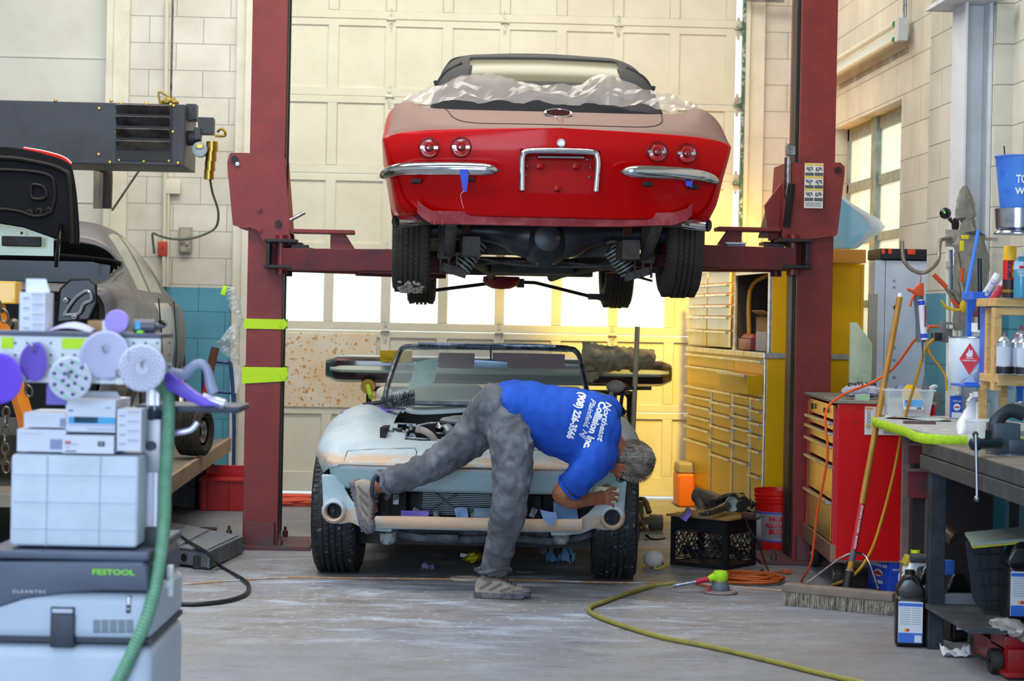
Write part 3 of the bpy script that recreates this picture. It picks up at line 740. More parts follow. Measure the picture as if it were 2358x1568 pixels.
# valance below tail, pinkish with dust
vm = mat('valance_dusty_red','9c3038',.6,col2='b05c5c',scale=9)
mb = MB();P = [LX(px,py) for px,py in ((962,487),(975,500),(995,511),(1100,513),(1285,516),(1440,517),(1560,513),(1590,504),(1602,492))]
Q = [(x,z+.06) for x,z in P];n_ = len(P)
mb.add([(x,.14,z) for x,z in P]+[(x,.12,z) for x,z in Q]+[(x,.22,z) for x,z in P]+[(x,.22,z) for x,z in Q],[(i,i+1,n_+i+1,n_+i) for i in range(n_-1)]+[(i,2*n_+i,2*n_+i+1,i+1) for i in range(n_-1)])
for px in (1001,1020,1535,1555):x,z = LX(px,505);mb.box((x,.135,z),(.008,.012,.045))
mb.build('lower_valance',vm,RC,smooth=False,solid=.004)
# soft top
topm = mat('soft_top_fabric','24262a',.75,bump=.15,bscale=300)
tst = [
 (1.05,[(.655,.92),(.645,.93),(.60,.945),(.50,.95),(.35,.95),(0,.95)]),
 (1.10,[(.655,.93),(.64,1.00),(.60,1.06),(.50,1.09),(.35,1.095),(0,1.10)]),
 (1.28,[(.655,.93),(.625,1.08),(.57,1.18),(.47,1.225),(.33,1.235),(0,1.24)]),
 (1.55,[(.65,.92),(.61,1.14),(.55,1.27),(.45,1.325),(.32,1.338),(0,1.345)]),
 (1.85,[(.64,.92),(.60,1.16),(.54,1.30),(.44,1.355),(.32,1.37),(0,1.378)]),
 (2.30,[(.63,.92),(.59,1.15),(.53,1.28),(.43,1.335),(.31,1.35),(0,1.36)]),
 (2.62,[(.60,.95),(.58,1.13),(.52,1.24),(.42,1.29),(.30,1.305),(0,1.31)])]
rows = loft_half(tst,6,6);mb = MB()
def winskip(c):return c.y < 1.47 and abs(c.x) < .42 and c.z > 1.15
def sideskip(c):return 1.75 < c.y < 2.55 and c.z < 1.2 and c.z > .95
add_rows(mb,rows,skip=lambda c:winskip(c) or sideskip(c))
soft = mb.build('soft_top',topm,RC,solid=.012,off=-1)
rwm = mat('rear_window_vinyl','8d8a72',.2,alpha=.55)
mb = MB();add_rows(mb,[[Vector((p.x,p.y+.006,p.z-.006)) for p in r] for r in rows],skip=lambda c:not (c.y < 1.6 and abs(c.x) < .47 and c.z > 1.12));mb.build('rear_window',rwm,RC)
mb = MB();mb.tube([(-.60,1.86,1.16),(-.545,1.86,1.30),(-.44,1.87,1.362),(0,1.88,1.386),(.44,1.87,1.362),(.545,1.86,1.30),(.60,1.86,1.16)],.012,n=8,sm=6)
mb.tube([(-.625,1.30,1.10),(-.57,1.32,1.20),(-.47,1.36,1.265)],.008,n=6,sm=5);mb.tube([(.625,1.30,1.10),(.57,1.32,1.20),(.47,1.36,1.265)],.008,n=6,sm=5)
for s in (-1,1):
 mb.box((s*.612,1.30,1.13),(.02,.03,.05),rot=Matrix.Rotation(s*.3,3,'Y'))
mb.build('top_seam',topm,RC)
# windscreen, seats seen through the vinyl
mb = MB();mb.tube([(-.62,2.75,.92),(-.57,2.66,1.2),(-.50,2.63,1.29),(0,2.62,1.315),(.50,2.63,1.29),(.57,2.66,1.2),(.62,2.75,.92)],.018,n=8,sm=5);mb.build('windshield_frame',chrome,RC)
seatm = mat('seat_maroon','7a1626',.5)
mb = MB()
for s in (-.33,.33):mb.box((s,1.95,.75),(.42,.16,.55));mb.box((s,2.2,.5),(.42,.5,.16))
mb.build('seat',seatm,RC,bev=.05,seg=3)
mb = MB();mb.box((.03,2.55,1.20),(.26,.03,.06));mb.cyl((.03,2.55,1.22),(.03,2.6,1.3),.006);mb.build('rear_view_mirror',seatm,RC,bev=.01)
# underside: axle, differential, springs, exhaust, floor pan
mb = MB();mb.tube([(-.70,.98,.30),(-.38,.98,.30),(-.24,.98,.295),(-.12,.98,.28),(.12,.98,.28),(.24,.98,.295),(.38,.98,.30),(.70,.98,.30)],[(.05,.05),(.054,.054),(.075,.075),(.12,.12),(.12,.12),(.075,.075),(.054,.054),(.05,.05)],n=20,sm=4)
mb.lathe([(0,-.165),(.07,-.15),(.115,-.10),(.14,-.03),(.148,.0),(.152,.01),(.152,.03),(.12,.05)],(0,.98,.265),(0,1,0),40)
for k in range(10):a = 2*PI*k/10;mb.cyl((.145*math.cos(a),.965,.265+.145*math.sin(a)),(.145*math.cos(a),.95,.265+.145*math.sin(a)),.007,n=6)
mb.build('rear_axle',mat('axle_black','3c4046',.35,.3,col2='2b2d31',scale=6),RC)
MB().lathe([(0,-.03),(.012,-.03),(.016,-.01),(.02,0)],(.055,.842,.265),(0,1,0),8).build('filler_plug',mat('rust_plug','6d4f33',.7),RC)
grey_dirty = mat('underbody_grime','514d48',.75,col2='3b3835',scale=16)
for s in (-1,1):
 mb = MB();mb.tube([(s*.53,.25,.33),(s*.53,.6,.22),(s*.53,.98,.16),(s*.53,1.4,.22),(s*.53,1.8,.30)],[(.03,.012)]*5,n=8,sm=5);mb.build('leaf_spring',grey_dirty,RC)
 mb = MB();mb.box((s*.53,.94,.17),(.13,.12,.014));mb.box((s*.555,.90,.25),(.075,.03,.22));mb.box((s*.44,.88,.33),(.05,.012,.10),mi=1)
 for dx in (-.045,.0,.045):mb.cyl((s*.53+dx,.89,.06),(s*.53+dx,.89,.17),.008,n=6)
 mb.box((s*.50,.92,.08),(.14,.08,.045),rot=Matrix.Rotation(s*-.3,3,'Y'));mb.build('spring_shackle',[grey_dirty,mat('rusty_strap','5b3820',.8)],RC,smooth=False,bev=.004)
 mb = MB();a_,b_ = Vector((s*.36,.9,.245)),Vector((s*.46,.9,.09))
 if s > 0:a_,b_ = Vector((s*.35,.9,.22)),Vector((s*.45,.9,.09))
 mb.cyl(a_,b_,.032,n=14)
 Sx,Ux,Dx = basis(b_-a_);hp = []
 for k in range(8*12):t = k/96;hp.append(a_+(b_-a_)*t+Sx*.045*math.cos(k*PI/6)+Ux*.045*math.sin(k*PI/6))
 mb.tube(hp,.006,n=6,mi=1);mb.build('coil_damper',[dark,mat('spring_grey','8f9a96',.5,.4)],RC)
 # exhaust tip
 px_ = (932,508) if s < 0 else (1618,515)
 x,z = LX(*px_);pts = [(s*.56,.7,z+.03),(s*.60,.35,z+.02),(x-s*.06,.18,z+.01),(x,.12,z),(x+s*.045,.08,z-.005)]
 mb = MB();mb.tube(pts,.026,n=18,sm=5,caps=False);mb.tube([Vector(pts[-3]),Vector(pts[-2]),Vector(pts[-1])],.0305,n=20,sm=4,caps=False,mi=1)
 e1 = Vector(pts[-1]);d1 = (e1-Vector(pts[-2])).normalized();mb.cyl(e1-d1*.02,e1-d1*.021,.029,n=18,mi=2)
 mb.build('exhaust_tip',[grey_dirty,chrome,mat('soot','090909',1)],RC)
mb = MB();mb.box((0,2.4,.265),(1.3,2.6,.02));
for s in (-1,1):mb.box((s*.42,2.3,.20),(.09,3.6,.10))
mb.box((0,1.25,.22),(.9,.08,.08));mb.box((0,3.4,.17),(.95,.22,.12));mb.box((0,2.4,.14),(.5,.5,.08))
mb.tube([(-.40,1.1,.14),(-.25,2.6,.12),(-.2,3.3,.1)],.028,n=12,sm=4);mb.tube([(.40,1.1,.14),(.25,2.6,.12),(.2,3.3,.1)],.028,n=12,sm=4)
mb.tube([(-.55,1.12,.20),(-.2,1.15,.13),(.2,1.15,.12),(.62,1.1,.15)],.008,n=8,sm=5)
mb.tube([(-.6,1.2,.10),(-.2,1.2,.14),(0,1.2,.15)],.007,n=8);mb.tube([(.62,1.2,.05),(.3,1.2,.13),(0,1.2,.15)],.007,n=8)
mb.build('chassis',grey_dirty,RC,smooth=False)
mb = MB();mb.lathe([(0,-.045),(.06,-.04),(.105,-.02),(.125,.01),(.12,.04)],(-.13,3.35,.06),(0,0,1),28);mb.build('oil_pan',mat('oil_pan_red','8c2026',.5),RC)
mb = MB();mb.tube([(-.62,3.5,-.005),(-.1,3.4,.07),(.1,3.4,.065),(.62,3.5,-.05)],.012,n=8);mb.box((0,3.4,.06),(.05,.03,.06));mb.box((.52,3.45,-.02),(.12,.05,.04));mb.build('tie_rod',dark,RC)
mb = MB();P = [LX(px,py,10.9) for px,py in ((1398,560),(1412,556),(1430,562),(1450,580),(1470,590),(1490,592))];mb.tube([(x,.92,z) for x,z in P],.009,n=8,sm=5);mb.build('brake_hose',mat('hose_grey','6a6a6c',.6),RC)
tdust = mat('tire_brown_dust','3a352c',.8,col2='26241f',scale=5,bump=.3,bscale=150)
for s in (-1,1):
 tyre(RC,(s*.735,.98,.29),.33,.205,0 if s > 0 else PI,dust=tdust,rim=mat('rim_red','7a2022',.4))
 tyre(RC,(s*.66,3.57,.24),.33,.195,0 if s > 0 else PI,dust=tdust,rim=mat('rim_red','7a2022',.4))
mb = MB()   # dried mud patch on the left rear tread
for k in range(70):
 a = -PI/2+R(8+random.random()*26)*-1;x = -.735+(random.random()-.5)*.13;y = .98+.335*math.cos(a)*-1*1;z = .29+.335*math.sin(a)
 y = .98-.337*abs(math.cos(a));mb.ball((x,y,z),(.006+random.random()*.008,.004,.005+random.random()*.008),n=6)
tag(mb.build('mud_patch',mat('pale_mud','a89a8c',.9),RC,smooth=False))
# clear sheeting heaped behind the soft top
film2 = mat('clear_sheeting','c4bdb8',.16,alpha=.3,spec=.8)
mb = MB()
def sheet(u,v):
 x = -.80+1.62*u;ax = abs(u-.5)*2;base = .955 if abs(x) < .66 else .955-.05*(abs(x)-.66)/.16
 ht = (.17-.09*ax**2)*math.sin(PI*min(1,v*1.15+.05))+.02
 nn = noise.noise(Vector((x*3.2,v*4,1.3)));n2 = noise.noise(Vector((x*9,v*9,5.3)));n3 = noise.noise(Vector((x*20+v*6,v*15,2)))
 y = .66+.62*v+.05*nn
 z = base+ht*(1+.5*nn)+.035*n2+.018*abs(n3)
 tz = top_z(max(-.84,min(.84,x)),min(y,1.1))
 return Vector((x,y+.02*n2,max(z-.03,tz+.012)))
mb.grid(sheet,60,16)
tw = mb.build('plastic_sheeting',film2,RC,smooth=False);tw.parent = None;tw.matrix_world = RC.matrix_basis.copy()
tag(tw,'crumpled clear plastic sheeting draped behind the soft top of the raised red car','plastic sheeting')
# blue masking tape hanging from the bumpers
mb = MB();P = [LX(px,py) for px,py in ((1056,395),(1075,395),(1076,420),(1072,446),(1064,447),(1060,420))]
mb.prism([(x,z) for x,z in P],.003,Matrix.Translation((0,-.115,0)) @ Matrix.Rotation(PI/2,4,'X'))
P = [LX(px,py) for px,py in ((1066,445),(1059,452),(1060,462),(1062,472),(1066,484))];mb.tube([(x,-.118,z) for x,z in P],[(.005,.001)]*5,n=6,sm=3,mi=1)
def outside(mbx,name,m,lab,cat,group=None,**k):
 o = mbx.build(name,m,None,**k);o.matrix_world = RC.matrix_basis.copy();return tag(o,lab,cat,group)
outside(mb,'masking_tape',[blue_pl,white_paper],'strip of blue masking tape hanging from the left chrome bumper of the red car','tape')
mb = MB();P = [LX(px,py) for px,py in ((1577,417),(1593,418),(1592,433),(1588,430),(1578,429))];mb.prism([(x,z) for x,z in P],.01,Matrix.Translation((0,-.03,0)) @ Matrix.Rotation(PI/2,4,'X'))
outside(mb,'masking_tape',blue_pl,'small blue masking tape piece under the right chrome bumper of the red car','tape')
# ======================= GREY CAR UNDER REPAIR ================================
nose = dp(1087,1190,10.22)
GC = empty('grey_sports_car',(nose.x,nose.y,0),R(-4.6),'primer grey convertible sports car with its bonnet and bumpers off, standing under the lift','car')
GMI = GC.matrix_basis.inverted()
def GL(px,py,d=10.25):
 q = GMI @ dp(px,py,d);return q
gp = mat('grey_primer','9fb0b4',.55);N,L,b = nodes(gp)
tc = N.new('ShaderNodeTexCoord')
c1 = ramp(noi(4.5,8,.7,None,.8),[(.40,'a9bcc8'),(.58,'bccad2')])
tanp = N.new('ShaderNodeRGB');tanp.outputs[0].default_value = lin('c3a78c')+(1,)
# tan filler bands along the headlamp lids and the lower rail (paint, fixed to the body)
sx = N.new('ShaderNodeSeparateXYZ');L.new(tc.outputs['Object'],sx.inputs[0])
def band(z0,z1,s=.012):
 a = N.new('ShaderNodeMapRange');L.new(sx.outputs['Z'],a.inputs[0]);a.inputs[1].default_value = z0-s;a.inputs[2].default_value = z0+s
 c = N.new('ShaderNodeMapRange');L.new(sx.outputs['Z'],c.inputs[0]);c.inputs[1].default_value = z1-s;c.inputs[2].default_value = z1+s;c.inputs[3].default_value = 1;c.inputs[4].default_value = 0
 m = N.new('ShaderNodeMath');m.operation = 'MULTIPLY';L.new(a.outputs[0],m.inputs[0]);L.new(c.outputs[0],m.inputs[1]);return m.outputs[0]
nb = ramp(noi(6,8,.75,(1,3,3),.7),[(.40,(0,0,0)),(.55,(1,1,1))])
f1 = mixc(band(.60,.66),nb,1,'MULTIPLY')
f2 = mixc(band(.30,.372,.006),ramp(noi(2.2,6),[(.30,(.2,.2,.2)),(.45,(1,1,1))]),1,'MULTIPLY')
teal = N.new('ShaderNodeRGB');teal.outputs[0].default_value = lin('9fbcc4')+(1,)
c1 = mixc(c1,teal.outputs[0],band(.44,.59,.008));c1 = mixc(c1,tanp.outputs[0],f1);c1 = mixc(c1,tanp.outputs[0],f2)
scr = ramp(noi(14,6,.8,(1,5,5)),[(.58,(0,0,0)),(.66,(.5,.5,.5))]);w_ = N.new('ShaderNodeRGB');w_.outputs[0].default_value = lin('cdd3da')+(1,)
L.new(mixc(c1,w_.outputs[0],scr),b.inputs['Base Color'])
bp = N.new('ShaderNodeBump');bp.inputs['Strength'].default_value = .06;bp.inputs['Distance'].default_value = .01;L.new(noi(25,5),bp.inputs['Height']);L.new(bp.outputs[0],b.inputs['Normal'])
# upper shell: half profiles from the hood centre out and down the side
G = [
 (.00,[(0,.615),(.30,.612),(.55,.608),(.66,.606),(.70,.603),(.705,.600),(.705,.598)]),
 (.03,[(0,.640),(.30,.637),(.55,.634),(.70,.630),(.755,.622),(.762,.606),(.755,.585)]),
 (.22,[(0,.700),(.30,.692),(.52,.705),(.70,.720),(.815,.690),(.845,.610),(.825,.520)]),
 (.48,[(0,.755),(.32,.742),(.50,.770),(.66,.810),(.82,.750),(.880,.620),(.845,.470)]),
 (.80,[(0,.800),(.34,.780),(.50,.820),(.65,.872),(.82,.800),(.888,.630),(.855,.440)]),
 (1.15,[(0,.845),(.36,.815),(.50,.845),(.64,.885),(.80,.810),(.880,.630),(.85,.400)]),
 (1.42,[(0,.875),(.38,.850),(.50,.860),(.64,.872),(.79,.800),(.870,.630),(.84,.350)]),
 (1.75,[(0,.89),(.38,.875),(.55,.86),(.66,.835),(.78,.780),(.86,.630),(.83,.30)]),
 (2.50,[(0,.83),(.38,.83),(.55,.83),(.66,.815),(.78,.775),(.86,.630),(.82,.28)]),
 (3.20,[(0,.86),(.38,.86),(.55,.855),(.66,.845),(.78,.800),(.87,.640),(.83,.30)]),
 (3.70,[(0,.85),(.38,.85),(.55,.87),(.66,.87),(.79,.800),(.86,.640),(.82,.32)]),
 (4.40,[(0,.70),(.30,.70),(.45,.70),(.55,.69),(.63,.66),(.68,.60),(.66,.40)])]
rows = loft_half(G,6,8)
for r in rows:
 for p in r:p.y += .22*(abs(p.x)/.88)**2.6*max(0,1-p.y/1.0)
def hoodhole(c):return abs(c.x) < .47-.10*max(0,1-(c.y-.38)/.3) and .36 < c.y < 1.22
def cockpit(c):return abs(c.x) < .60 and 1.62 < c.y < 2.95
mb = MB();add_rows(mb,rows,skip=lambda c:hoodhole(c) or cockpit(c))
gbody = mb.build('body',gp,GC,auto=50,solid=.012,off=0)
for ax in (.82,3.30):
 for s in (-1,1):
  c_ = MB();poly = [(ax+.36*math.cos(t*PI/20),.34+.36*math.sin(t*PI/20)) for t in range(21)]+[(ax-.36,.0),(ax+.36,.0)]
  c_.prism(poly,.5,Matrix.Translation((.50 if s > 0 else -1.0,0,0)) @ Matrix(((0,0,1,0),(1,0,0,0),(0,1,0,0),(0,0,0,1))))
  try:cut(gbody,c_.build('c',gp,GC))
  except Exception as e:print('cut',e)
smoothshade(gbody,45)
# front lip under the crease, falling back to the grille opening
def lip(u,v):
 x = (u*2-1)*.76;ax = abs(x);y0 = .03+.22*(ax/.88)**2.6 if ax <= .705 else .03+.22*(ax/.88)**2.6
 y0 = .012+.22*(ax/.88)**2.6;z = .606-.125*v;return Vector((x*(1-.03*v),y0+.035*v+.02*v*v,z))
mb = MB();mb.grid(lip,40,6);mb.build('nose_panel',gp,GC,solid=.012,off=0)
gb = bvh_of(gbody)
def gtop(x,y):
 h = gb.ray_cast(Vector((x,y,3)),Vector((0,0,-1)));return h[0].z if h[0] else .8
def gfront(x,z):
 h = gb.ray_cast(Vector((x,-1,z)),Vector((0,1,0)));return h[0].y if h[0] else .1
# corners that carry the round lamp apertures, and the lower rail
mb = MB();cm_ = MB()
CP = [(734,1096),(735,1112),(736,1132),(737,1155),(737,1180),(744,1200),(760,1210),(782,1211),(805,1207),(835,1219),(875,1223),(905,1222),(905,1192),(868,1192),(845,1188),(822,1172),(802,1150),(789,1128),(788,1112),(795,1096)]
for s,(rx,ry) in ((-1,(765,1180)),(1,(1410,1193))):
 q = GL(rx,ry,10.32);x,z = q.x,q.z;y = .14
 mb.lathe([(.040,.05),(.042,-.012),(.049,-.020),(.060,-.014),(.066,.01),(.070,.06)],(x,y,z),(0,1,0),40)
 poly = []
 for px,py in CP:
  q2 = GL(px,py,10.32);q0_ = GL(765,1180,10.32);poly.append((x+(q2.x-q0_.x)*(-s),z+(q2.z-q0_.z)))
 n_ = len(poly);vs = []
 for dy in (.0,.035):
  for (a_,b_) in poly:vs.append((a_,max(-.015,y+.0-.165*min(1,max(0,(abs(x)-abs(a_)-.05)/.30)))+dy+.03,b_))
 hole = [(x+.044*math.cos(t*PI/12),z+.044*math.sin(t*PI/12)) for t in range(24)]
 c2 = MB();c2.add(vs,[tuple(range(n_-1,-1,-1)),tuple(range(n_,2*n_))]+[(i,(i+1) % n_,n_+(i+1) % n_,n_+i) for i in range(n_)])
 o = c2.build('corner_panel',gp,GC,bev=.012,seg=3,auto=60)
 h_ = MB();h_.cyl((x,-.2,z),(x,.5,z),.045,n=24);cut(o,h_.build('c',gp,GC));smoothshade(o,50)
q0,q1 = GL(860,1205,10.22),GL(1330,1210,10.22)
q2 = GL(1100,1207,10.22);mb.tube([(q0.x-.02,.02,q0.z),(-.3,.0,q2.z),(0,-.005,q2.z),(.3,.0,q2.z),(q1.x+.02,.02,q1.z)],[(.030,.034)]*5,n=16,sm=6)
mb.build('front_rail',gp,GC,auto=60)
# shut lines of the pop-up lamp lids
seam = mat('gap_dark','3c4448',.8)
def surfline(pts,r=.0025,name='panel_gap'):
 P = []
 for px,py in pts:
  # march the ray onto the body
  o_ = GMI @ CAMP;t_ = (GMI.to_3x3() @ ray(px,py)).normalized();h = gb.ray_cast(o_,t_)
  if h[0]:P.append(h[0])
 if len(P) > 1:mb = MB();mb.tube(P,r,n=6);return mb.build(name,seam,GC)
for ln in ([(800,1039),(796,1050),(792,1062),(790,1077),(790,1083)],[(800,1039),(850,1035),(920,1033),(955,1032),(960,1040),(957,1052)],[(1219,1037),(1219,1060),(1219,1085),(1219,1100),(1219,1119)],[(1379,1085),(1379,1100),(1378,1118)],[(1228,1036),(1270,1040),(1330,1040)]):
 surfline(ln)
# engine bay
mb = MB();mb.box((0,.80,.46),(1.0,.92,.03));mb.box((-.50,.80,.62),(.03,.92,.34));mb.box((.50,.80,.62),(.03,.92,.34));mb.box((0,1.27,.62),(1.0,.03,.34));mb.box((0,.36,.60),(.9,.02,.14))
mb.build('engine_bay',mat('bay_black','141517',.7),GC,smooth=False)
eg = mat('engine_grey','8f989c',.4,.6,col2='3d4246',scale=22)
mb = MB()
def ep(px,py,d):q = GL(px,py,d);return Vector((q.x,q.y,q.z))
D_ = 10.9
mb.tube([ep(898,978,D_),ep(920,976,D_),ep(944,977,D_),ep(955,982,D_),ep(985,975,D_),ep(1015,973,D_)],.007,n=8)
mb.cyl(ep(912,1014,10.75),ep(912,990,10.75),.034,n=20);mb.cyl(ep(915,988,10.75),ep(915,985,10.75),.028,n=20);mb.tube([ep(922,992,10.75),ep(932,996,10.75),ep(936,1010,10.75)],.010,n=10,sm=4)
mb.cyl(ep(898,1012,10.7),ep(900,990,10.7),.014,n=12)
mb.prism([(-.05,-.06),(.05,-.06),(.012,.02),(-.012,.02)],.03,Matrix.Translation(ep(950,1006,10.72)) @ Matrix.Rotation(PI/2,4,'X'))
mb.cyl(ep(947,990,10.7),ep(947,981,10.7),.014,n=14);mb.box(ep(948,978,10.7),(.05,.04,.012));mb.ball(ep(938,992,10.7),.012);mb.ball(ep(960,993,10.7),.012)
mb.tube([ep(930,1008,10.65),ep(975,1011,10.65),ep(1030,1015,10.6)],.006,n=6)
mb.build('carburettor',eg,GC)
fanm = mat('fan_shroud','8c7d78',.5,col2='b8a8a4',scale=12)
mb = MB();mb.tube([ep(957,988,10.62),ep(975,991,10.62),ep(992,1002,10.62),ep(1003,1016,10.62)],[(.004,.018)]*4,n=8,sm=5);mb.build('fan_blade',fanm,GC)
mb = MB();mb.cyl(ep(1012,998,10.85),ep(1014,974,10.85),.022,.012,n=18);mb.ball(ep(1013,985,10.84),(.024,.02,.03));mb.build('chrome_cap',chrome,GC)
mb = MB();c_ = ep(1085,968,11.15);mb.lathe([(0,.03),(.05,.026),(.10,.024),(.16,.012),(.175,0),(.17,-.012),(.14,-.016)],c_,(0,0,1),40);mb.cyl(c_+Vector((0,0,-.14)),c_,.08,n=24);mb.ball(ep(1030,990,10.9),(.035,.03,.035));mb.build('air_cleaner',mat('cleaner_grey','a5acb2',.35,.4),GC)
# cowl, wiper trough and hood ledge
mb = MB()
mb.box((-.18,1.33,.885),(.52,.10,.02));mb.build('cowl_trough',mat('cowl_dark','4d565c',.5,col2='7c878d',scale=12),GC,smooth=False,bev=.004)
# radiator and its surroundings
dk = mat('radiator_black','15171a',.6,col2='22262b',scale=10)
mb = MB();mb.box((0,.36,.44),(1.30,.02,.32));mb.box((0,.30,.30),(1.1,.2,.02))
for s in (-1,1):mb.box((s*.42,.28,.42),(.14,.05,.20),rz=s*.3);mb.box((s*.57,.32,.43),(.18,.03,.24),rz=-s*.4)
mb.build('grille_cavity',dk,GC,smooth=False)
a_,b_ = GL(968,1122,10.45),GL(1212,1190,10.45)
mb = MB();w_ = b_.x-a_.x;h_ = a_.z-b_.z;yr = .24
mb.box(((a_.x+b_.x)/2,yr+.03,(a_.z+b_.z)/2),(w_,.03,h_))
for k in range(15):mb.box(((a_.x+b_.x)/2,yr,b_.z+h_*(k+.5)/15),(w_-.02,.03,.0035),mi=1)
for x in (a_.x,b_.x):mb.box((x,yr,(a_.z+b_.z)/2),(.016,.04,h_))
P = lambda px,py:Vector((GL(px,py,10.42).x,yr-.03,GL(px,py,10.42).z))
mb.tube([P(970,1185),P(1075,1125)],.0055,n=6,mi=2);mb.tube([P(975,1120),P(1000,1133),P(1030,1160),P(1070,1180),P(1080,1184)],.005,n=6,sm=4,mi=2);mb.tube([P(1100,1124),P(1150,1150),P(1205,1178)],.0055,n=6,mi=2)
mb.build('radiator',[dk,mat('condenser_fin','6d787c',.35,.7),mat('stay_grey','596067',.5)],GC,smooth=False)
br = mat('bracket_chalky','9aa3aa',.5,col2='33383d',scale=25)
mb = MB()
for px,py in ((912,1150),(955,1180),(1005,1188),(1090,1190),(1228,1180),(1290,1150),(1295,1160)):
 q = GL(px,py,10.36);mb.box((q.x,q.y,q.z),(.03,.03,.05),rot=Matrix.Rotation(px % 3*.4,3,'Y'));mb.ball((q.x,q.y-.015,q.z+.01),.012,n=10)
mb.build('bumper_bracket',br,GC,smooth=False,bev=.003)
mb = MB();q = GL(893,1140,10.3);mb.tube([(q.x,q.y,q.z+.02),(q.x,q.y,q.z-.10)],.003,n=6);mb.build('loose_wire',dark,GC)
# chassis under the nose
mb = MB();P = lambda px,py,d=10.5:Vector(tuple(GL(px,py,d)))
mb.tube([P(840,1205),P(880,1215),P(930,1232),P(1000,1240),P(1085,1242),P(1180,1238),P(1260,1246),P(1330,1238),P(1400,1215)],[(.012,.022)]*9,n=8,sm=4)
mb.box(P(1080,1222,10.6),(.85,.12,.05));mb.box(P(1020,1236,10.45),(.16,.06,.03));mb.box(P(1140,1232,10.6),(.3,.1,.05))
mb.build('front_crossmember',mat('frame_grey','3b4148',.6,col2='687078',scale=14),GC)
mb = MB();mb.box(P(1085,1228,10.9),(1.3,.3,.10));mb.box((0,2.4,.20),(1.3,2.8,.05));mb.box((-.0,1.0,.22),(.95,.5,.12));mb.build('chassis',dark,GC,smooth=False)
for px in (893,1292):
 mb = MB();q = P(px,1240,10.38);mb.lathe([(0,-.03),(.03,-.028),(.042,-.01),(.045,.03)],q,(0,0,1),24);mb.cyl(q+Vector((0,0,-.0)),q+Vector((0,0,.085)),.005,n=8);mb.cyl(q+Vector((0,-.02,.0)),q+Vector((0,-.02,.015)),.016,n=12)
 mb.build('tow_bracket',br,GC)
# windscreen
wf = mat('screen_frame_dark','454d58',.35,.6,col2='7b8490',scale=18)
def wp(px,py,t): # t 0 base .. 1 top
 q = GL(px,py,11.62+.36*t);return Vector((q.x,q.y,q.z))
fr_ = [wp(885,925,0),wp(892,890,.25),wp(905,850,.6),wp(920,812,.92),wp(932,800,.98),wp(950,798,1),wp(1040,797,1),wp(1130,798,1),wp(1230,799,1),wp(1308,803,1),wp(1325,808,.98),wp(1336,825,.85),wp(1346,870,.5),wp(1352,905,.2),wp(1357,928,0)]
# bow the screen in plan
def bow(p):cx = fr_[7].x;return p+Vector((0,-.10*(1-min(1,((p.x-cx)/.6)**2)),0))
fr_ = [bow(p) for p in fr_]
mb = MB();mb.tube(fr_,[(.016,.018)]*len(fr_),n=10,sm=4);mb.tube([fr_[5],fr_[6],fr_[7],fr_[8],fr_[9]],[(.012,.02)]*5,n=8,sm=3)
bs = [bow(wp(885,925,0)),bow(wp(980,928,0)),bow(wp(1125,930,0)),bow(wp(1260,930,0)),bow(wp(1357,928,0))];mb.tube(bs,.012,n=8,sm=4)
a_,b_ = bow(wp(965,795,1)),bow(wp(1280,798,1));mb.box((a_+b_)/2+Vector((0,-.03,.008)),((b_-a_).length,.05,.012))
mb.build('windshield_frame',wf,GC)
gm = mat('windshield_glass','b8c8c6',.08,alpha=.34,spec=.9)
mb = MB()
def gl_(u,v):
 p0 = Vector(bs[0]).lerp(bs[-1],u);cx = .5;p0.y -= .10*(1-(2*u-1)**2);top0,top1 = fr_[4],fr_[10];p1 = Vector(top0).lerp(top1,u);p1.y -= .06*(1-(2*u-1)**2)
 p1.z = fr_[7].z-.004;return p0.lerp(p1,v)
mb.grid(gl_,20,8);mb.build('windshield',gm,GC)
mb = MB();q = bow(wp(1131,840,.6));mb.box(q+Vector((0,.06,0)),(.20,.02,.05),rot=Matrix.Rotation(.05,3,'Y'));mb.cyl(q+Vector((0,.05,.03)),q+Vector((0,.0,.11)),.006,n=8)
mb.build('rear_view_mirror',mat('mirror_blue_grey','4d5f72',.25,.5),GC,smooth=True,bev=.014,seg=3)
vis = mat('sun_visor_maroon','7c3c44',.7)
mb = MB()
for x0,x1 in ((1010,1090),(1135,1300)):a_,b_ = bow(wp(x0,812,.9)),bow(wp(x1,850,.6));mb.box(((a_.x+b_.x)/2,a_.y+.10,(a_.z+b_.z)/2),(b_.x-a_.x,.015,a_.z-b_.z))
mb.build('sun_visor',vis,GC,smooth=True,bev=.007)
for s in (-1,1):
 mb = MB();mb.box((s*.32,2.55,.74),(.46,.14,.42));mb.box((s*.32,2.25,.5),(.46,.5,.15));mb.build('seat',mat('seat_cover_grey','8f9a90',.8),GC,bev=.04,seg=3)
mb = MB();mb.box((0,1.70,.80),(1.15,.18,.16));mb.build('dashboard',mat('dash_grey','707c78',.7),GC,bev=.04,seg=3)
mb = MB();M_ = Matrix.Translation((.33,1.95,.78)) @ Matrix.Rotation(R(65),4,'X');mb.tube([M_ @ Vector((.19*math.cos(t*PI/16),.19*math.sin(t*PI/16),0)) for t in range(32)],.010,n=8,closed=True);mb.cyl(M_ @ Vector((-.19,0,0)),M_ @ Vector((.19,0,0)),.008,n=6);mb.build('steering_wheel',dark,GC)
mb = MB();mb.box((0,2.2,.30),(1.4,1.5,.04));mb.build('floor_pan',dark,GC,smooth=False)
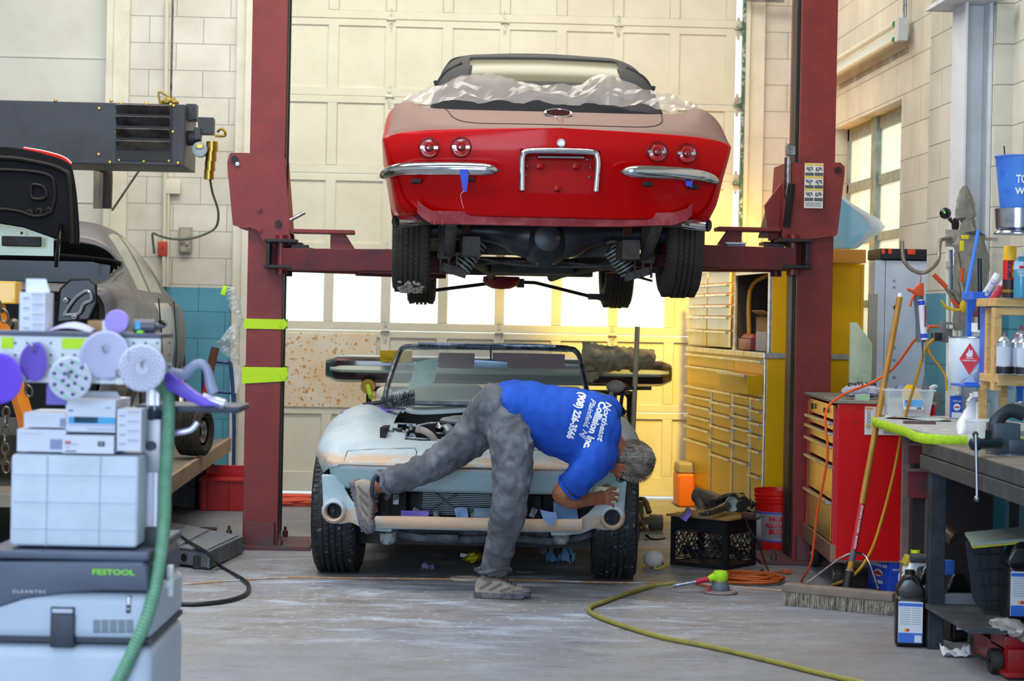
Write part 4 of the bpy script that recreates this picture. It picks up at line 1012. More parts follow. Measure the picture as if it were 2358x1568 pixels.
# wing mirror and door top on the left
mb = MB();mb.ball(Vector(tuple(GL(885,905,11.9))),(.05,.03,.04));mb.build('door_mirror',mat('mirror_cream','cfc7ae',.4),GC)
td = mat('tire_chalk','1d1f23',.6,col2='9fa9b5',scale=34,mix=(.60,.78),bump=.4,bscale=90)
for px,py in ((780,1315),(1412,1331)):
 q = GMI @ gd(px,py,.0);tyre(GC,(q.x,q.y+.02,.342),.342,.245,0 if q.x > 0 else PI,tread='x',dust=td)
for s in (-1,1):tyre(GC,(s*.73,3.30,.342),.342,.22,0 if s > 0 else PI,dust=rubber)
def gout(mbx,name,m,lab,cat,group=None,**k):
 o = mbx.build(name,m,None,**k);o.matrix_world = GC.matrix_basis.copy();return tag(o,lab,cat,group)
GM = GC.matrix_basis
# black wheel brush lying on the left wing
bs_m = mat('brush_bristle','3a3d42',.9,col2='7c8288',scale=60)
br_o = empty('bristle_brush',(0,0,0),0,'black bristle brush lying on the left wing of the grey car below the windscreen','brush')
mb = MB();W_ = lambda px,py,d:dp(px,py,d);mb.tube([W_(836,933,11.15),W_(860,929,11.15),W_(880,926,11.15)],.013,n=10);mb.build('handle',black_pl,br_o)
mb = MB();ax0,ax1 = W_(878,933,11.15),W_(955,916,11.15);mb.cyl(ax0,ax1,.012,n=10)
for k in range(900):
 t = random.random();a = random.random()*2*PI;p = ax0.lerp(ax1,t);L_ = .042+random.random()*.012;q = p+Vector((.25*(random.random()-.5)*L_,math.cos(a)*L_,math.sin(a)*L_));s_ = Vector((.0012,0,0));u_ = Vector((0,.0012*math.sin(a),-.0012*math.cos(a)))
 mb.add([p-s_,p+s_,q+s_*.5,q-s_*.5],[(0,1,2,3)])
bo = mb.build('bristles',bs_m,br_o,smooth=False);bo['kind'] = 'stuff'
# abrasive sheets, papers, tools on the wing and in the nose
pap = mat('purple_abrasive','7466c0',.8);papb = mat('blue_paper_towel','8fb0dd',.8)
def flake(px,py,d,w,h,m,lab,cat,rz=0,tilt=0,seed=0,name='sandpaper_sheet',group=None,curl=.02,up=0):
 c = dp(px,py,d);Rm = Matrix.Rotation(rz,3,'Z') @ Matrix.Rotation(tilt,3,'X');mb = MB()
 def fn(u,v):x,y = (u-.5)*w,(v-.5)*h;return c+Rm @ Vector((x,y,curl*math.sin(u*3+seed)*math.cos(v*2.5+seed*2)+up))
 mb.grid(fn,8,6);return tag(mb.build(name,m,solid=.001),lab,cat,group)
flake(806,950,11.05,.10,.05,pap,'thin purple abrasive strip curled on the left fender peak of the grey car','sandpaper',.3,.3,1)
flake(902,939,11.15,.15,.09,pap,'purple abrasive sheet lying behind the left fender beside the brush','sandpaper',.2,.3,2)
mb = MB()
for k in range(8):c = dp(846+random.random()*42,938+random.random()*12,11.15);mb.box(c,(.04,.03,.012),rz=random.random()*3,rot=Matrix.Rotation(random.random(),3,'Y') @ Matrix.Rotation(random.random()*3,3,'Z'),mi=k % 2)
tag(mb.build('masking_debris',[dark,alu],smooth=False),'heap of black and silver masking debris at the rear of the left fender','debris',kind='stuff')
flake(955,1186,10.3,.15,.05,pap,'purple abrasive strip lying on the front rail below the radiator','sandpaper',-.15,1.1,1)
flake(1063,1180,10.3,.07,.05,papb,'small blue paper offcut propped against the radiator foot','paper',.3,1.0,3)
flake(1113,1182,10.32,.10,.06,mat('dusty_blue_paper','7f97ae',.8),'dusty blue paper scrap behind the standing leg at the radiator foot','paper',0,1.2,4)
flake(1302,1178,10.33,.13,.10,mat('blue_grey_cloth','6f93c0',.9),'blue folded cloth under the mechanic\'s forearm, leaning on the front rail','cloth',.1,1.25,2)
mb = MB();c = [dp(x,y,10.13) for x,y in ((1244,1174),(1255,1177),(1270,1180),(1281,1181),(1283,1192),(1277,1205),(1269,1215),(1262,1208),(1253,1198),(1248,1188))];cc = dp(1265,1190,10.10)
vs = c+[cc]+[p+Vector((0,.03,0)) for p in c];n_ = len(c);mb.add(vs,[(i,(i+1) % n_,n_) for i in range(n_)]+[(i,n_+1+i,n_+1+(i+1) % n_,(i+1) % n_) for i in range(n_)]);tag(mb.build('paper_towel',papb,smooth=False),'pale blue paper towel hanging point down over the front rail','paper towel')
# estimate sheet taped behind the glass
sh = mat('sheet_green_white','9fc6bf',.7,col2='7fae9e',scale=12)
mb = MB();P = [dp(x,y,11.95) for x,y in ((958,833),(1010,823),(1000,880),(940,898))];mb.add(P,[(0,1,2,3)]);o = mb.build('paper_notice',sh,smooth=False,solid=.001);tag(o,'pale green paper sheet fixed behind the windscreen of the grey car','paper')
# things on the stand behind: dark panel, folded canvas, sponge
st = empty('panel_stand',dp(1150,900,14.0).xy.to_3d(),0,'padded panel stand behind the grey car, yellow foam ends on its arms','stand')
o_ = st.location
foam = mat('foam_tan','a8813e',.9);mb = MB()
for px in (850,1450):p = dp(px,900,14.0)-o_;mb.cyl((p.x,p.y,.0),(p.x,p.y,p.z),.02,n=10);mb.box((p.x,p.y,.015),(.3,.5,.03))
p,q = dp(850,895,14.0)-o_,dp(1450,905,14.0)-o_;mb.cyl(p,q,.02,n=10);mb.build('stand_frame',dark,st)
for px in (847,1430):
 p = dp(px,890,13.7)-o_;mb = MB();mb.cyl(p,p+Vector((0,.25,.0)),.05 if px < 1000 else .03,n=20);mb.build('foam_roller',foam,st)
 mb = MB();mb.cyl(p+Vector((0,-.01,0)),p+Vector((0.03,-.25,-.06)),.018,n=12);mb.build('grip',mat('grip_lime','9fbf2a',.5) if px < 1000 else dark,st)
pm = mat('dark_panel_paint','2c1d20',.25,coat=.8);pl_ = mat('panel_pale_face','a9b7ac',.4)
pn = empty('bumper_cover',(0,0,0),0,'long dark maroon bumper cover lying crosswise on the stand behind the grey car','car panel')
def long_(px0,py0,px1,py1,d,prof,name,m,n=30):
 a,b2 = dp(px0,py0,d),dp(px1,py1,d);ax = (b2-a);L_ = ax.length;ax.normalize();mb = MB();vs = [];k = len(prof)
 for i in range(n+1):
  t = i/n;e = min(t,1-t)*L_;cur = max(0,1-e/.12)**2
  for y,z in prof:vs.append(a+ax*(t*L_)+Vector((0,y+cur*.12,z*(1-.35*cur)-.0*cur)))
 mb.add(vs,[(i*k+j,i*k+j+1,(i+1)*k+j+1,(i+1)*k+j) for i in range(n) for j in range(k-1)])
 return mb.build(name,m,pn,solid=.004)
long_(748,850,1552,862,13.8,[(.10,.10),(.02,.088),(-.01,.06),(-.015,-.03),(0,-.07),(.06,-.09)],'cover_skin',pm)
long_(758,850,1545,862,13.75,[(.09,.03),(.0,.025),(-.03,.0),(-.03,-.02)],'cover_lip',pl_)
mb = MB();a_ = dp(815,829,13.85);mb.box(a_,(.24,.10,.012));tag(mb.build('pink_strip',mat('pink_board','b4707a',.6),smooth=False,bev=.003),'pink flat board lying on the left end of the dark bumper cover','board')
mb = MB();a_ = dp(912,819,13.7);mb.box(a_,(.22,.14,.07));mb.box(a_+Vector((0,-.002,-.038)),(.215,.14,.012),mi=1);tag(mb.build('sponge_block',[mat('sponge_yellow','b89a18',.9,col2='9a8210',scale=20),mat('sponge_blue','3c7f94',.9)],bev=.01),'yellow sponge block with blue base beside the left windscreen corner','sponge')
cv = mat('canvas_beige','c4b99c',.95,col2='ab9f80',scale=9,bump=.3,bscale=35)
mb = MB()
def canv(u,v):
 t = u;x0 = dp(1335+t*165,800+t*22,13.65);h = .20*(1-t*.45)
 n1 = noise.noise(Vector((t*6,v*4,2)));n2 = noise.noise(Vector((t*14,v*9,7)))
 return x0+Vector((0,-.10+.22*math.sin(v*PI)*-.5+.05*n1+.15*(v-.5),.04-v*h*(1+.3*n1)+.02*n2))
mb.grid(canv,50,20);o = mb.build('canvas_cloth',cv,solid=.01);tag(o,'beige crumpled canvas cloth heaped over the right end of the dark bumper cover','cloth')
mb = MB();crumple(mb,[dp(1340,815,13.6),dp(1360,850,13.6),dp(1358,880,13.6)],[.05,.09,.02],n=16,seed=2,amp=.25);mb.build('cloth_fold',cv,o)
# ======================= THE MECHANIC =========================================
man = empty('person',gd(1150,1378),0,'person in blue printed t-shirt and grey trousers bending over to sand the grey car','person')
MO = man.location.copy()
def J(px,py,d):return dp(px,py,d)-MO
VD = Vector((0,1,0))
# limbs are elliptical tubes whose local "up" axis points away from the camera
def limb(mb,pts,rad,n=20,sm=6):mb.tube([J(*p) for p in pts],rad,n=n,sm=sm,up=(0,1,0),ell=1)
def folds(o,amp,sc_,vec=(1,1,1),seed=0):
 me = o.data
 me.update();nn = [v.normal.copy() for v in me.vertices]
 for v,n_ in zip(me.vertices,nn):
  c = Vector((v.co.x*vec[0],v.co.y*vec[1],v.co.z*vec[2]))*sc_
  a = 1-abs(noise.noise(c+Vector((seed,0,0))))*2.4;b_ = noise.noise(c*2.3+Vector((0,seed,0)))
  v.co += n_*amp*(a*.8+b_*.7)
trm = mat('trouser_grey','50545c',.85,col2='777d88',scale=7,mix=(.45,.75),bump=.12,bscale=90)
mb = MB()
limb(mb,[(1150,930,9.92),(1172,985,9.82),(1180,1060,9.75),(1173,1160,9.72),(1158,1235,9.80),(1140,1300,9.86),(1138,1316,9.87)],
     [(.11,.12),(.108,.112),(.096,.10),(.083,.085),(.074,.076),(.063,.066),(.068,.07)])
limb(mb,[(1145,930,9.98),(1105,985,10.02),(1055,1030,10.04),(1000,1068,10.05),(940,1095,10.06),(893,1112,10.07),(880,1118,10.07)],
     [(.11,.12),(.108,.11),(.088,.092),(.073,.078),(.068,.072),(.060,.063),(.060,.063)])
mb.ball(J(1150,948,9.9),(.125,.14,.14),n=24);mb.ball(J(1140,932,9.88),(.10,.13,.10),n=20)
limb(mb,[(1140,942,9.9),(1160,938,9.9),(1185,936,9.9)],[(.11,.13),(.115,.13),(.10,.12)])
tr = remesh(mb.build('trousers',trm,man),.009,5)
folds(tr,.010,8,(1.7,1,1.1),3);folds(tr,.005,22,(1,1,.7),8)
mb = MB()   # turned-up cuffs and stitched seams
mb.tube([J(1138+38*math.cos(t*PI/8)*.98,1313+10*math.sin(t*PI/8)*0+6*math.sin(t*PI/4),9.87+.078*math.sin(t*PI/8)) for t in range(16)],[(.012,.010)]*16,n=8,closed=True)
a_ = J(884,1115,10.07);ax = (J(860,1125,10.07)-J(900,1109,10.07)).normalized();S_,U_,D_2 = basis(ax)
mb.tube([a_+S_*.068*math.cos(t*PI/8)+U_*.068*math.sin(t*PI/8)+ax*.012*math.sin(t*1.7) for t in range(16)],[(.014,.012)]*16,n=8,closed=True)
mb.build('trouser_cuff',trm,man)
# shirt
shm = mat('shirt_blue','144ab4',.85,col2='1854c2',scale=6,bump=.1,bscale=220)
mb = MB()
limb(mb,[(1168,944,9.90),(1190,936,9.90),(1238,952,9.90),(1290,972,9.90),(1345,985,9.90),(1385,990,9.91),(1408,992,9.93)],
     [(.132,.172),(.128,.165),(.150,.155),(.172,.15),(.182,.145),(.162,.135),(.09,.10)],n=32)
# shoulders and sleeves: near (right) arm, far (left) arm
limb(mb,[(1368,1020,9.86),(1368,1062,9.80),(1340,1095,9.81),(1316,1118,9.84)],[(.10,.09),(.085,.085),(.072,.075),(.070,.070)])
limb(mb,[(1375,960,9.95),(1392,962,10.02),(1395,1000,10.10),(1385,1025,10.14)],[(.09,.07),(.08,.075),(.07,.07),(.065,.065)])
mb.ball(J(1395,945,9.98),(.075,.09,.075),n=20);mb.ball(J(1388,1045,9.86),(.075,.09,.085),n=20);mb.ball(J(1345,1080,9.84),(.07,.08,.08),n=18)
sh_ = remesh(mb.build('shirt',shm,man),.0115,6)
folds(sh_,.008,6,(1.5,1,.5),5);folds(sh_,.0035,17,(1.2,1,.6),1)
mb = MB();c_ = J(1312,1122,9.845);ax = (J(1300,1130,9.86)-J(1325,1110,9.83)).normalized();S_,U_,D_2 = basis(ax);mb.tube([c_+S_*.070*math.cos(t*PI/10)+U_*.070*math.sin(t*PI/10) for t in range(20)],[(.008,.008)]*20,n=8,closed=True)
mb.build('sleeve_hem',shm,man)
mb = MB();P = [J(x,y,d) for x,y,d in ((1412,962,9.95),(1424,985,9.86),(1418,1018,9.84),(1404,1045,9.88),(1404,1030,10.02),(1410,985,10.05))];mb.tube(P+[P[0]],.009,n=8,sm=5);mb.build('collar',shm,man)
# skin: one continuous body under the clothes
skin = mat('skin_tan','a5694b',.5,col2='8c553b',scale=14,bump=.08,bscale=120,sub=.12)
mb = MB()
limb(mb,[(1160,940,9.9),(1250,955,9.9),(1350,985,9.9),(1400,1000,9.93)],[(.08,.08),(.09,.10),(.09,.12),(.06,.06)],n=16)
limb(mb,[(1395,998,9.92),(1412,1022,9.93),(1425,1040,9.95),(1440,1052,9.96)],[(.055,.06),(.058,.062),(.060,.066),(.05,.05)],n=20)
HC = J(1453,1062,9.97)
crown = (J(1490,1072,9.97)-J(1415,1042,9.95)).normalized();face = (Vector((-.10,.55,-.85)));face = (face-crown*face.dot(crown)).normalized();side = crown.cross(face)
HM = Matrix((side,face,crown)).transposed()
def HP(x,y,z):return HC+HM @ Vector((x,y,z))
mb.ball(HP(0,-.008,.012),(.077,.098,.098),n=28,M_=HM);mb.ball(HP(0,.032,-.045),(.060,.062,.072),n=22,M_=HM);mb.ball(HP(0,.055,-.082),(.034,.032,.028),n=16,M_=HM)
mb.tube([HP(0,.085,.02),HP(0,.108,-.022),HP(0,.098,-.035)],[.011,.016,.013],n=12,sm=3)       # nose
for s in (-1,1):
 mb.ball(HP(s*.012,.097,-.034),.010,n=10);mb.ball(HP(s*.032,.084,.022),(.022,.012,.009),n=12,M_=HM);mb.ball(HP(s*.042,.066,-.03),(.02,.016,.018),n=12,M_=HM)
mb.tube([HP(-.022,.088,-.062),HP(0,.094,-.060),HP(.022,.088,-.062)],.007,n=10,sm=3);mb.tube([HP(-.020,.086,-.072),HP(0,.091,-.073),HP(.020,.086,-.072)],.007,n=10,sm=3)
# near arm
EL = (1292,1138,9.84);WR = (1368,1149,10.02)
limb(mb,[(1375,1050,9.86),(1345,1085,9.83),(1312,1118,9.83),EL,(1318,1149,9.90),(1345,1148,9.97),WR,(1382,1146,10.04)],
     [(.06,.06),(.055,.055),(.050,.050),(.046,.047),(.047,.050),(.038,.042),(.027,.033),(.026,.036)],n=18,sm=5)
limb(mb,[(1392,960,10.0),(1394,1000,10.10),(1380,1035,10.15),(1375,1050,10.18),(1372,1060,10.20)],[(.05,.05),(.048,.048),(.04,.04),(.032,.032),(.03,.036)],n=16,sm=5)
# right hand round the sanding block: palm, four fingers, thumb
mb.ball(J(1391,1146,10.055),(.040,.022,.036),n=18);mb.ball(J(1382,1146,10.045),(.03,.024,.034),n=16)
FG = [[(1396,1133,10.05),(1408,1126,10.04),(1417,1126,10.055),(1421,1131,10.075)],
      [(1401,1141,10.045),(1413,1137,10.03),(1421,1138,10.05),(1424,1143,10.07)],
      [(1400,1150,10.045),(1412,1149,10.03),(1420,1151,10.045),(1421,1156,10.065)],
      [(1396,1158,10.05),(1406,1161,10.04),(1412,1164,10.05),(1412,1168,10.065)]]
for f_,r0 in zip(FG,(.0095,.0095,.009,.0078)):
 mb.tube([J(*q) for q in f_],[(r0+.001,r0+.001),(r0,r0),(r0*.92,r0*.92),(r0*.7,r0*.7)],n=12,sm=4)
 for q in f_[1:3]:mb.ball(J(*q),r0*1.08,n=10)
mb.tube([J(1384,1132,10.055),J(1390,1122,10.065),J(1398,1118,10.085),J(1404,1120,10.10)],[(.013,.013),(.0115,.0115),(.010,.010),(.008,.008)],n=12,sm=4)
# left hand flat on the wing behind the chest
for k,(dx,dy) in enumerate(((10,12),(4,16),(-3,17),(-9,14))):mb.tube([J(1372,1060,10.20),J(1372+dx*.6,1060+dy*.6,10.21),J(1372+dx,1060+dy*1.1,10.215)],[(.010,.010),(.009,.009),(.007,.007)],n=10,sm=3)
mb.tube([J(1365,1056,10.20),J(1358,1062,10.205),J(1354,1068,10.21)],[(.012,.012),(.011,.011),(.008,.008)],n=10,sm=3)
# ankles inside the shoes
limb(mb,[(1173,1160,9.72),(1150,1262,9.83),(1138,1320,9.87),(1132,1352,9.87),(1165,1368,9.86)],[(.05,.05),(.045,.05),(.036,.04),(.036,.036),(.03,.03)],n=14,sm=4)
limb(mb,[(1178,1000,9.85),(1173,1160,9.72)],[(.06,.06),(.05,.05)],n=14)
limb(mb,[(1150,945,9.95),(1000,1068,10.05),(885,1116,10.07),(852,1135,10.08),(858,1180,10.09)],[(.06,.06),(.05,.05),(.036,.036),(.034,.034),(.028,.028)],n=14,sm=4)
limb(mb,[(1160,940,9.9),(1178,1000,9.85)],[(.08,.08),(.06,.06)],n=14)
bd = remesh(mb.build('body',skin,man),.0042,3,.4)
# ears
for s in (-1,1):
 mb = MB();c0 = HP(s*.072,.004,-.046)
 ring_ = [c0+HM @ Vector((s*.012,.017*math.cos(t*PI/8)-.004,.031*math.sin(t*PI/8))) for t in range(16)];mb.tube(ring_,.0055,n=8,closed=True)
 mb.ball(c0+HM @ Vector((s*.004,0,0)),(.008,.015,.026),n=12,M_=HM);mb.ball(c0+HM @ Vector((s*.006,.004,-.026)),.008,n=8);mb.build('ear',mat('ear_skin','a85d44',.5,sub=.1),man)
eyew = mat('eye_white','e8e4dc',.3);
for s in (-1,1):
 mb = MB();mb.ball(HP(s*.031,.079,.002),.0115,n=14);mb.ball(HP(s*.031,.0885,.002),.005,n=10,mi=1);mb.build('eye',[eyew,mat('iris_dark','2c2420',.3)],man)
# hair: cap plus short grey strands
hm_ = mat('hair_grey','7f7970',.6,col2='46372e',scale=22,mix=(.4,.6),bump=.3,bscale=200,stretch=(1,1,1))
mb = MB()
mb.ball(HP(0,-.014,.012),(.088,.105,.104),n=44,M_=HM)
vs = mb.v;keep = []
hairo = mb.build('hair',hm_,man)
bmh = bmesh.new();bmh.from_mesh(hairo.data)
dele = []
for v in bmh.verts:
 q = HM.transposed() @ (v.co-HC)
 if (q.y > .05 and q.z < .05) or q.z < -.078 or (abs(q.x) > .05 and q.z < -.020 and q.y > -.015) or (q.y > .082):dele.append(v)
bmesh.ops.delete(bmh,geom=dele,context='VERTS');bmh.to_mesh(hairo.data);bmh.free()
me = hairo.data
for v in me.vertices:v.co += (v.co-HC).normalized()*.004*noise.noise(v.co*60)
hs = MB();hv = list(me.vertices)
for k in range(4200):
 v = random.choice(hv);c_ = v.co+Vector([random.uniform(-.006,.006) for _ in range(3)]);n_ = (c_-HC).normalized()
 q = HM.transposed() @ (c_-HC);flow = (HM @ Vector((q.x*.5,.6+q.y,-.9 if q.y < 0 else .1))).normalized()
 L_ = .016+random.random()*.014;tip = c_+(n_*.30+flow*.9).normalized()*L_;sd = n_.cross(flow).normalized()*.0009
 mid = (c_+tip)/2+n_*.002
 hs.add([c_-sd,c_+sd,mid+sd,mid-sd,tip],[(0,1,2,3),(3,2,4)])
ho = hs.build('hair_strands',mat('hair_strand_grey','948e86',.55,col2='4d3c31',scale=16,mix=(.42,.58)),man,smooth=False);ho['kind'] = 'stuff'
# glasses
mb = MB()
for s in (-1,1):
 c0 = HP(s*.032,.106,-.012);mb.tube([c0+HM @ Vector((.023*math.cos(t*PI/8),0,.018*math.sin(t*PI/8))) for t in range(16)],.0022,n=6,closed=True)
 mb.tube([HP(s*.055,.104,-.01),HP(s*.078,.06,-.018),HP(s*.080,.01,-.03),HP(s*.078,-.01,-.045)],.0022,n=6,sm=3)
mb.tube([HP(-.010,.108,.003),HP(0,.112,.006),HP(.010,.108,.003)],.002,n=6);mb.build('glasses',mat('glasses_frame','2a2422',.3,.4),man)
# shoes
shoe1 = mat('shoe_taupe','9b9488',.75,col2='7e756b',scale=14,bump=.15,bscale=160);shoe2 = mat('shoe_panel_grey','6c6668',.8);sole = mat('shoe_sole','77717b',.7,col2='4c4a52',scale=20);navy = mat('shoe_collar_navy','2f3648',.8)
def shoe(org,fwd,up,nm_=None):
 fwd = Vector(fwd).normalized();up = Vector(up);up = (up-fwd*up.dot(fwd)).normalized();rt = fwd.cross(up)
 M3 = Matrix((rt,fwd,up)).transposed();T = lambda x,y,z:org+M3 @ Vector((x,y,z))
 sh = empty('shoe',org,0,parent=man);sh.location = org
 mb = MB()
 st_ = [(-.125,.022,.060,.030),(-.118,.034,.085,.035),(-.09,.038,.115,.036),(-.05,.039,.118,.037),(-.01,.042,.10,.040),(.04,.047,.072,.045),(.09,.048,.060,.046),(.125,.040,.050,.036),(.148,.022,.034,.022)]
 n = 20;vs = []
 for y,wx,h,wb in st_:
  for k in range(n):
   t = 2*PI*k/n;x = wx*math.cos(t);z = .022+(h-.022)*max(0,math.sin(t))**.8 if math.sin(t) > 0 else .022+.008*math.sin(t)
   vs.append(T(x,y,z))
 P = len(st_);fs = [(i*n+k,i*n+(k+1) % n,(i+1)*n+(k+1) % n,(i+1)*n+k) for i in range(P-1) for k in range(n)]+[tuple(range(n-1,-1,-1)),tuple((P-1)*n+k for k in range(n))]
 m2 = MB();m2.add([v-org for v in vs],fs);m2.build('upper',shoe1,sh,sub=1)
 m2 = MB();out = [(-.13,.018),(-.122,.032),(-.09,.040),(-.04,.038),(.0,.040),(.05,.050),(.10,.051),(.135,.038),(.153,.015)]
 ring_ = [(w,y) for y,w in out]+[(-w,y) for y,w in reversed(out)];ring_ = [(p.x,p.y) for p in catmull([(a,b,0) for a,b in ring_+[ring_[0]]],3)][:-1]
 vs = []
 for z,k in ((.0,.96),(.008,1.0),(.028,.99)):vs += [T(x*k,y*(.985 if k < 1 else 1),z+(.010 if y > .12 else 0)*(1-z/.03))-org for x,y in ring_]
 q = len(ring_);m2.add(vs,[(l*q+i,l*q+(i+1) % q,(l+1)*q+(i+1) % q,(l+1)*q+i) for l in range(2) for i in range(q)]+[tuple(range(q-1,-1,-1)),tuple(2*q+i for i in range(q))])
 for k in range(14):m2.box(T(0,-.12+k*.019,-.002)-org,(.07,.010,.008),rot=M3)
 m2.build('sole',sole,sh,auto=50)
 m2 = MB();m2.tube([T(.037*math.cos(t*PI/8),-.07+.052*math.sin(t*PI/8),.118-.016*math.sin(t*PI/8))-org for t in range(16)],.011,n=8,closed=True);m2.build('collar',navy,sh)
 m2 = MB()
 for k in range(5):yy = -.005+k*.019;zz = .103-k*.0095;m2.tube([T(-.022,yy,zz-.004)-org,T(0,yy+.004,zz+.006)-org,T(.022,yy+.006,zz-.004)-org],.0032,n=6,sm=3)
 m2.tube([T(.01,-.01,.112)-org,T(.035,.0,.13)-org,T(.042,-.015,.10)-org],.0025,n=6,sm=4);m2.build('laces',mat('lace_dark','3a3438',.9),sh)
 m2 = MB()
 for s in (-1,1):
  for (y0,z0,y1,z1) in ((-.10,.045,-.04,.085),(-.05,.040,.01,.075),(.0,.035,.055,.055),(.04,.032,.11,.040)):
   m2.tube([T(s*.0405,y0,z0)-org,T(s*.044,(y0+y1)/2,(z0+z1)/2)-org,T(s*.040,y1,z1)-org],[(.002,.006)]*3,n=6,sm=3)
 m2.build('side_panel',shoe2,sh)
 m2 = MB();m2.ball(T(0,.118,.034)-org,(.040,.036,.020),n=16,M_=M3);m2.build('toe_cap',mat('toe_grey','6d6c76',.7),sh)
 return sh,T
g0 = dp(1151,1383,9.86);org = Vector((g0.x-MO.x,g0.y-MO.y,.004))
rs,T1 = shoe(org,(1,-.10,0),(0,0,1))
o0 = J(826,1163,10.08);shoe(o0,J(848,1222,10.09)-J(818,1108,10.08),J(880,1140,10.03)-J(835,1160,10.08))
# glove / rag hanging from the back pocket
mb = MB();crumple(mb,[J(1204,1000,9.80),J(1200,1018,9.78),J(1192,1040,9.77)],[.03,.042,.018],n=12,seed=4,amp=.3)
o = mb.build('pocket_rag',mat('rag_dark','2f3c48',.95,bump=.4,bscale=120),None);o.location = MO;tag(o,'dark fuzzy rag tucked in the trouser pocket of the bending mechanic','rag')
# sanding block in the hand
mb = MB();c_ = dp(1396,1137,10.062);mb.box(c_,(.122,.03,.070),rot=Matrix.Rotation(.10,3,'Y'));mb.box(c_+Vector((0,.017,0)),(.125,.005,.072),rot=Matrix.Rotation(.10,3,'Y'),mi=1)
tag(mb.build('sanding_block',[mat('block_pale_yellow','d5d6b8',.7),mat('abrasive_lilac','b7add8',.8)],bev=.006),'pale yellow sanding block held in the mechanic\'s right hand','sanding block')
# shirt print, laid on the cloth
bvs = bvh_of(sh_);white_ink = mat('shirt_print_white','dfe3ee',.7)
def projtext(name,txt,p0,p1,hpx,bold=.0,shear=0):
 me = text_mesh(txt,1.0,ext=0,align='LEFT',bold=bold,shear=shear)
 xs = [v.co.x for v in me.vertices];w_ = max(xs)-min(xs);x0 = min(xs)
 b2 = bmesh.new();b2.from_mesh(me);bmesh.ops.triangulate(b2,faces=b2.faces)
 for _ in range(2):bmesh.ops.subdivide_edges(b2,edges=[e for e in b2.edges if e.calc_length() > .12],cuts=1);bmesh.ops.triangulate(b2,faces=b2.faces)
 b2.to_mesh(me);b2.free()
 d = Vector((p1[0]-p0[0],p1[1]-p0[1]));L_ = d.length;d.normalize();up = Vector((d.y,-d.x))
 for v in me.vertices:
  px = p0[0]+d.x*(v.co.x-x0)/w_*L_+up.x*v.co.y*hpx;py = p0[1]+d.y*(v.co.x-x0)/w_*L_+up.y*v.co.y*hpx
  r = ray(px,py).normalized();h = bvs.ray_cast(CAMP-MO,r)
  v.co = (h[0]-r*.0025) if h[0] else dp(px,py,9.78)-MO
 me.materials.clear();me.materials.append(white_ink);return link(name,me,man)
projtext('shirt_lettering','Northeast',(1402,926),(1381,1017),20,.03,.3)
projtext('shirt_lettering','Collision Inc.',(1388,925),(1350,1033),23,.05)
projtext('shirt_lettering','Plainfield, NJ',(1367,919),(1341,1010),18,.015,.4)
projtext('shirt_lettering','(908) 226-3566',(1342,904),(1311,1010),23,.05)
# ======================= LEFT SIDE: SEDAN ON THE RACK =========================
SD = empty('black_sedan',(-2.47,10.42,.50),R(1.5),'dust covered black sedan on the frame rack at left, boot lid standing open','car')
sp_ = mat('sedan_dusty_paint','5b585b',.5,coat=.12,col2='444144',scale=2.5);sbl = mat('sedan_black_gloss','0b0c0f',.3,coat=.12,spec=.25);sgl = mat('sedan_window','8f9689',.15,col2='a8ab9c',scale=1.5);swh = mat('sedan_door_reflection','b9bab4',.3,coat=.5,col2='a3a29b',scale=3)
SS = [
 (.00,[(.60,.30),(.78,.35),(.84,.60),(.845,.85),(.82,.94),(.76,.97),(.5,.98),(.3,.985),(0,.985)]),
 (.12,[(.74,.22),(.86,.40),(.895,.65),(.89,.88),(.865,.97),(.79,1.01),(.5,1.02),(.3,1.025),(0,1.025)]),
 (.70,[(.78,.20),(.88,.40),(.91,.65),(.905,.88),(.88,.98),(.80,1.04),(.6,1.07),(.3,1.08),(0,1.08)]),
 (1.05,[(.78,.20),(.88,.40),(.91,.65),(.905,.88),(.87,.98),(.79,1.09),(.66,1.15),(.4,1.17),(0,1.17)]),
 (1.50,[(.78,.20),(.87,.40),(.91,.65),(.90,.87),(.85,.97),(.74,1.19),(.63,1.34),(.45,1.385),(0,1.40)]),
 (2.10,[(.78,.20),(.87,.40),(.91,.65),(.90,.86),(.85,.96),(.73,1.21),(.61,1.37),(.45,1.42),(0,1.45)]),
 (2.90,[(.78,.20),(.87,.40),(.91,.65),(.90,.86),(.85,.96),(.73,1.19),(.60,1.34),(.45,1.39),(0,1.43)]),
 (3.40,[(.78,.20),(.87,.40),(.91,.65),(.90,.86),(.85,.95),(.76,1.08),(.64,1.18),(.45,1.22),(0,1.24)]),
 (3.85,[(.78,.22),(.87,.40),(.91,.65),(.895,.84),(.85,.91),(.76,.95),(.6,.98),(.4,1.0),(0,1.01)]),
 (4.70,[(.60,.25),(.74,.40),(.78,.55),(.77,.68),(.72,.73),(.62,.76),(.5,.77),(.3,.78),(0,.78)])]
rows = loft_half(SS,5,6)
def smi(c):
 if c.x > .5 and 1.0 < c.z < 1.335 and 1.50 < c.y < 3.25:
  return 1 if 2.12 < c.y < 2.2 or 2.95 < c.y else 2
 if c.z > .97 and 2.9 < c.y < 3.5:return 1
 if c.x > .7 and 3.0 < c.y < 3.35:return 1
 if c.x > .7 and 2.05 < c.y < 3.0 and c.z < .93:return 3  # front door: whitish reflection on black paint, put in as a pale colour
 return 0
mb = MB();add_rows(mb,rows,skip=lambda c:(abs(c.x) < .76 and .10 < c.y < 1.25 and c.z > .95),mi=smi)
sb = mb.build('body',[sp_,sbl,sgl,swh],SD,auto=60,solid=.01)
mb = MB()
def sxy(c,out=0):return Vector(c)
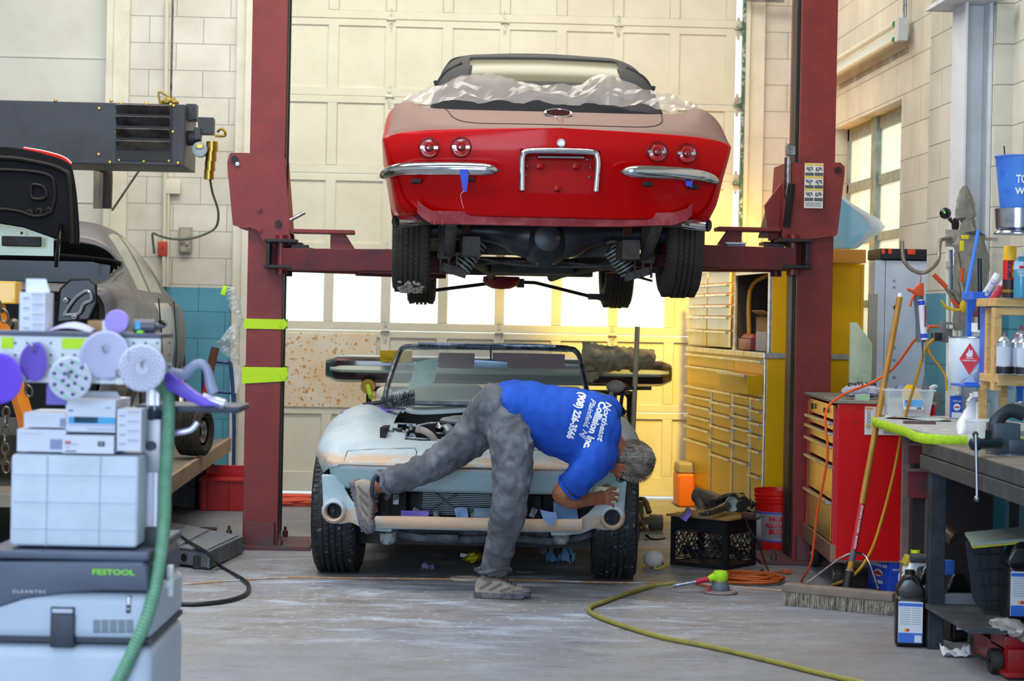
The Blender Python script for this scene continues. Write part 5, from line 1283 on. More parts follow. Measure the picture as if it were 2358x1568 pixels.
# rear face and boot opening
mb.box((0,.03,.62),(1.60,.04,.60));mb.box((0,.65,.62),(1.5,1.15,.02));mb.box((0,.06,.95),(1.5,.05,.05));mb.build('rear_panel',mat('lid_black','0a0a0c',.55,spec=.15),SD,smooth=False,bev=.01)
mb = MB();mb.tube([(.76,.12,1.0),(.78,.5,1.03),(.77,.9,1.08),(.72,1.22,1.16),(0,1.28,1.20),(-.72,1.22,1.16)],[(.012,.02)]*6,n=8,sm=4);mb.box((0,1.26,1.10),(1.4,.03,.12));mb.build('trunk_seal',sbl,SD)
# tail lamp cavity
mb = MB();P = [oy(x,y,10.40)-SD.location for x,y in ((128,745),(135,665),(160,642),(205,640),(222,655),(222,700),(205,738))]
mb.prism([(p.x,p.z) for p in P],.03,Matrix.Translation((0,.0,0)) @ Matrix.Rotation(PI/2,4,'X'));mb.build('lamp_cavity',sbl,SD,smooth=False,bev=.012,seg=3)
mb = MB();P = [oy(x,y,10.36)-SD.location for x,y in ((145,725),(160,700),(178,680),(200,670),(208,690),(190,700),(178,722))];mb.tube(P+[P[0]],.010,n=8,sm=4)
for x,y in ((148,692),(168,730)):p = oy(x,y,10.34)-SD.location;mb.lathe([(.004,-.006),(.012,-.004),(.016,.004)],p,(0,1,0),16)
mb.build('lamp_bracket',mat('bracket_silver','9ea3ad',.2,.7),SD)
# open boot lid
Yl = 10.98
def lp(x,y,Y=Yl):return oy(x,y,Y)-SD.location
mb = MB();prof = [(-160,345),(0,338),(60,343),(120,358),(158,372),(172,390),(182,450),(188,530),(188,560)]
top_ = catmull([lp(x,y) for x,y in prof],4);bot = [lp(-160+(p-0)*0,590) for p in [0]]
Pl = [(p.x,p.z) for p in top_]+[(lp(x,y).x,lp(x,y).z) for x,y in ((186,566),(130,549),(60,524),(0,514),(-160,500))]
mb.prism(Pl,.035,Matrix.Translation((0,lp(0,0).y+.02,0)) @ Matrix.Rotation(PI/2,4,'X'));lid = mb.build('trunk_lid',mat('lid_black','0a0a0c',.55,spec=.15),SD,smooth=True,bev=.012,seg=3)
mb = MB()   # pressed inner frame of the lid
for poly in ([(-160,372),(0,362),(100,375),(150,392),(165,420),(172,560)],[(-160,480),(20,482),(90,498),(125,480),(130,430),(110,400),(0,390),(-160,390)],[(75,440),(80,425),(105,430),(112,450),(100,458),(80,456),(75,440)]):
 P = [lp(x,y,Yl-.03) for x,y in poly];mb.tube(P,.010 if len(poly) > 6 else .014,n=8,sm=4)
for x,y in ((73,490),(95,487),(118,485)):mb.lathe([(.010,-.010),(.018,-.008),(.024,.004)],lp(x,y,Yl-.03),(0,1,0),20)
mb.build('lid_frame',mat('lid_inner','1f1c1a',.4,spec=.25),SD)
mb = MB();P = [lp(*q,Yl-.0) for q in ((60,343),(110,352),(150,364),(168,378))];mb.tube(P,[(.01,.012)]*4,n=8,sm=4);mb.build('high_brake_light',mat('brake_red','c81a14',.2,coat=1),SD)
mb = MB();mb.tube([lp(145,520,10.95),lp(138,560,10.8),lp(133,615,10.8)],[(.012,.02)]*3,n=8,sm=4);mb.build('lid_hinge',sbl,SD)
# rear glass seen under the lid, mirror
mb = MB();a_,b_ = lp(-60,512,11.5),lp(134,590,11.5);mb.box(((a_.x+b_.x)/2,a_.y,(a_.z+b_.z)/2),(b_.x-a_.x,.01,a_.z-b_.z));mb.build('rear_glass',mat('rear_glass_green','9fb5a3',.2),SD,smooth=False)
mb = MB();mb.box(lp(60,556,11.4),(.22,.03,.058));mb.cyl(lp(60,540,11.4),lp(60,533,11.4),.008);mb.build('rear_view_mirror',dark,SD,bev=.015,seg=3)
# door furniture
mb = MB();p = Vector((.915,2.12,.80));mb.box(p,(.03,.16,.05));mb.box(p+Vector((.02,0,0)),(.02,.14,.025));mb.build('door_handle',sbl,SD,bev=.008)
mb = MB()
for y0,z0,y1,z1 in ((2.06,.30,2.04,.96),(3.0,.30,3.02,.95)):mb.tube([(.915,y0,z0),(.925,y0,.65),(.90,y1,z1)],.004,n=6,sm=3)
mb.build('door_gap',sbl,SD)
for y in (.95,3.75):
 for s in (-1,1):tyre(SD,(s*.80,y,.32),.32,.21,0 if s > 0 else PI,rim=alu)
# ---- frame rack deck, trestle, ramp, bin ----------------------------------------
rk = mat('rack_deck_paint','80786c',.6,col2='6a645b',scale=6);
dk_o = empty('frame_rack',(-2.57,-.35,0),0,'grey steel frame rack platform carrying the dusty black sedan','frame rack')
mb = MB();mb.box((0,12.75,.42),(2.35,4.6,.07));mb.build('deck',rk,dk_o,smooth=False,bev=.006)
mb = MB();mb.box((1.19,12.75,.415),(.03,4.6,.10));mb.build('deck_edge',mat('rack_edge_tan','a08a72',.7,col2='8d7865',scale=8),dk_o,smooth=False,bev=.004)
for y in (10.9,12.7,14.6):
 for s in (-1,1):MB().box((s*.95,y,.19),(.12,.12,.385)).build('leg',dark,dk_o,smooth=False,bev=.004)
# ramp: two ribbed plates on a channel frame
g = [gd(385,1203,.10),gd(557,1232,.10),gd(478,1270,.10),gd(365,1258,.10)]
rp_ = empty('steel_ramp',(g[2].x,g[2].y,0),0,'grey perforated steel ramp lying on the floor beside the left lift column','ramp')
O_ = rp_.location.copy();rm_ = mat('ramp_grey','6b7079',.6,.2,col2='4f5359',scale=9)
nr = gd(478,1300,.0)
c0,c1,c2,c3 = [Vector((p.x-O_.x,p.y-O_.y,z)) for p,z in ((gd(370,1198,.1),.10),(gd(557,1234,.1),.10),(gd(478,1270,.10),.10),(gd(290,1248,.1),.10))]
mb = MB();vs = [c0,c1,c2,c3];vs += [Vector((v.x,v.y,v.z-.01)) for v in vs];mb.add(vs,[(0,1,2,3),(7,6,5,4)]+[(i,i+4,(i+1) % 4+4,(i+1) % 4) for i in range(4)])
mb.build('plate',rm_,rp_,smooth=False)
mb = MB()
for k in range(46):
 t = (k+.5)/46
 if abs((t*3) % 1-.5) > .41:continue
 a_ = c0.lerp(c1,.04+.92*t) if False else c0.lerp(c3,.03+.0*t);
 p0,p1 = c0.lerp(c3,t),c1.lerp(c2,t)
 p0,p1 = c0.lerp(c1,t).lerp(c3.lerp(c2,t),.06),c0.lerp(c1,t).lerp(c3.lerp(c2,t),.94)
 d = (p1-p0);mb.box((p0+p1)/2+Vector((0,0,.004)),(d.length,.010,.008),rz=math.atan2(d.y,d.x))
mb.build('tread_ribs',mat('ramp_rib_grey','8b9099',.5,.3),rp_,smooth=False)['kind'] = 'stuff'
mb = MB();mb.add([c3,c2,c2-Vector((0,0,.085)),c3-Vector((0,0,.085))],[(0,1,2,3)]);mb.add([c2,c1,c1-Vector((0,0,.09)),c2-Vector((0,0,.09))],[(0,1,2,3)]);
o = mb.build('side_channel',rm_,rp_,smooth=False,solid=.012)
for t in (.45,.72):mb = MB();p = c3.lerp(c2,t)-Vector((0,0,.045));mb.lathe([(.022,-.012),(.026,-.014),(.028,.0)],p,(c2-c3).cross(Vector((0,0,1))),20);mb.add([p+(c2-c3).normalized()*.022*math.cos(q*PI/8)+Vector((0,-.015,.022*math.sin(q*PI/8))) for q in range(16)],[tuple(range(16))],mi=1);mb.build('channel_hole',[rm_,mat('hole_black','0a0a0a',.9)],rp_)
for fx_,fy_ in ((c2.x-.03,c2.y+.08),(c0.x+.3,c0.y-.1),(c3.x+.15,c3.y+.1)):MB().box((fx_,fy_,.035),(.1,.1,.07)).build('foot',dark,rp_,smooth=False,bev=.005)
# red bin
b0 = gd(460,1176);rb = empty('red_bin',(b0.x,b0.y,0),0,'red plastic stacking bin on the floor behind the left lift column','bin')
mb = MB();L_,D_b,H_b = .36,.34,.235
mb.box((L_/2,D_b/2,.01),(L_-.06,D_b-.06,.02));mb.box((L_/2,.015,H_b/2),(L_,.012,H_b));mb.box((L_/2,D_b-.015,H_b/2+.03),(L_,.012,H_b+.06));mb.box((.01,D_b/2,H_b/2),(.012,D_b,H_b));mb.box((L_-.01,D_b/2,H_b/2),(.012,D_b,H_b))
mb.box((L_/2,.0,H_b-.02),(L_+.02,.03,.02));
for x in (.05,.2,.35,.5):mb.box((x,.004,H_b*.45),(.012,.016,H_b*.8))
mb.build('tub',mat('bin_red','b80d10',.4),rb,smooth=False,bev=.005)
mb = MB();mb.box((-.22,.35,.16),(.55,.02,.32));o = mb.build('dark_panel',mat('dark_sheet','3c4148',.6),smooth=False);o.location = rb.location;tag(o,'dark grey flat panel standing beside the red bin under the rack','panel')
# wheel resting on the deck at its far end
wl_ = empty('spare_wheel',(0,0,0),0,'dusty spare tyre lying against the rack edge beyond the tray, tread facing right','tyre')
p = dp(447,993,12.6);wl_.location = p;tyre(wl_,(0,0,0),.150,.17,R(165),dust=tdust,rim=alu,rimr=.09,name='wheel_assembly')
# blue hand truck against the blue wall
ht = empty('hand_truck',dp(500,1000,14.5).xy.to_3d(),0,'blue tubular hand truck standing at the blue wall left of the lift column','hand truck');o_ = ht.location
mb = MB();Q = lambda x,y,d=14.5:dp(x,y,d)-o_
mb.tube([Q(470,1000),Q(468,860),Q(476,835),Q(520,835),Q(533,850),Q(540,1000)],.014,n=10,sm=4);mb.cyl(Q(470,900),Q(540,905),.012);mb.cyl(Vector((Q(470,1000).x,0,.03)),Q(470,900),.014);mb.cyl(Vector((Q(540,1000).x,0,.03)),Q(540,905),.014);mb.box((Q(505,1000).x,-.08,.015),(.36,.22,.02))
mb.build('tube_frame',mat('blue_tube','27467c',.4),ht)
mb = MB();mb.cyl(Q(496,800,14.3),Q(478,880,14.3),.03,n=10);mb.build('brown_handle',mat('brown_grip','5b3d33',.7),ht);mb = MB();mb.cyl(Q(486,850,14.3),Q(470,905,14.3),.022,n=10);mb.build('red_grip',mat('red_grip_m','b12a20',.5),ht)
# ---- unit heater under the ceiling --------------------------------------------
Yh = 13.0;o_ = oy(200,300,Yh);uh = empty('unit_heater',o_,0,'long dark grey gas unit heater hung high on the left','heater')
hq = lambda x,y,Y=Yh:oy(x,y,Y)-o_
a_,b_ = hq(-260,224),hq(424,382);hm2 = mat('heater_grey','45464c',.5,.3,col2='3c3d42',scale=3)
mb = MB();cx_ = (a_.x+b_.x)/2;mb.box((cx_,.32,(a_.z+b_.z)/2),(b_.x-a_.x,.64,a_.z-b_.z));mb.build('cabinet',hm2,uh,smooth=False,bev=.006)
mb = MB();a2,b2 = hq(268,243),hq(395,372);mb.box(((a2.x+b2.x)/2,-.004,(a2.z+b2.z)/2),(b2.x-a2.x,.01,a2.z-b2.z));mb.build('louver_recess',mat('louver_dark','1f1b1e',.5),uh,smooth=False)
lm = mat('louver_blade','77716f',.45,.4,col2='4a4143',scale=6)
for k,yy in enumerate((250,277,305,333,362)):
 if k == 4:break
 p = hq(331,yy+4);MB().box((p.x,-.045,p.z),(b2.x-a2.x-.02,.10,.006),rot=Matrix.Rotation(R(-32),3,'X')).build('louver',lm,uh,smooth=False)
mb = MB()
for x,y in ((256,232),(279,238),(336,239),(393,241),(228,250),(268,304),(227,356),(253,374),(274,369),(331,372),(389,371),(410,376),(128,231),(398,304),(400,244)):mb.lathe([(0,-.012),(.010,-.008),(.012,0)],hq(x,y),(0,1,0),10)
mb.build('rivets',brass,uh)['kind'] = 'stuff'
mb = MB();Q = lambda x,y,Y=Yh:hq(x,y,Y)
mb.box(Q(434,253)+Vector((0,.2,0)),(.07,.12,.11));mb.box(Q(444,255)+Vector((0,.16,0)),(.02,.1,.09));mb.box(Q(470,286)+Vector((0,.15,0)),(.10,.12,.11));mb.cyl(Q(425,312)+Vector((0,.2,0)),Q(455,312)+Vector((0,.2,0)),.05,n=16);mb.box(Q(452,305)+Vector((0,.1,0)),(.045,.08,.08))
mb.build('control_box',mat('control_grey','3b3d46',.5),uh,smooth=False,bev=.006)
mb = MB();mb.cyl(Q(457,342)+Vector((0,.14,0)),Q(457,342)+Vector((0,.06,0)),.05,n=20);mb.box(Q(457,335)+Vector((0,.05,0)),(.05,.02,.03),mi=1);mb.build('regulator',[mat('regulator_grey','9aa09f',.4,.3),brass],uh,bev=.004)
mb = MB();z0 = Q(484,330);
for k,y in enumerate((335,348,358,370,380,390,400)):p = Q(484-k*1.2,y)+Vector((0,.12,0));mb.cyl(p+Vector((0,0,.035)),p+Vector((0,0,-.03)),.038-.004*(k % 2)-.001*k,n=6 if k % 2 else 14)
mb.tube([Q(495,300)+Vector((0,.15,0)),Q(503,292)+Vector((0,.15,0)),Q(512,296)+Vector((0,.15,0)),Q(512,308)+Vector((0,.15,0)),Q(490,308)+Vector((0,.15,0))],.009,n=8,sm=4);mb.build('gas_valve',brass,uh)
mb = MB();P = [Q(479,408),Q(482,440),Q(492,480),Q(485,515),Q(460,533),Q(420,545),Q(380,545),Q(350,538),Q(335,532),Q(334,545),Q(338,580)];mb.tube([p+Vector((0,.12+.25*min(1,i/3),0)) for i,p in enumerate(P)],.008,n=8,sm=5);mb.build('gas_line',mat('gas_line_green','58604a',.5),uh)
mb = MB();mb.tube([Q(355,228)+Vector((0,.3,0)),Q(352,200)+Vector((0,.3,0)),Q(375,212)+Vector((0,.3,0)),Q(393,226)+Vector((0,.3,0))],.008,n=6,sm=4);crumple(mb,[Q(356,226)+Vector((0,.3,0)),Q(375,221)+Vector((0,.3,0)),Q(398,226)+Vector((0,.3,0))],[.02,.04,.02],seed=2);mb.build('rope_coil',mat('rope_olive','a48e42',.9),uh)
mb = MB()
for x in (-150,380):mb.cyl(Q(x,226)+Vector((0,.3,0)),Q(x,226)+Vector((0,.3,1.6)),.008,n=8)
mb.build('hanger_rod',steel,uh)
# wall services: conduits, boxes, vent pipe
cpm = mat('conduit_cream','cfcbbb',.5)
def wallbit(name,fn,m,lab,cat,group=None,**k):
 mb = MB();fn(mb);return tag(mb.build(name,m,**k),lab,cat,group)
Yw = YB-.03
wallbit('conduit',lambda mb:(mb.cyl(oy(290,0,Yw),oy(284,480,Yw),.017,n=10),mb.box(oy(288,195,Yw),(.05,.03,.03))),cpm,'painted vertical conduit directly right of the white door trim','conduit')
wallbit('conduit',lambda mb:(mb.cyl(oy(384,0,Yw),oy(377,660,Yw),.017,n=10)),cpm,'painted vertical conduit that ends at the red switch box','conduit')
wallbit('conduit',lambda mb:(mb.cyl(oy(388,445,Yw),oy(385,660,Yw),.011,n=10)),cpm,'thin painted conduit running down from the white junction plate','conduit')
wallbit('junction_plate',lambda mb:mb.box(oy(399,430,Yw),(.11,.03,.11)),cream,'square cream junction plate on the block wall beneath the heater','wall box',bev=.006)
wallbit('red_switch_box',lambda mb:(mb.box(oy(375,573,Yw),(.075,.04,.11)),mb.box(oy(375,570,Yw-.02),(.012,.02,.03))),mat('switch_red','b5402f',.5),'small red switch box on the block wall','switch',bev=.006)
wallbit('outlet_box',lambda mb:(mb.box(oy(427,552,Yw),(.10,.03,.19)),mb.box(oy(430,560,Yw-.02),(.03,.01,.03))),mat('grubby_box','a39f93',.7,col2='6d695f',scale=20),'grubby metal outlet box on the block wall right of the red switch','wall box',bev=.004)
wallbit('vent_pipe',lambda mb:(mb.tube([oy(222,382,14.3),oy(240,388,14.3),oy(248,400,14.3),oy(246,480,14.3)],.035,n=14,sm=4),mb.cyl(oy(225,392,14.4),oy(224,480,14.4),.03,n=12,mi=1),mb.cyl(oy(238,396,14.4),oy(236,480,14.4),.03,n=12,mi=1)),[mat('pipe_black','2f2d2c',.5),mat('pipe_grey','a29a8e',.4)],'bent black vent pipe below the heater by the sedan roof','pipe')
wallbit('brace_rod',lambda mb:mb.cyl(oy(325,386,14.2),oy(258,485,14.2),.008,n=8),steel,'thin diagonal rod running down from the heater to the pipes','rod')
# ---- orange puller tower with chains at the far left ------------------------------
tw_ = empty('frame_puller',gd(30,1330).xy.to_3d(),0,'orange frame pulling tower with yellow cross arm at the left edge','frame puller');o_ = tw_.location;dT = 8.2
Q = lambda x,y,d=dT:dp(x,y,d)-o_
orm = mat('puller_orange','dd7a10',.4,col2='c76a0c',scale=5)
mb = MB();mb.tube([Q(-10,690),Q(20,830),Q(58,960),Q(75,1060)],[(.035,.035)]*4,n=4);mb.cyl(Vector((Q(75,1060).x,0,.0)),Q(75,1060),.04,n=12);mb.box((Q(75,1060).x,0,.03),(.4,.5,.06));mb.build('mast',orm,tw_,smooth=False)
mb = MB();a_,b_ = Q(-90,646),Q(42,700);mb.box(((a_.x+b_.x)/2,a_.y,(a_.z+b_.z)/2),(b_.x-a_.x,.12,a_.z-b_.z));mb.build('cross_arm',yellow_pt,tw_,smooth=False,bev=.006)
chm = mat('chain_steel','6d6152',.35,.9)
def chain(root,pts,r=.012,name='chain'):
 P = [Vector(p) for p in pts];mb = MB();D = [0]
 for a,b in zip(P,P[1:]):D.append(D[-1]+(b-a).length)
 step = r*2.6;n = int(D[-1]/step)
 for k in range(n):
  s = k*step;i = max(j for j in range(len(P)-1) if D[j] <= s+1e-9);p = P[i].lerp(P[i+1],(s-D[i])/max(1e-6,D[i+1]-D[i]));S_,U_,D2 = basis(P[i+1]-P[i])
  if k % 2:S_ = U_
  mb.tube([p+D2*r*1.7*math.cos(q*PI/5)+S_*r*math.sin(q*PI/5) for q in range(10)],r*.33,n=6,closed=True)
 return mb.build(name,chm,root)
chain(tw_,[Q(0,703,8.0),Q(12,735,8.0),Q(28,762,8.0)],.017);chain(tw_,[Q(60,880,8.0),Q(72,920,8.0),Q(78,940,8.0)],.014)
chain(tw_,[Q(14,950,8.0),Q(12,1030,8.0),Q(16,1110,8.0)],.014)
mb = MB();mb.tube([Q(30,760,8.0),Q(38,768,8.0),Q(38,745,8.0),Q(30,740,8.0),Q(22,750,8.0)],.012,n=8,sm=4);mb.build('chain_hook',chm,tw_)
# black air hose curving over the floor, orange cord across the floor
def floor_tube(name,pts,r,m,lab,cat,group=None,sm=8,z=None):
 P = [gd(x,y,(z if z is not None else r)) if not isinstance(q,float) else gd(x,y,q) for (x,y,*rest) in pts for q in [rest[0] if rest else None]]
 return tag(MB().tube(P,r,n=10,sm=sm).build(name,m),lab,cat,group)
floor_tube('black_hose',[(310,1195,.14),(400,1228,.112),(440,1252,.112),(475,1272,.112),(510,1305),(560,1335),(573,1350),(566,1368),(530,1382),(470,1390),(420,1391),(370,1386),(250,1380)],.011,mat('hose_black','202226',.35),'black rubber hose looping over the ramp and across the floor at left','hose')
# ======================= FOREGROUND DUST EXTRACTOR CART ==========================
DC = 5.3;base = gd(170,1568);cb_ = dp(170,1400,DC+.2);
vc = empty('dust_extractor',(cb_.x,cb_.y,0),R(-2),'white and grey shop dust extractor with green hose in the left foreground','dust extractor');VI = vc.matrix_basis.inverted()
Q = lambda x,y,d=DC:VI @ dp(x,y,d)
vw = mat('vac_white','b3bfd2',.45);vg = mat('vac_grey','4c5468',.45,col2='434a5c',scale=5);vd_ = mat('vac_dark','2c3340',.5)
x0,x1 = Q(-28,1400).x,Q(352,1400).x;fy = Q(170,1400).y;wv = x1-x0;xc = (x0+x1)/2
def vbox(mb,xa,ya,xb,yb,dy0,dep,mi=0):   # pixel rectangle -> box with front at fy+dy0
 a_,b_ = Q(xa,ya),Q(xb,yb);mb.box(((a_.x+b_.x)/2,fy+dy0+dep/2,(a_.z+b_.z)/2),(b_.x-a_.x,dep,a_.z-b_.z),mi=mi)
mb = MB();zt = Q(0,1362).z;zm = Q(0,1470).z;mb.box((xc,fy+.27,(zt+zm)/2+.0),(wv-.005,.54,zt-zm));mb.build('motor_housing',vw,vc,bev=.03,seg=4)
mb = MB();zb = .10;mb.box((xc,fy+.27,(zm+zb)/2-.005),(wv,.54,zm-zb-.02),taper=1.0);mb.build('dust_container',vw,vc,bev=.035,seg=4)
mb = MB();mb.box((xc,fy+.27,zm),(wv-.004,.53,.014));mb.build('band',vd_,vc,smooth=False)
mb = MB();P = [(-8,1290),(330,1290),(342,1305),(343,1362),(240,1360),(150,1366),(60,1378),(-8,1400)];mb.prism([(Q(*p).x,Q(*p).z) for p in P],.54,Matrix.Translation((0,fy+.53,0)) @ Matrix.Rotation(PI/2,4,'X'));mb.build('top_housing',vg,vc,smooth=True,bev=.01,seg=3)
mb = MB();vbox(mb,-30,1264,344,1292,-.01,.56);mb.build('top_deck',vg,vc,bev=.008,seg=3)
mb = MB();vbox(mb,118,1396,173,1415,-.012,.03,1);vbox(mb,119,1412,172,1490,-.018,.03);mb.build('latch',[vd_,vw],vc,bev=.005)
mb = MB()
for i in range(5):
 for j in range(6):vbox(mb,215+i*19,1428+j*5.2,231+i*19,1430.5+j*5.2,-.003,.01)
mb.build('vent_grille',vd_,vc,smooth=False)['kind'] = 'stuff'
mb = MB();vbox(mb,291,1372,301,1412,-.004,.02,1);vbox(mb,292,1392,300,1400,-.008,.02);vbox(mb,292,1403,300,1410,-.008,.02);mb.build('switch',[vd_,white_pl],vc,bev=.002)
mb = MB();p = Q(395,1340);mb.cyl((p.x-.02,fy+.1,Q(0,1310).z),(p.x-.02,fy+.1,Q(0,1378).z),.010,n=10);mb.box((p.x-.02,fy+.1,Q(0,1318).z),(.016,.03,.03));mb.box((p.x-.035,fy+.1,Q(0,1350).z),(.04,.03,.02));mb.build('cord_hook',white_pl,vc,bev=.004)
mb = MB()
for s in (x0+.06,x1-.04):mb.lathe([(.03,-.02),(.10,-.02),(.105,0),(.10,.02),(.03,.02)],(s,fy+.45,.105),(1,0,0),28)
for s in (x0+.05,x1-.03):mb.lathe([(.01,-.012),(.035,-.012),(.035,.012),(.01,.012)],(s,fy+.06,.036),(1,0,0),20);mb.cyl((s,fy+.06,.04),(s,fy+.06,.12),.012)
mb.build('caster',vd_,vc)
def ltext(txt,x0_,y0_,x1_,hpx,m,parent,inv,d,yv,name='lettering',**k):
 me = text_mesh(txt,1.0,ext=.004,align='LEFT',**k);xs = [v.co.x for v in me.vertices];w_ = max(xs)-min(xs)
 a_,b_ = inv @ dp(x0_,y0_,d),inv @ dp(x1_,y0_,d);s = (b_.x-a_.x)/w_;hs_ = (hpx/F*d)/.7
 for v in me.vertices:v.co = Vector(((v.co.x-min(xs))*s,-v.co.z*.15,v.co.y*hs_))
 me.materials.clear();me.materials.append(m);return link(name,me,parent,(a_.x,yv,a_.z))
ltext('FESTOOL',215,1316,312,12,mat('logo_lime','7fd813',.5),vc,VI,DC,fy-.012,bold=.03)
ltext('C L E A N T E C',32,1360,108,7,white_pl,vc,VI,DC,fy-.012)
# box stacked on it
bxm = mat('pale_box_plastic','c3cede',.5,col2='adb9c8',scale=5,mix=(.45,.75))
mb = MB();vbox(mb,22,1047,312,1264,.02,.40);
o = mb.build('storage_case',bxm,None,smooth=True,bev=.012,seg=3);o.matrix_world = vc.matrix_basis.copy();tag(o,'large pale smudged storage case standing on top of the dust extractor','case')
mb = MB()
for x in (106,228):a_,b_ = Q(x,1052),Q(x,1260);mb.box((a_.x,fy+.0185,(a_.z+b_.z)/2),(.002,.003,a_.z-b_.z))
for y in (1156,1218,1093):a_,b_ = Q(26,y),Q(308,y);mb.box(((a_.x+b_.x)/2,fy+.0185,a_.z),(b_.x-a_.x,.003,.0015))
g_ = mb.build('case_seam',mat('case_seam_grey','a6b2c2',.6),o,smooth=False);g_.location = (0,0,0)
# column, shelf arm, hose boom
mb = MB();pd = DC+.18;a_,b_ = Q(352,895,pd),Q(352,1212,pd);mb.box(((a_.x+b_.x)/2,a_.y,(a_.z+b_.z)/2),(.036,.036,a_.z-b_.z));mb.cyl((a_.x-.009,a_.y-.02,b_.z),(a_.x-.009,a_.y-.02,a_.z),.002);mb.cyl((a_.x+.009,a_.y-.02,b_.z),(a_.x+.009,a_.y-.02,a_.z),.002);mb.build('column',mat('column_alu','dcd9ea',.35,.2),vc,smooth=False,bev=.003)
mb = MB();p = Q(352,1025,pd);mb.box(p,(.050,.050,.145));mb.build('clamp',mat('clamp_alu','a4a5ab',.4,.4),vc,bev=.004);mb = MB();mb.cyl(p+Vector((0,-.025,0)),p+Vector((0,-.05,0)),.013,n=20);mb.build('clamp_knob',vd_,vc)
mb = MB();a_,b_ = Q(322,1212,pd),Q(375,1262,pd);mb.box(((a_.x+b_.x)/2,a_.y,(a_.z+b_.z)/2),(b_.x-a_.x,.08,a_.z-b_.z));mb.box((b_.x-.01,a_.y,b_.z-.04),(.04,.08,.12));mb.build('column_socket',vd_,vc,bev=.006)
mb = MB();p = Q(352,965,pd);mb.lathe([(.0,.0),(.018,0),(.030,.03),(.032,.045)],p-Vector((0,0,.02)),(0,0,1),20);a_,b_ = Q(316,931,pd),Q(553,951,pd);mb.box(((a_.x+b_.x)/2,a_.y+.10,(a_.z+b_.z)/2),(b_.x-a_.x,.24,a_.z-b_.z));tray = mb.build('tool_tray',mat('tray_navy','2c3548',.5),vc,bev=.006,seg=2)
mb = MB();mb.tube([Q(398,998,pd),Q(438,990,pd),Q(455,972,pd)],[(.005,.008)]*3,n=10,sm=3);mb.build('hanger_arm',mat('hook_alu','d4d0ee',.3,.4),vc)
# ribbed green hose
P = [Q(352,925,pd+.06),Q(368,897,pd),Q(385,893,pd-.03),Q(389,940,pd-.04),Q(385,1030,pd-.05),Q(380,1120,pd-.06),Q(378,1200,pd-.08),Q(368,1290,pd-.13),Q(345,1400,pd-.18),Q(305,1500,pd-.2),Q(262,1585,pd-.2),Q(200,1680,pd-.15)]
C_ = catmull(P,36);mb = MB();rr = [.0175+.0011*math.sin(i*2.1) for i in range(len(C_))];mb.tube(C_,[(r,r) for r in rr],n=16);mb.build('hose',mat('hose_green','6b9c80',.5,col2='5c8c72',scale=20),vc)
P = [Q(362,1408,pd+.2),Q(385,1440,pd+.2),Q(399,1480,pd+.2),Q(392,1520,pd+.2),Q(370,1550,pd+.2),Q(340,1580,pd+.2)];mb = MB();mb.tube(P,.0035,n=8,sm=6);mb.build('power_cord',mat('cord_slate','50567c',.5),vc)
# pegboard with hooks
mb = MB();a_,b_ = Q(-60,771,DC),Q(368,886,DC);mb.box(((a_.x+b_.x)/2,Q(0,800).y+.0,(a_.z+b_.z)/2),(b_.x-a_.x,.012,a_.z-b_.z));mb.build('pegboard',mat('board_white','d3d8e0',.5),vc,smooth=False,bev=.002);py_ = Q(0,800).y-.008
mb = MB()
for j in range(4):
 for i in range(16):
  p = Q(-18+i*27.2,790+j*27.1,DC);mb.box((p.x,py_+.0015,p.z),(.0055,.002,.0055))
mb.build('peg_hole',mat('peg_dark','2b2440',.7),vc,smooth=False)['kind'] = 'stuff'
mb = MB();a_,b_ = Q(-60,764,DC),Q(372,775,DC);mb.box(((a_.x+b_.x)/2,Q(0,800).y+.09,(a_.z+b_.z)/2),(b_.x-a_.x,.20,.012));mb.build('top_shelf',mat('shelf_slate','474c64',.5),vc,smooth=False,bev=.003)
shz = Q(0,768,DC).z+.006
hooks = [(2,862),(87,805),(168,865),(248,806),(335,842),(278,862)]
for x,y in hooks:
 mb = MB();p = Q(x,y,DC);p.y = py_;mb.tube([p,p+Vector((0,-.05,-.004)),p+Vector((0,-.062,.012))],.0028,n=8,sm=3);mb.box(p+Vector((0,-.002,.008)),(.006,.004,.02));mb.ball(p+Vector((0,-.064,.013)),.005,n=10);mb.build('hook',chrome,vc)
def vout(mbx,name,m,lab,cat,group=None,**k):
 o = mbx.build(name,m,None,**k);o.matrix_world = vc.matrix_basis.copy();return tag(o,lab,cat,group)
for x0_,x1_,y0_,y1_,lb in ((5,32,776,803,'small lime tape patch at the left end of the pegboard'),(144,204,778,804,'long lime tape strip on the pegboard above the green printed disc')):
 mb = MB();a_,b_ = Q(x0_,y0_),Q(x1_,y1_);mb.box(((a_.x+b_.x)/2,py_,(a_.z+b_.z)/2),(b_.x-a_.x,.003,a_.z-b_.z));vout(mb,'tape_strip',lime_tape,lb,'tape')
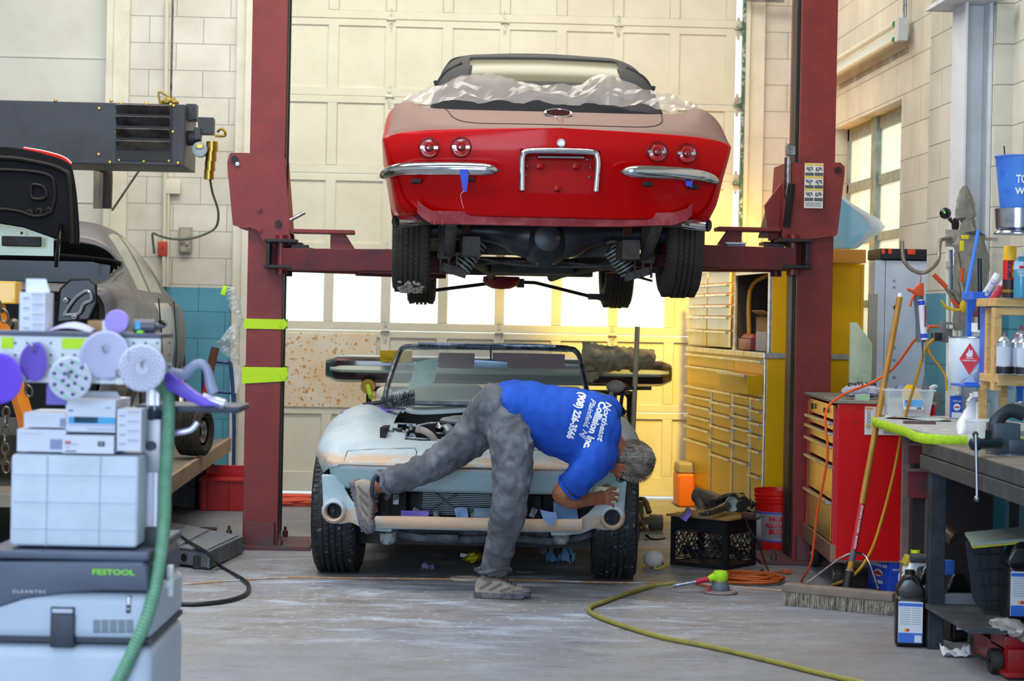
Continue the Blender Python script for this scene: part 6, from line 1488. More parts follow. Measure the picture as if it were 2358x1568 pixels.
# abrasive discs on the hooks
def disc(px,py,rpx,m,lab,dy,curl=0,holes=0,print_=False,sx=1.0,mats=None):
 c = Q(px,py);r = rpx/F*DC;mb = MB();n = 48
 def fn(u,v):
  t = 2*PI*u;rr = r*v;x = rr*math.cos(t)*sx;z = rr*math.sin(t);return Vector((c.x+x,py_-dy-curl*(x/r)**2*(1 if curl > 0 else 1)+.0*z,c.z+z))
 mb.grid(fn,n,8)
 if holes:
  for q,k_ in ((.32,6),(.74,9)):
   for i in range(k_):t = 2*PI*i/k_+q;hx,hz = r*q*math.cos(t)*sx,r*q*math.sin(t);mb.lathe([(0,-.0035),(.005,-.003)],(c.x+hx,py_-dy-curl*(hx/r)**2,c.z+hz),(0,1,0),10,mi=1)
 if print_:
  for i in range(-3,4):
   for j in range(-2,3):
    hx,hz = i*.017+j*.004,j*.024-i*.012
    if hx*hx+hz*hz < (r*.86)**2:mb.box((c.x+hx,py_-dy-.0025,c.z+hz),(.020,.001,.0035),rot=Matrix.Rotation(R(33),3,'Y'),mi=2)
 if not holes and not print_ and curl < .01:
  for ring_ in range(3,9):
   for i in range(18):t = 2*PI*i/18+ring_*.16;q = ring_/9.2;mb.box((c.x+r*q*math.cos(t),py_-dy-.002,c.z+r*q*math.sin(t)),(.004,.001,.0016),rot=Matrix.Rotation(-t+.6,3,'Y'),mi=1)
 return vout(mb,'sanding_disc',mats or [m,mat('disc_hole_violet','5a4a8a',.8),mat('disc_print_green','8fc6a4',.7)],lab,'sanding disc','sanding discs hung on the pegboard',smooth=True,solid=.001)
lil = mat('disc_lilac_grey','b3b4d2',.85);lil2 = mat('disc_pale','c3c4d8',.85);vio = mat('disc_violet','6a48d0',.85);vio2 = mat('disc_dull_violet','6c55b8',.85)
disc(8,870,58,vio,'bright violet sanding disc at the left end of the pegboard, cut by the frame',.05,curl=.02,sx=1.0)
disc(88,832,45,vio2,'dull violet disc curled forward on its hook between the two tape patches',.03,curl=.05,sx=.68)
disc(170,870,50,lil2,'white sanding disc with green print and punched holes',.045,holes=1,print_=True)
disc(250,817,56,lil,'large plain lilac grey sanding disc bulging on the pegboard hook',.03,curl=.022)
disc(335,846,54,lil2,'pale sanding disc with spiral dots at the right end of the pegboard',.05)
mb = MB();c = Q(270,741,DC+.03);mb.lathe([(0,-.012),(.030,-.012),(.032,-.008),(.032,.004),(0,.008)],c,(0,1,0),36);mb.lathe([(0,.004),(.016,.004),(.016,.05),(.0,.05)],c,(0,1,0),20,mi=1);vout(mb,'polishing_pad',[mat('pad_lilac','a794e0',.9),vd_],'small round lilac polishing pad tool standing on the pegboard shelf','sander')
# lock-shaped tag
mb = MB();c = Q(279,877);mb.box((c.x,py_-.012,c.z),(.020,.006,.018));mb.box((c.x,py_-.016,c.z),(.004,.002,.004),mi=1);vout(mb,'white_tag',[white_pl,mat('peg_dark','2b2440',.7)],'small white plastic clip hanging from a hook below the lilac disc','clip',bev=.002)
# things on the shelf
def vbx(name,xa,ya,xb,yb,d0,dep,m,lab,cat,group=None,lines=None,**k):
 a_,b_ = Q(xa,ya),Q(xb,yb);mb = MB();mb.box(((a_.x+b_.x)/2,fy+d0+dep/2,(a_.z+b_.z)/2),(b_.x-a_.x,dep,a_.z-b_.z))
 for (lx0,ly0,lx1,ly1,mi) in (lines or []):
  p,q = Q(lx0,ly0),Q(lx1,ly1);mb.box(((p.x+q.x)/2,fy+d0-.0006,(p.z+q.z)/2),(q.x-p.x,.001,p.z-q.z),mi=mi)
 return vout(mb,name,m,lab,cat,group,smooth=False,**k)
wb = mat('carton_white','d4d8e6',.6);ink = mat('carton_ink','8f93b8',.7);inkd = mat('carton_ink_dark','3b3f55',.7);cy = mat('carton_cyan','4aa6d8',.6);blk = mat('carton_black','20222a',.6);pur = mat('carton_purple','8a3ba8',.6);red3 = mat('carton_red','d8202c',.6)
CM = [wb,ink,inkd,cy,blk,pur,red3]
L1 = []
for j in range(4):
 y = 677+j*23;L1 += [(70,y,97,y+1.6,2),(70,y+6,95,y+7,1),(70,y+12,92,y+13,1),(50,y+8,64,y+11,1)]
vbx('abrasive_carton',42,672,99,767,.02,.10,CM,'tall white carton with printed lines standing on the pegboard shelf','carton',None,L1)
mb = MB();a_,b_ = Q(41,640),Q(90,673);mb.prism([(a_.x,b_.z),(b_.x+.008,b_.z),(b_.x-.004,a_.z),(a_.x,a_.z)],.003,Matrix.Translation((0,fy+.10,0)) @ Matrix.Rotation(PI/2,4,'X'));o = vout(mb,'carton_flap',wb,'open white flap rising from the tall carton on the pegboard shelf','carton flap')
mb = MB();c = Q(154,760);mb.grid(lambda u,v:Vector((c.x+(u-.5)*.118,fy+.01+v*.08,shz+.006+.018*math.sin(u*PI)*(.6+.4*v)-.004*math.cos(v*3))),16,6);vout(mb,'sanding_disc',lil,'lilac sanding disc lying bowed on the pegboard shelf beside the tall carton','sanding disc',solid=.0012)
vbx('small_cardboard_box',185,738,228,765,.10,.09,[cardb],'small brown cardboard box lying on the pegboard shelf','box')
vbx('small_white_box',222,738,240,765,.08,.08,[wb],'little white box beside the brown one on the pegboard shelf','box')
mb = MB();a_,b_ = Q(300,752),Q(348,752);ct = (a_+b_)/2;mb.cyl((a_.x,fy+.06,shz+.02),(b_.x,fy+.06,shz+.02),.0185,n=20);mb.cyl((b_.x,fy+.06,shz+.02),(b_.x+.014,fy+.06,shz+.02),.012,.006,n=14);mb.cyl((b_.x+.014,fy+.06,shz+.02),(b_.x+.024,fy+.06,shz+.02),.004,n=10);mb.box((a_.x+.012,fy+.041,shz+.022),(.014,.002,.02),mi=1);vout(mb,'glue_bottle',[mat('bottle_grey','50515c',.4),cy],'grey bottle lying on its side at the right end of the pegboard shelf','bottle')
mb = MB();c = Q(321,766);mb.ball((c.x,fy+.01,shz+.004),(.011,.008,.005),n=12);vout(mb,'green_plug',mat('plug_green','63cc1c',.5),'small bright green ear plug in front of the grey bottle','ear plug')
# cartons on the case
vbx('carton',30,990,142,1044,.05,.22,CM,'wide white carton at lower left on the pale storage case','carton',None,[(35,1000,90,1002,1),(35,1008,80,1009,1),(106,1014,138,1038,1)])
vbx('carton',44,952,142,988,.06,.20,CM,'white carton stacked on the wide one at the left of the storage case','carton',None,[(50,962,110,963.5,1),(50,970,100,971,1),(127,966,140,985,1)])
vbx('carton',141,922,255,999,.06,.22,CM,'carton with cyan and purple stripes below the green printed disc','carton',None,[(147,962,255,980,3),(160,962,215,977,4),(147,981,255,984,5),(190,990,255,993,1),(147,946,158,949,4),(232,940,246,943,1)])
mb = MB();a_,b_ = Q(142,905),Q(253,923);mb.prism([(a_.x,b_.z),(b_.x,b_.z),(b_.x-.012,a_.z),(a_.x+.02,a_.z)],.003,Matrix.Translation((0,fy+.16,0)) @ Matrix.Rotation(PI/2,4,'X'));vout(mb,'carton_flap',wb,'raised white flap of the cyan striped carton','carton flap')
vbx('carton',139,1003,256,1047,.03,.20,CM,'open white carton with red mark lying below the cyan striped one','carton',None,[(145,1024,175,1026,1),(145,1031,155,1033,1),(145,1039,170,1042,2),(220,1018,236,1030,2),(223,1021,233,1027,0)])
ltext('3M',144,1020,157,6,red3,vc,VI,DC,fy+.028,bold=.03,name='lettering')
L2 = []
for j in range(4):
 y = 950+j*22;L2 += [(286,y,313,y+1.6,2),(286,y+6,310,y+7,1),(267,y+8,280,y+11,1)]
vbx('carton',262,944,316,1042,.05,.12,CM,'tall white carton with printed lines on the right of the storage case','carton',None,L2)
mb = MB();a_,b_ = Q(98,886),Q(142,934);mb.box(((a_.x+b_.x)/2,fy+.05,(a_.z+b_.z)/2),(b_.x-a_.x,.003,a_.z-b_.z));vout(mb,'abrasive_sheet',mat('sheet_violet','7a6cc4',.8),'violet abrasive sheet hanging below the pegboard','sandpaper',smooth=False)
# orbital sander lying on the tray
sa = empty('orbital_sander',(0,0,0),0,'purple and clear plastic handled board sander resting on the tray','sander');sa.matrix_world = vc.matrix_basis.copy()
yS = Q(450,900,pd).y-.03;S3 = lambda x,y,dy=0:Vector((Q(x,y,pd).x,yS+dy,Q(x,y,pd).z))
mb = MB();P = [(385,862),(397,855),(420,875),(460,905),(500,926),(510,933),(470,934),(430,915),(390,893)];mb.prism([(S3(*p).x,S3(*p).z) for p in P],.06,Matrix.Translation((0,yS+.03,0)) @ Matrix.Rotation(PI/2,4,'X'));mb.build('base',mat('sander_violet','5b3fc4',.4),sa,bev=.005)
mb = MB();mb.tube([S3(392,860),S3(425,862),S3(440,850),S3(455,838),S3(470,838),S3(482,855),S3(488,885),S3(495,905)],[(.018,.018),(.018,.016),(.014,.014),(.012,.012),(.012,.012),(.012,.012),(.014,.014),(.014,.014)],n=14,sm=5);mb.build('handle',mat('clear_violet_plastic','aab0d0',.15,alpha=.5),sa)
mb = MB();mb.cyl(S3(470,915),S3(520,930),.014,n=14);mb.cyl(S3(512,920),S3(524,932),.009,n=10);mb.build('hose_fitting',mat('fitting_pale','b7b5c9',.3,.4),sa)
mb = MB();mb.cyl(S3(387,835),S3(387,858),.016,.020,n=16);mb.build('swivel',mat('swivel_grey','9ea2ac',.4),sa)
# ======================= RIGHT SIDE ===========================================
def TH(name,loc,label,cat,group=None,rz=0):return empty(name,loc,rz,label,cat,group)
def L_(root):
 o = root.location.copy();return lambda x,y,d:dp(x,y,d)-o
def one(name,fn,m,lab,cat,group=None,**k):
 mb = MB();fn(mb);return tag(mb.build(name,m,**k),lab,cat,group)
def rect(mb,px0,py0,px1,py1,d,dep,mi=0,dz=0):
 a_,b_ = dp(px0,py0,d),dp(px1,py1,d);mb.box(((a_.x+b_.x)/2,(a_.y+b_.y)/2+dep/2,(a_.z+b_.z)/2+dz),(abs(b_.x-a_.x),dep,abs(a_.z-b_.z)),rz=YAW,mi=mi)
def label_text(root,txt,p,w,h,m,rot=(PI/2,0,YAW),bold=0,shear=0,name='lettering'):
 me = text_mesh(txt,1.0,ext=.002,align='CENTER',bold=bold,shear=shear);xs = [v.co.x for v in me.vertices];ys = [v.co.y for v in me.vertices]
 sx_,sy_ = w/(max(xs)-min(xs)),h/(max(ys)-min(ys));mx,my = (max(xs)+min(xs))/2,(max(ys)+min(ys))/2
 for v in me.vertices:v.co = Vector(((v.co.x-mx)*sx_,(v.co.y-my)*sy_,v.co.z*.2))
 me.materials.clear();me.materials.append(m);return link(name,me,root,p,rot)
# ---- big yellow cabinet -----------------------------------------------------
C0 = Vector((2.205,12.62,0));yc = TH('yellow_tool_cabinet',C0,'large yellow tool cabinet with silver drawer pulls and open upper compartment','tool cabinet',None,R(3.7))
YI = yc.matrix_basis.inverted();LEN = 2.5
def fp(px,py):      # photo -> (along, z) on the cabinet's front plane
 o = YI @ CAMP;d = YI.to_3x3() @ ray(px,py);t = -o.x/d.x;q = o+d*t;return q.y,q.z
yb = mat('cabinet_yellow','f0b606',.35,coat=.15,col2='e8ae08',scale=2,spec=.3)
al2 = mat('pull_alu','c9c9c4',.3,.6,col2='a8a49a',scale=14)
z_b,z_m,z_t = .15,1.155,1.76
mb = MB();mb.box((.33,LEN/2,(z_b+z_m)/2),(.66,LEN,z_m-z_b));mb.build('lower_chest',yb,yc,smooth=False,bev=.006)
mb = MB();mb.box((.32,LEN/2,z_m+.018),(.68,LEN+.02,.036));mb.box((-.006,.012,(z_b+z_m)/2),(.014,.03,z_m-z_b));mb.build('worktop_trim',al2,yc,smooth=False,bev=.004)
mb = MB();hw_ = 1.02   # near compartment is open: walls, back, floor, top
z0_ = z_m+.036
mb.box((.33,.02,(z0_+z_t)/2),(.60,.03,z_t-z0_));mb.box((.33,hw_,(z0_+z_t)/2),(.60,.03,z_t-z0_));mb.box((.62,LEN/2,(z0_+z_t)/2),(.02,LEN,z_t-z0_));mb.box((.33,LEN/2,z_t),(.60,LEN,.02));mb.box((.33,(hw_+LEN)/2,(z0_+z_t)/2),(.58,LEN-hw_,z_t-z0_-.02))
mb.build('upper_hutch',yb,yc,smooth=False,bev=.004)
mb = MB();mb.box((.02,.02,(z0_+z_t)/2),(.02,.035,z_t-z0_));mb.box((.02,hw_,(z0_+z_t)/2),(.02,.06,z_t-z0_));mb.box((.02,hw_/2,z_t-.03),(.02,hw_,.06));mb.build('hutch_frame',al2,yc,smooth=False,bev=.003)
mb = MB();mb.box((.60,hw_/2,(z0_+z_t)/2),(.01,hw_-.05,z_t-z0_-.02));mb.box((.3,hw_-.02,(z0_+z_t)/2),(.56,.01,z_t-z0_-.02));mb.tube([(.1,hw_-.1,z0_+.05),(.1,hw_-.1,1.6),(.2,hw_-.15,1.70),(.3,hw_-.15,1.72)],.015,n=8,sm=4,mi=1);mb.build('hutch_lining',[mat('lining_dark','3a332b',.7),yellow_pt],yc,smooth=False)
def drawer(y0,y1,z0,z1,m=yb,pull=True,out=0):
 d = MB().box((-.006-out/2,(y0+y1)/2,(z0+z1)/2),(.014+out,y1-y0-.012,z1-z0-.01)).build('drawer',m,yc,smooth=False,bev=.002)
 if pull:MB().box((-.024-out,(y0+y1)/2,z1-.010),(.028,y1-y0-.02,.016)).build('drawer_pull',al2,d,smooth=False,bev=.003)
for (y0,y1,zs) in ((0.03,.34,[.17,.40,.56,.66,.74,.82,.90]),(.36,.86,[.17,.46,.58,.68,.76,.83,.90]),(.88,1.55,[.17,.45,.55,.65,.74,.82,.90]),(1.57,2.47,[.17,.50,.60,.68,.76,.83,.90])):
 for a_,b_ in zip(zs,zs[1:]):drawer(y0,y1,a_,b_)
for y0,y1 in ((.03,.86),(.88,2.47)):
 drawer(y0,y1,1.05,1.14)
 drawer(y0,y1,.92,1.05,out=.10 if y0 < .1 else 0)
hw2 = mat('hutch_drawer_reflection','d9d6bd',.35,coat=.3,col2='e0c24a',scale=1.2,mix=(.5,.62))  # whitish reflection on the far drawer fronts, painted into their colour
for (y0,y1) in ((hw_+.03,1.78),(1.80,2.47)):
 zs = [z0_+.01,1.32,1.42,1.50,1.58,1.65,1.75]
 for a_,b_ in zip(zs,zs[1:]):drawer(y0,y1,a_,b_,hw2)
for y in (.35,.87,1.56):mb = MB();mb.box((-.012,y,.53),(.014,.03,.74));mb.build('divider_strip',al2,yc,smooth=False)
for x,y in ((.08,.15),(.58,.15),(.08,2.3),(.58,2.3)):
 mb = MB();mb.lathe([(.02,-.022),(.062,-.022),(.066,0),(.062,.022),(.02,.022)],(x,y,.067),(1,0,0),24);mb.box((x,y,.125),(.08,.09,.03));mb.build('caster',rubber,yc)
mb = MB();a_ = YI @ dp(1923,866,12.45);mb.box((a_.x,-.004,a_.z-.02),(.09,.004,.14));mb.box((a_.x,-.007,a_.z+.04),(.09,.003,.016),mi=1)
for k in range(5):mb.box((a_.x,-.007,a_.z+.01-.022*k),(.07,.003,.003),mi=2)
mb.build('safety_label',[white_paper,mat('label_orange','d88040',.6),mat('label_ink','77736c',.7)],yc,smooth=False)
def ycb(name,fn,m,lab,cat,**k):
 mb = MB();fn(mb);o = mb.build(name,m,**k);o.matrix_world = yc.matrix_basis.copy();return tag(o,lab,cat)
ycb('red_tool_box',lambda mb:(mb.box((.12,.72,z0_+.045),(.20,.36,.075)),mb.box((.12,.72,z0_+.10),(.18,.33,.03),taper=.8)),mat('toolbox_maroon','8c1e2c',.4),'small dark red toolbox in the open compartment of the yellow cabinet','toolbox',bev=.006)
ycb('cardboard_box',lambda mb:(mb.box((.16,.30,z0_+.12),(.24,.34,.22)),mb.box((.04,.30,z0_+.07),(.012,.30,.13),mi=1),mb.box((.05,.30,z0_+.245),(.10,.33,.006),rot=Matrix.Rotation(.5,3,'Y'))),[cardb,mat('carton_grey_white','b9b3b8',.7)],'open cardboard box in the compartment of the yellow cabinet','box',bev=.003)
ycb('black_case',lambda mb:(mb.box((.38,.50,z0_+.15),(.2,.3,.28))),mat('case_black','1f1a20',.6),'black case behind the cardboard box in the yellow cabinet','case',bev=.006)
def on_hutch(px,py):return dp(px,py,12.45)
mb = MB();a_,b_ = on_hutch(1908,571),on_hutch(1958,600);mb.box(((a_.x+b_.x)/2,a_.y+.2,z_t+.05),(.36,.30,.085));tag(mb.build('orange_box',mat('box_orange_tan','d8983c',.6),bev=.004),'flat orange tan box on top of the yellow cabinet right of the red column','box')
mb = MB();fb = mat('bin_bag_blue','7cc8ee',.35,alpha=.75)
P = [on_hutch(x,y) for x,y in ((1905,560),(1912,430),(1955,455),(2005,490),(2042,515),(2040,530),(2005,555),(1985,572),(1930,572))]
n_ = len(P);mb.add(P+[p+Vector((.05,.22,.02)) for p in P],[tuple(range(n_)),tuple(range(2*n_-1,n_-1,-1))]+[(i,(i+1) % n_,n_+(i+1) % n_,n_+i) for i in range(n_)]);o = mb.build('plastic_sheet_roll',[fb],bev=.02,seg=3);o.location = (0,.15,.0);tag(o,'translucent blue plastic sheet bundle on top of the yellow cabinet by the window','plastic sheet')
mb = MB();P = [on_hutch(x,y) for x,y in ((1948,452),(2035,500),(2052,520),(2040,535),(1990,560),(1975,570),(2015,525),(2000,500))];mb.add(P,[tuple(range(8))]);o = mb.build('outer_sheet',mat('sheet_clear_white','e4eef2',.3,alpha=.6),o,solid=.004);
# ---- red tool chest -------------------------------------------------------------
K0 = Vector((2.142,10.22,0));rc = TH('red_tool_chest',K0,'tall red rolling tool chest with bright drawer fronts facing left','tool chest',None,R(-3.6));RI = rc.matrix_basis.inverted()
rcm = mat('chest_red','c4080e',.35,coat=.25,spec=.25);rcd = mat('chest_frame_red','b3101c',.4);refl = mat('drawer_polished','d8a236',.22,.55,col2='b58430',scale=3);rust_b = mat('base_brown_metal','9a7562',.4,.5,col2='7d6152',scale=8)
zt = .975;LC = 1.14;DCc = .50
mb = MB();mb.box((DCc/2+.02,.012,(.16+zt)/2),(DCc,.024,zt-.16));mb.box((DCc/2+.02,LC-.012,(.16+zt)/2),(DCc,.024,zt-.16));mb.box((DCc,LC/2,(.16+zt)/2),(.02,LC,zt-.16));mb.box((DCc/2+.05,LC/2,.55),(DCc-.08,LC-.06,.74));mb.build('cabinet',rcm,rc,smooth=False,bev=.004)
mb = MB();mb.box((DCc/2+.01,LC/2,zt+.008),(DCc+.03,LC+.02,.016));mb.build('top_mat',mat('top_mat_grey','7d7a6c',.7,col2='8f8b7c',scale=20),rc,smooth=False,bev=.003)
MB().box((.018,LC-.05,.55),(.03,.09,.80)).build('corner_post',rcd,rc,smooth=False,bev=.004);MB().box((.018,.03,.55),(.03,.04,.80)).build('corner_post',rcd,rc,smooth=False,bev=.004)
mb = MB();mb.box((.01,LC/2,.20),(.03,LC,.09));mb.box((DCc/2,LC/2,.165),(DCc,LC,.012));mb.build('base_rail',rust_b,rc,smooth=False,bev=.003)
for a_,b_ in zip([.25,.47,.66,.76,.83,.885],[.46,.65,.75,.82,.875,.965]):
 d = MB().box((.015,LC/2-.02,(a_+b_)/2),(.02,LC-.20,b_-a_-.006)).build('drawer',refl,rc,smooth=False,bev=.002)
 if b_ < .95:MB().box((-.006,LC/2-.02,b_-.008),(.03,LC-.2,.016)).build('drawer_pull',alu,d,smooth=False,bev=.003)
mb = MB();mb.lathe([(0,-.012),(.014,-.012),(.014,0)],(.0,.30,.925),(1,0,0),16);mb.lathe([(0,-.012),(.016,-.012),(.016,0)],(.0,.80,.925),(1,0,0),16);mb.build('lock',dark,rc)
for x,y in ((.06,LC-.08),(.06,.14),(.44,LC-.08),(.44,.14)):
 mb = MB();mb.lathe([(.02,-.025),(.070,-.022),(.078,-.01),(.078,.01),(.070,.022),(.02,.025)],(x,y,.079),(1,0,0),28);mb.lathe([(0,-.028),(.03,-.028),(.032,0),(.03,.028),(0,.028)],(x,y,.079),(1,0,0),16,mi=1);mb.box((x,y,.15),(.07,.09,.02),mi=1);mb.build('caster',[rubber,steel],rc)
mb = MB();a_ = RI @ dp(1999,938,10.2);b_ = RI @ dp(2082,1005,10.2);cx_,cz_ = (a_.x+b_.x)/2,(a_.z+b_.z)/2;w_,h_ = b_.x-a_.x,a_.z-b_.z
mb.box((cx_,-.003,cz_),(w_,.004,h_));mb.box((a_.x+.022,-.006,a_.z-.010),(.036,.003,.008),mi=1);mb.box((cx_,-.006,cz_-.025),(w_*.96,.003,.008),mi=2)
for k in range(5):mb.lathe([(.007,-.002),(.009,-.002),(.009,0)],(a_.x+.02,-.006,a_.z-.03-.019*k),(0,1,0),14,mi=3)
for k in range(5):mb.box((cx_+.04,-.006,cz_-.038-.006*k),(w_*.4,.003,.002),mi=3)
mb.build('warning_label',[lw,mat('label_orange','d88040',.6),wy,mat('label_ink','77736c',.7)],rc,smooth=False)
mb = MB()
for x,z in ((.108,.925),(.108,.872),(.122,.885)):mb.lathe([(0,-.002),(.004,-.002),(.004,.003)],(x,0,z),(0,1,0),8)
mb.build('screw_hole',dark,rc)
# printed white cloth bundle on the chest
clm = mat('bundle_cloth','b7b5c6',.85,col2='9f9db2',scale=12,bump=.3,bscale=30)
mb = MB();crumple(mb,[dp(1938,905,10.5),dp(1955,900,10.5),dp(1985,898,10.5),dp(2015,902,10.5),dp(2028,908,10.5)],[.02,.052,.058,.05,.02],n=18,seed=9,amp=.12)
cb2 = tag(mb.build('cloth_bundle',clm),'pale lilac printed cloth bundle on top of the red tool chest','cloth')
label_text(cb2,'gse95 lace',dp(1985,885,10.42),.15,.03,mat('print_black','222228',.8),rot=(PI/2-.5,0,-.1),bold=.03)
one('clear_box_green',lambda mb:(rect(mb,1972,907,2003,924,10.38,.05),rect(mb,1976,909,1998,922,10.378,.002,1)),[clear_cloudy,mat('label_green_white','9fc494',.6)],'small clear box with green label in front of the cloth bundle','box')
# ---- broom leaning on the chest ------------------------------------------------------
bt = gd(1935,1372,.05);bh = TH('push_broom',(bt.x,bt.y,0),'long push broom leaning on the red tool chest, wide dusty head on the floor','broom');Q = L_(bh)
hd0,hd1 = gd(1808,1352,.085)-bh.location,gd(2062,1375,.085)-bh.location
top = Q(2072,685,10.15);botm = (hd0+hd1)/2+Vector((.04,.03,.02))
botm = gd(1950,1352,.1)-bh.location
mb = MB();mb.cyl(botm,top,.0155,n=16);mb.build('handle',mat('handle_varnished','a87a2c',.35,col2='96691f',scale=4,stretch=(6,6,1)),bh)
mb = MB();mb.cyl(top,top+(top-botm).normalized()*.02,.013,n=12);mb.build('handle_tip',white_pl,bh)
d_ = (top-botm);lp0,lp1 = botm+d_*.12,botm+d_*.28;mb = MB();mb.cyl(lp0,lp1,.0163,n=16);mb.cyl(lp0-d_*.035,lp0,.0163,n=16,mi=1);mb.build('handle_label',[mat('label_maroon','a8222c',.5),mat('label_dark_blue','4c5664',.5)],bh)
dn = d_.normalized();tdir = dn;up_ = Vector((-1,0,0));nrm = Vector((0,-1,0));nrm = (nrm-tdir*nrm.dot(tdir)).normalized();upv = nrm.cross(tdir)
me_rot = Matrix((tdir,upv,nrm)).transposed().to_euler()
label_text(bh,'INDOOR • SMOOTH SURFACE',(lp0+lp1)/2+nrm*.0165,(lp1-lp0).length*.9,.010,white_paper,rot=me_rot,bold=.02)
mb = MB();d2 = (hd1-hd0);hm_m = Matrix.Rotation(math.atan2(d2.y,d2.x),3,'Z');mb.box((hd0+hd1)/2,(d2.length,.075,.045),rot=hm_m);mb.cyl(botm+dn*.09,botm-dn*.02,.022,.028,n=14,mi=1);mb.build('head',[mat('broom_block','7d7066',.8,col2='6d6259',scale=9),dark],bh,bev=.012,seg=3)
mb = MB()
for k in range(1600):
 t = random.random();s_ = (random.random()-.5);p = hd0.lerp(hd1,t)+hm_m @ Vector((0,s_*.07,-.02));q = Vector((p.x+random.uniform(-.012,.012),p.y+s_*.02+random.uniform(-.012,.012),.002));w2 = hm_m @ Vector((.0022,0,0));mb.add([p-w2,p+w2,q+w2*.6,q-w2*.6],[(0,1,2,3)])
mb.build('bristles',mat('bristle_dusty','8e867a',.95,col2='6a6359',scale=40),bh,smooth=False)['kind'] = 'stuff'
mb = MB();mb.tube([botm+dn*.16+Vector((-.07,0,-.02)),botm+dn*.17,botm+dn*.16+Vector((.07,0,-.01)),hd0.lerp(hd1,.85)+Vector((0,0,.03))],.006,n=8,sm=3);mb.tube([botm+dn*.16+Vector((-.07,0,-.02)),hd0.lerp(hd1,.2)+Vector((0,0,.03))],.006,n=8);mb.build('brace',steel,bh)
# ---- silver locker, tool case on top, clothes hook ----------------------------------------
lk = TH('white_locker',(2.822,11.5,0),'narrow white metal locker with slots and round knob behind the red chest','locker');
lkm = mat('locker_white','c3cad4',.4,col2='b4bbc6',scale=3)
mb = MB();mb.box((0,.2,.95),(.245,.40,1.62));mb.box((-.155,.02,.95),(.06,.03,1.62));mb.build('cabinet',lkm,lk,smooth=False,bev=.004)
mb = MB();Q = L_(lk)
for y in (645,660,775,800,830,870):p = Q(2074,y,11.45);mb.box((p.x,-.003,p.z),(.014,.003,.010));
mb.build('slot',mat('slot_grey','7e8794',.6),lk,smooth=False)
mb = MB();p = Q(2084,708,11.4);mb.lathe([(0,-.018),(.012,-.017),(.018,-.010),(.018,.02)],(p.x,.0,p.z),(0,1,0),20);mb.build('knob',chrome,lk)
tcs = TH('tool_case',(2.84,11.55,1.765),'black tool case with orange latches lying on the white locker','case');mb = MB();mb.box((0,.1,.032),(.36,.34,.062));mb.build('shell',black_pl,tcs,bev=.01,seg=3)
for x in (-.165,-.125,.0):MB().box((x,-.075,.045),(.045 if x == 0 else .02,.012,.03)).build('latch',mat('latch_orange','d8441a',.5),tcs,bev=.003)
one('leaning_board',lambda mb:(mb.prism([(0,0),(.12,0),(.12,.27),(.035,.38),(0,.38)],.03,Matrix.Translation(dp(1953,905,10.75)) @ Matrix.Rotation(PI/2,4,'X'),0)),[mat('foam_board_pale','aab598',.8,col2='98a487',scale=12)],'pale green foam board leaning behind the red chest','board',bev=.004)
one('taupe_board',lambda mb:mb.box(dp(2008,800,11.2),(.05,.02,.60)),mat('panel_taupe','8f877a',.7),'narrow taupe panel standing between the foam board and the locker','board')
# ---- hook, caulking gun, ball lamp, garment ------------------------------------------------
pm_ = mat('pipe_steel_brown','8d8272',.4,.6,col2='6b5f50',scale=30)
hk = TH('pipe_hook',dp(2196,548,9.9),'bent steel pipe hook projecting from a plate on the column','hook');Q = L_(hk)
mb = MB();mb.tube([Q(2190,550,9.85),Q(2178,550,9.8),Q(2167,553,9.7),Q(2163,570,9.6),Q(2160,600,9.55),Q(2140,622,9.5),Q(2118,628,9.5),Q(2095,617,9.5),Q(2080,595,9.5),Q(2077,555,9.5)],.0095,n=12,sm=5);mb.build('pipe',pm_,hk)
mb = MB();mb.box((0,.02,0),(.075,.012,.085));mb.box((-.02,-.0,0),(.04,.04,.035));mb.box((.1,.0,-.0),(.24,.02,.016));mb.build('plate',mat('plate_putty','a39a90',.6),hk,smooth=False,bev=.003)
cg = TH('caulking_gun',dp(2118,650,9.5),'orange and grey caulking gun with a white tube hanging from the pipe hook','caulking gun');Q = L_(cg);orp = mat('gun_orange','cf4a1c',.45)
mb = MB();mb.tube([Q(2118,628,9.5),Q(2121,640,9.48),Q(2119,652,9.47)],.003,n=6);mb.build('wire_hook',steel,cg)
mb = MB();P = [(2100,668),(2105,662),(2116,652),(2124,652),(2124,682),(2106,680),(2101,675),(2088,668),(2088,663)];o_ = cg.location;mb.prism([((dp(x,y,9.47)-o_).x,(dp(x,y,9.47)-o_).z) for x,y in P],.03,Matrix.Translation((0,-.03,0)) @ Matrix.Rotation(PI/2,4,'X'));mb.tube([Q(2106,678,9.42),Q(2098,695,9.42),Q(2096,706,9.42)],[(.008,.006),(.007,.005),(.009,.006)],n=10,sm=3);mb.build('handle',orp,cg,bev=.004)
mb = MB();mb.tube([Q(2114,680,9.47),Q(2120,735,9.47),Q(2120,788,9.47)],.024,n=18,caps=True);mb.build('cradle',mat('gun_grey','5b5d63',.5),cg)
mb = MB();mb.cyl(Q(2121,690,9.43),Q(2129,782,9.43),.016,n=20);mb.cyl(Q(2121,692,9.43),Q(2122,702,9.43),.0164,n=20,mi=1);mb.cyl(Q(2127.5,768,9.43),Q(2128.5,778,9.43),.0164,n=20,mi=1);mb.box(Q(2131,728,9.41),(.007,.004,.10),mi=2);mb.cyl(Q(2124,783,9.45),Q(2125,833,9.45),.006,.002,n=12,mi=3);mb.build('sealant_tube',[white_pl,blue_pl,mat('tube_crimson','8e2440',.5),grey_pl],cg)
bl = TH('ball_lamp',dp(2177,491,9.9),'black ball shaped lamp with green indicator on a curved stalk by the column','lamp');Q = L_(bl)
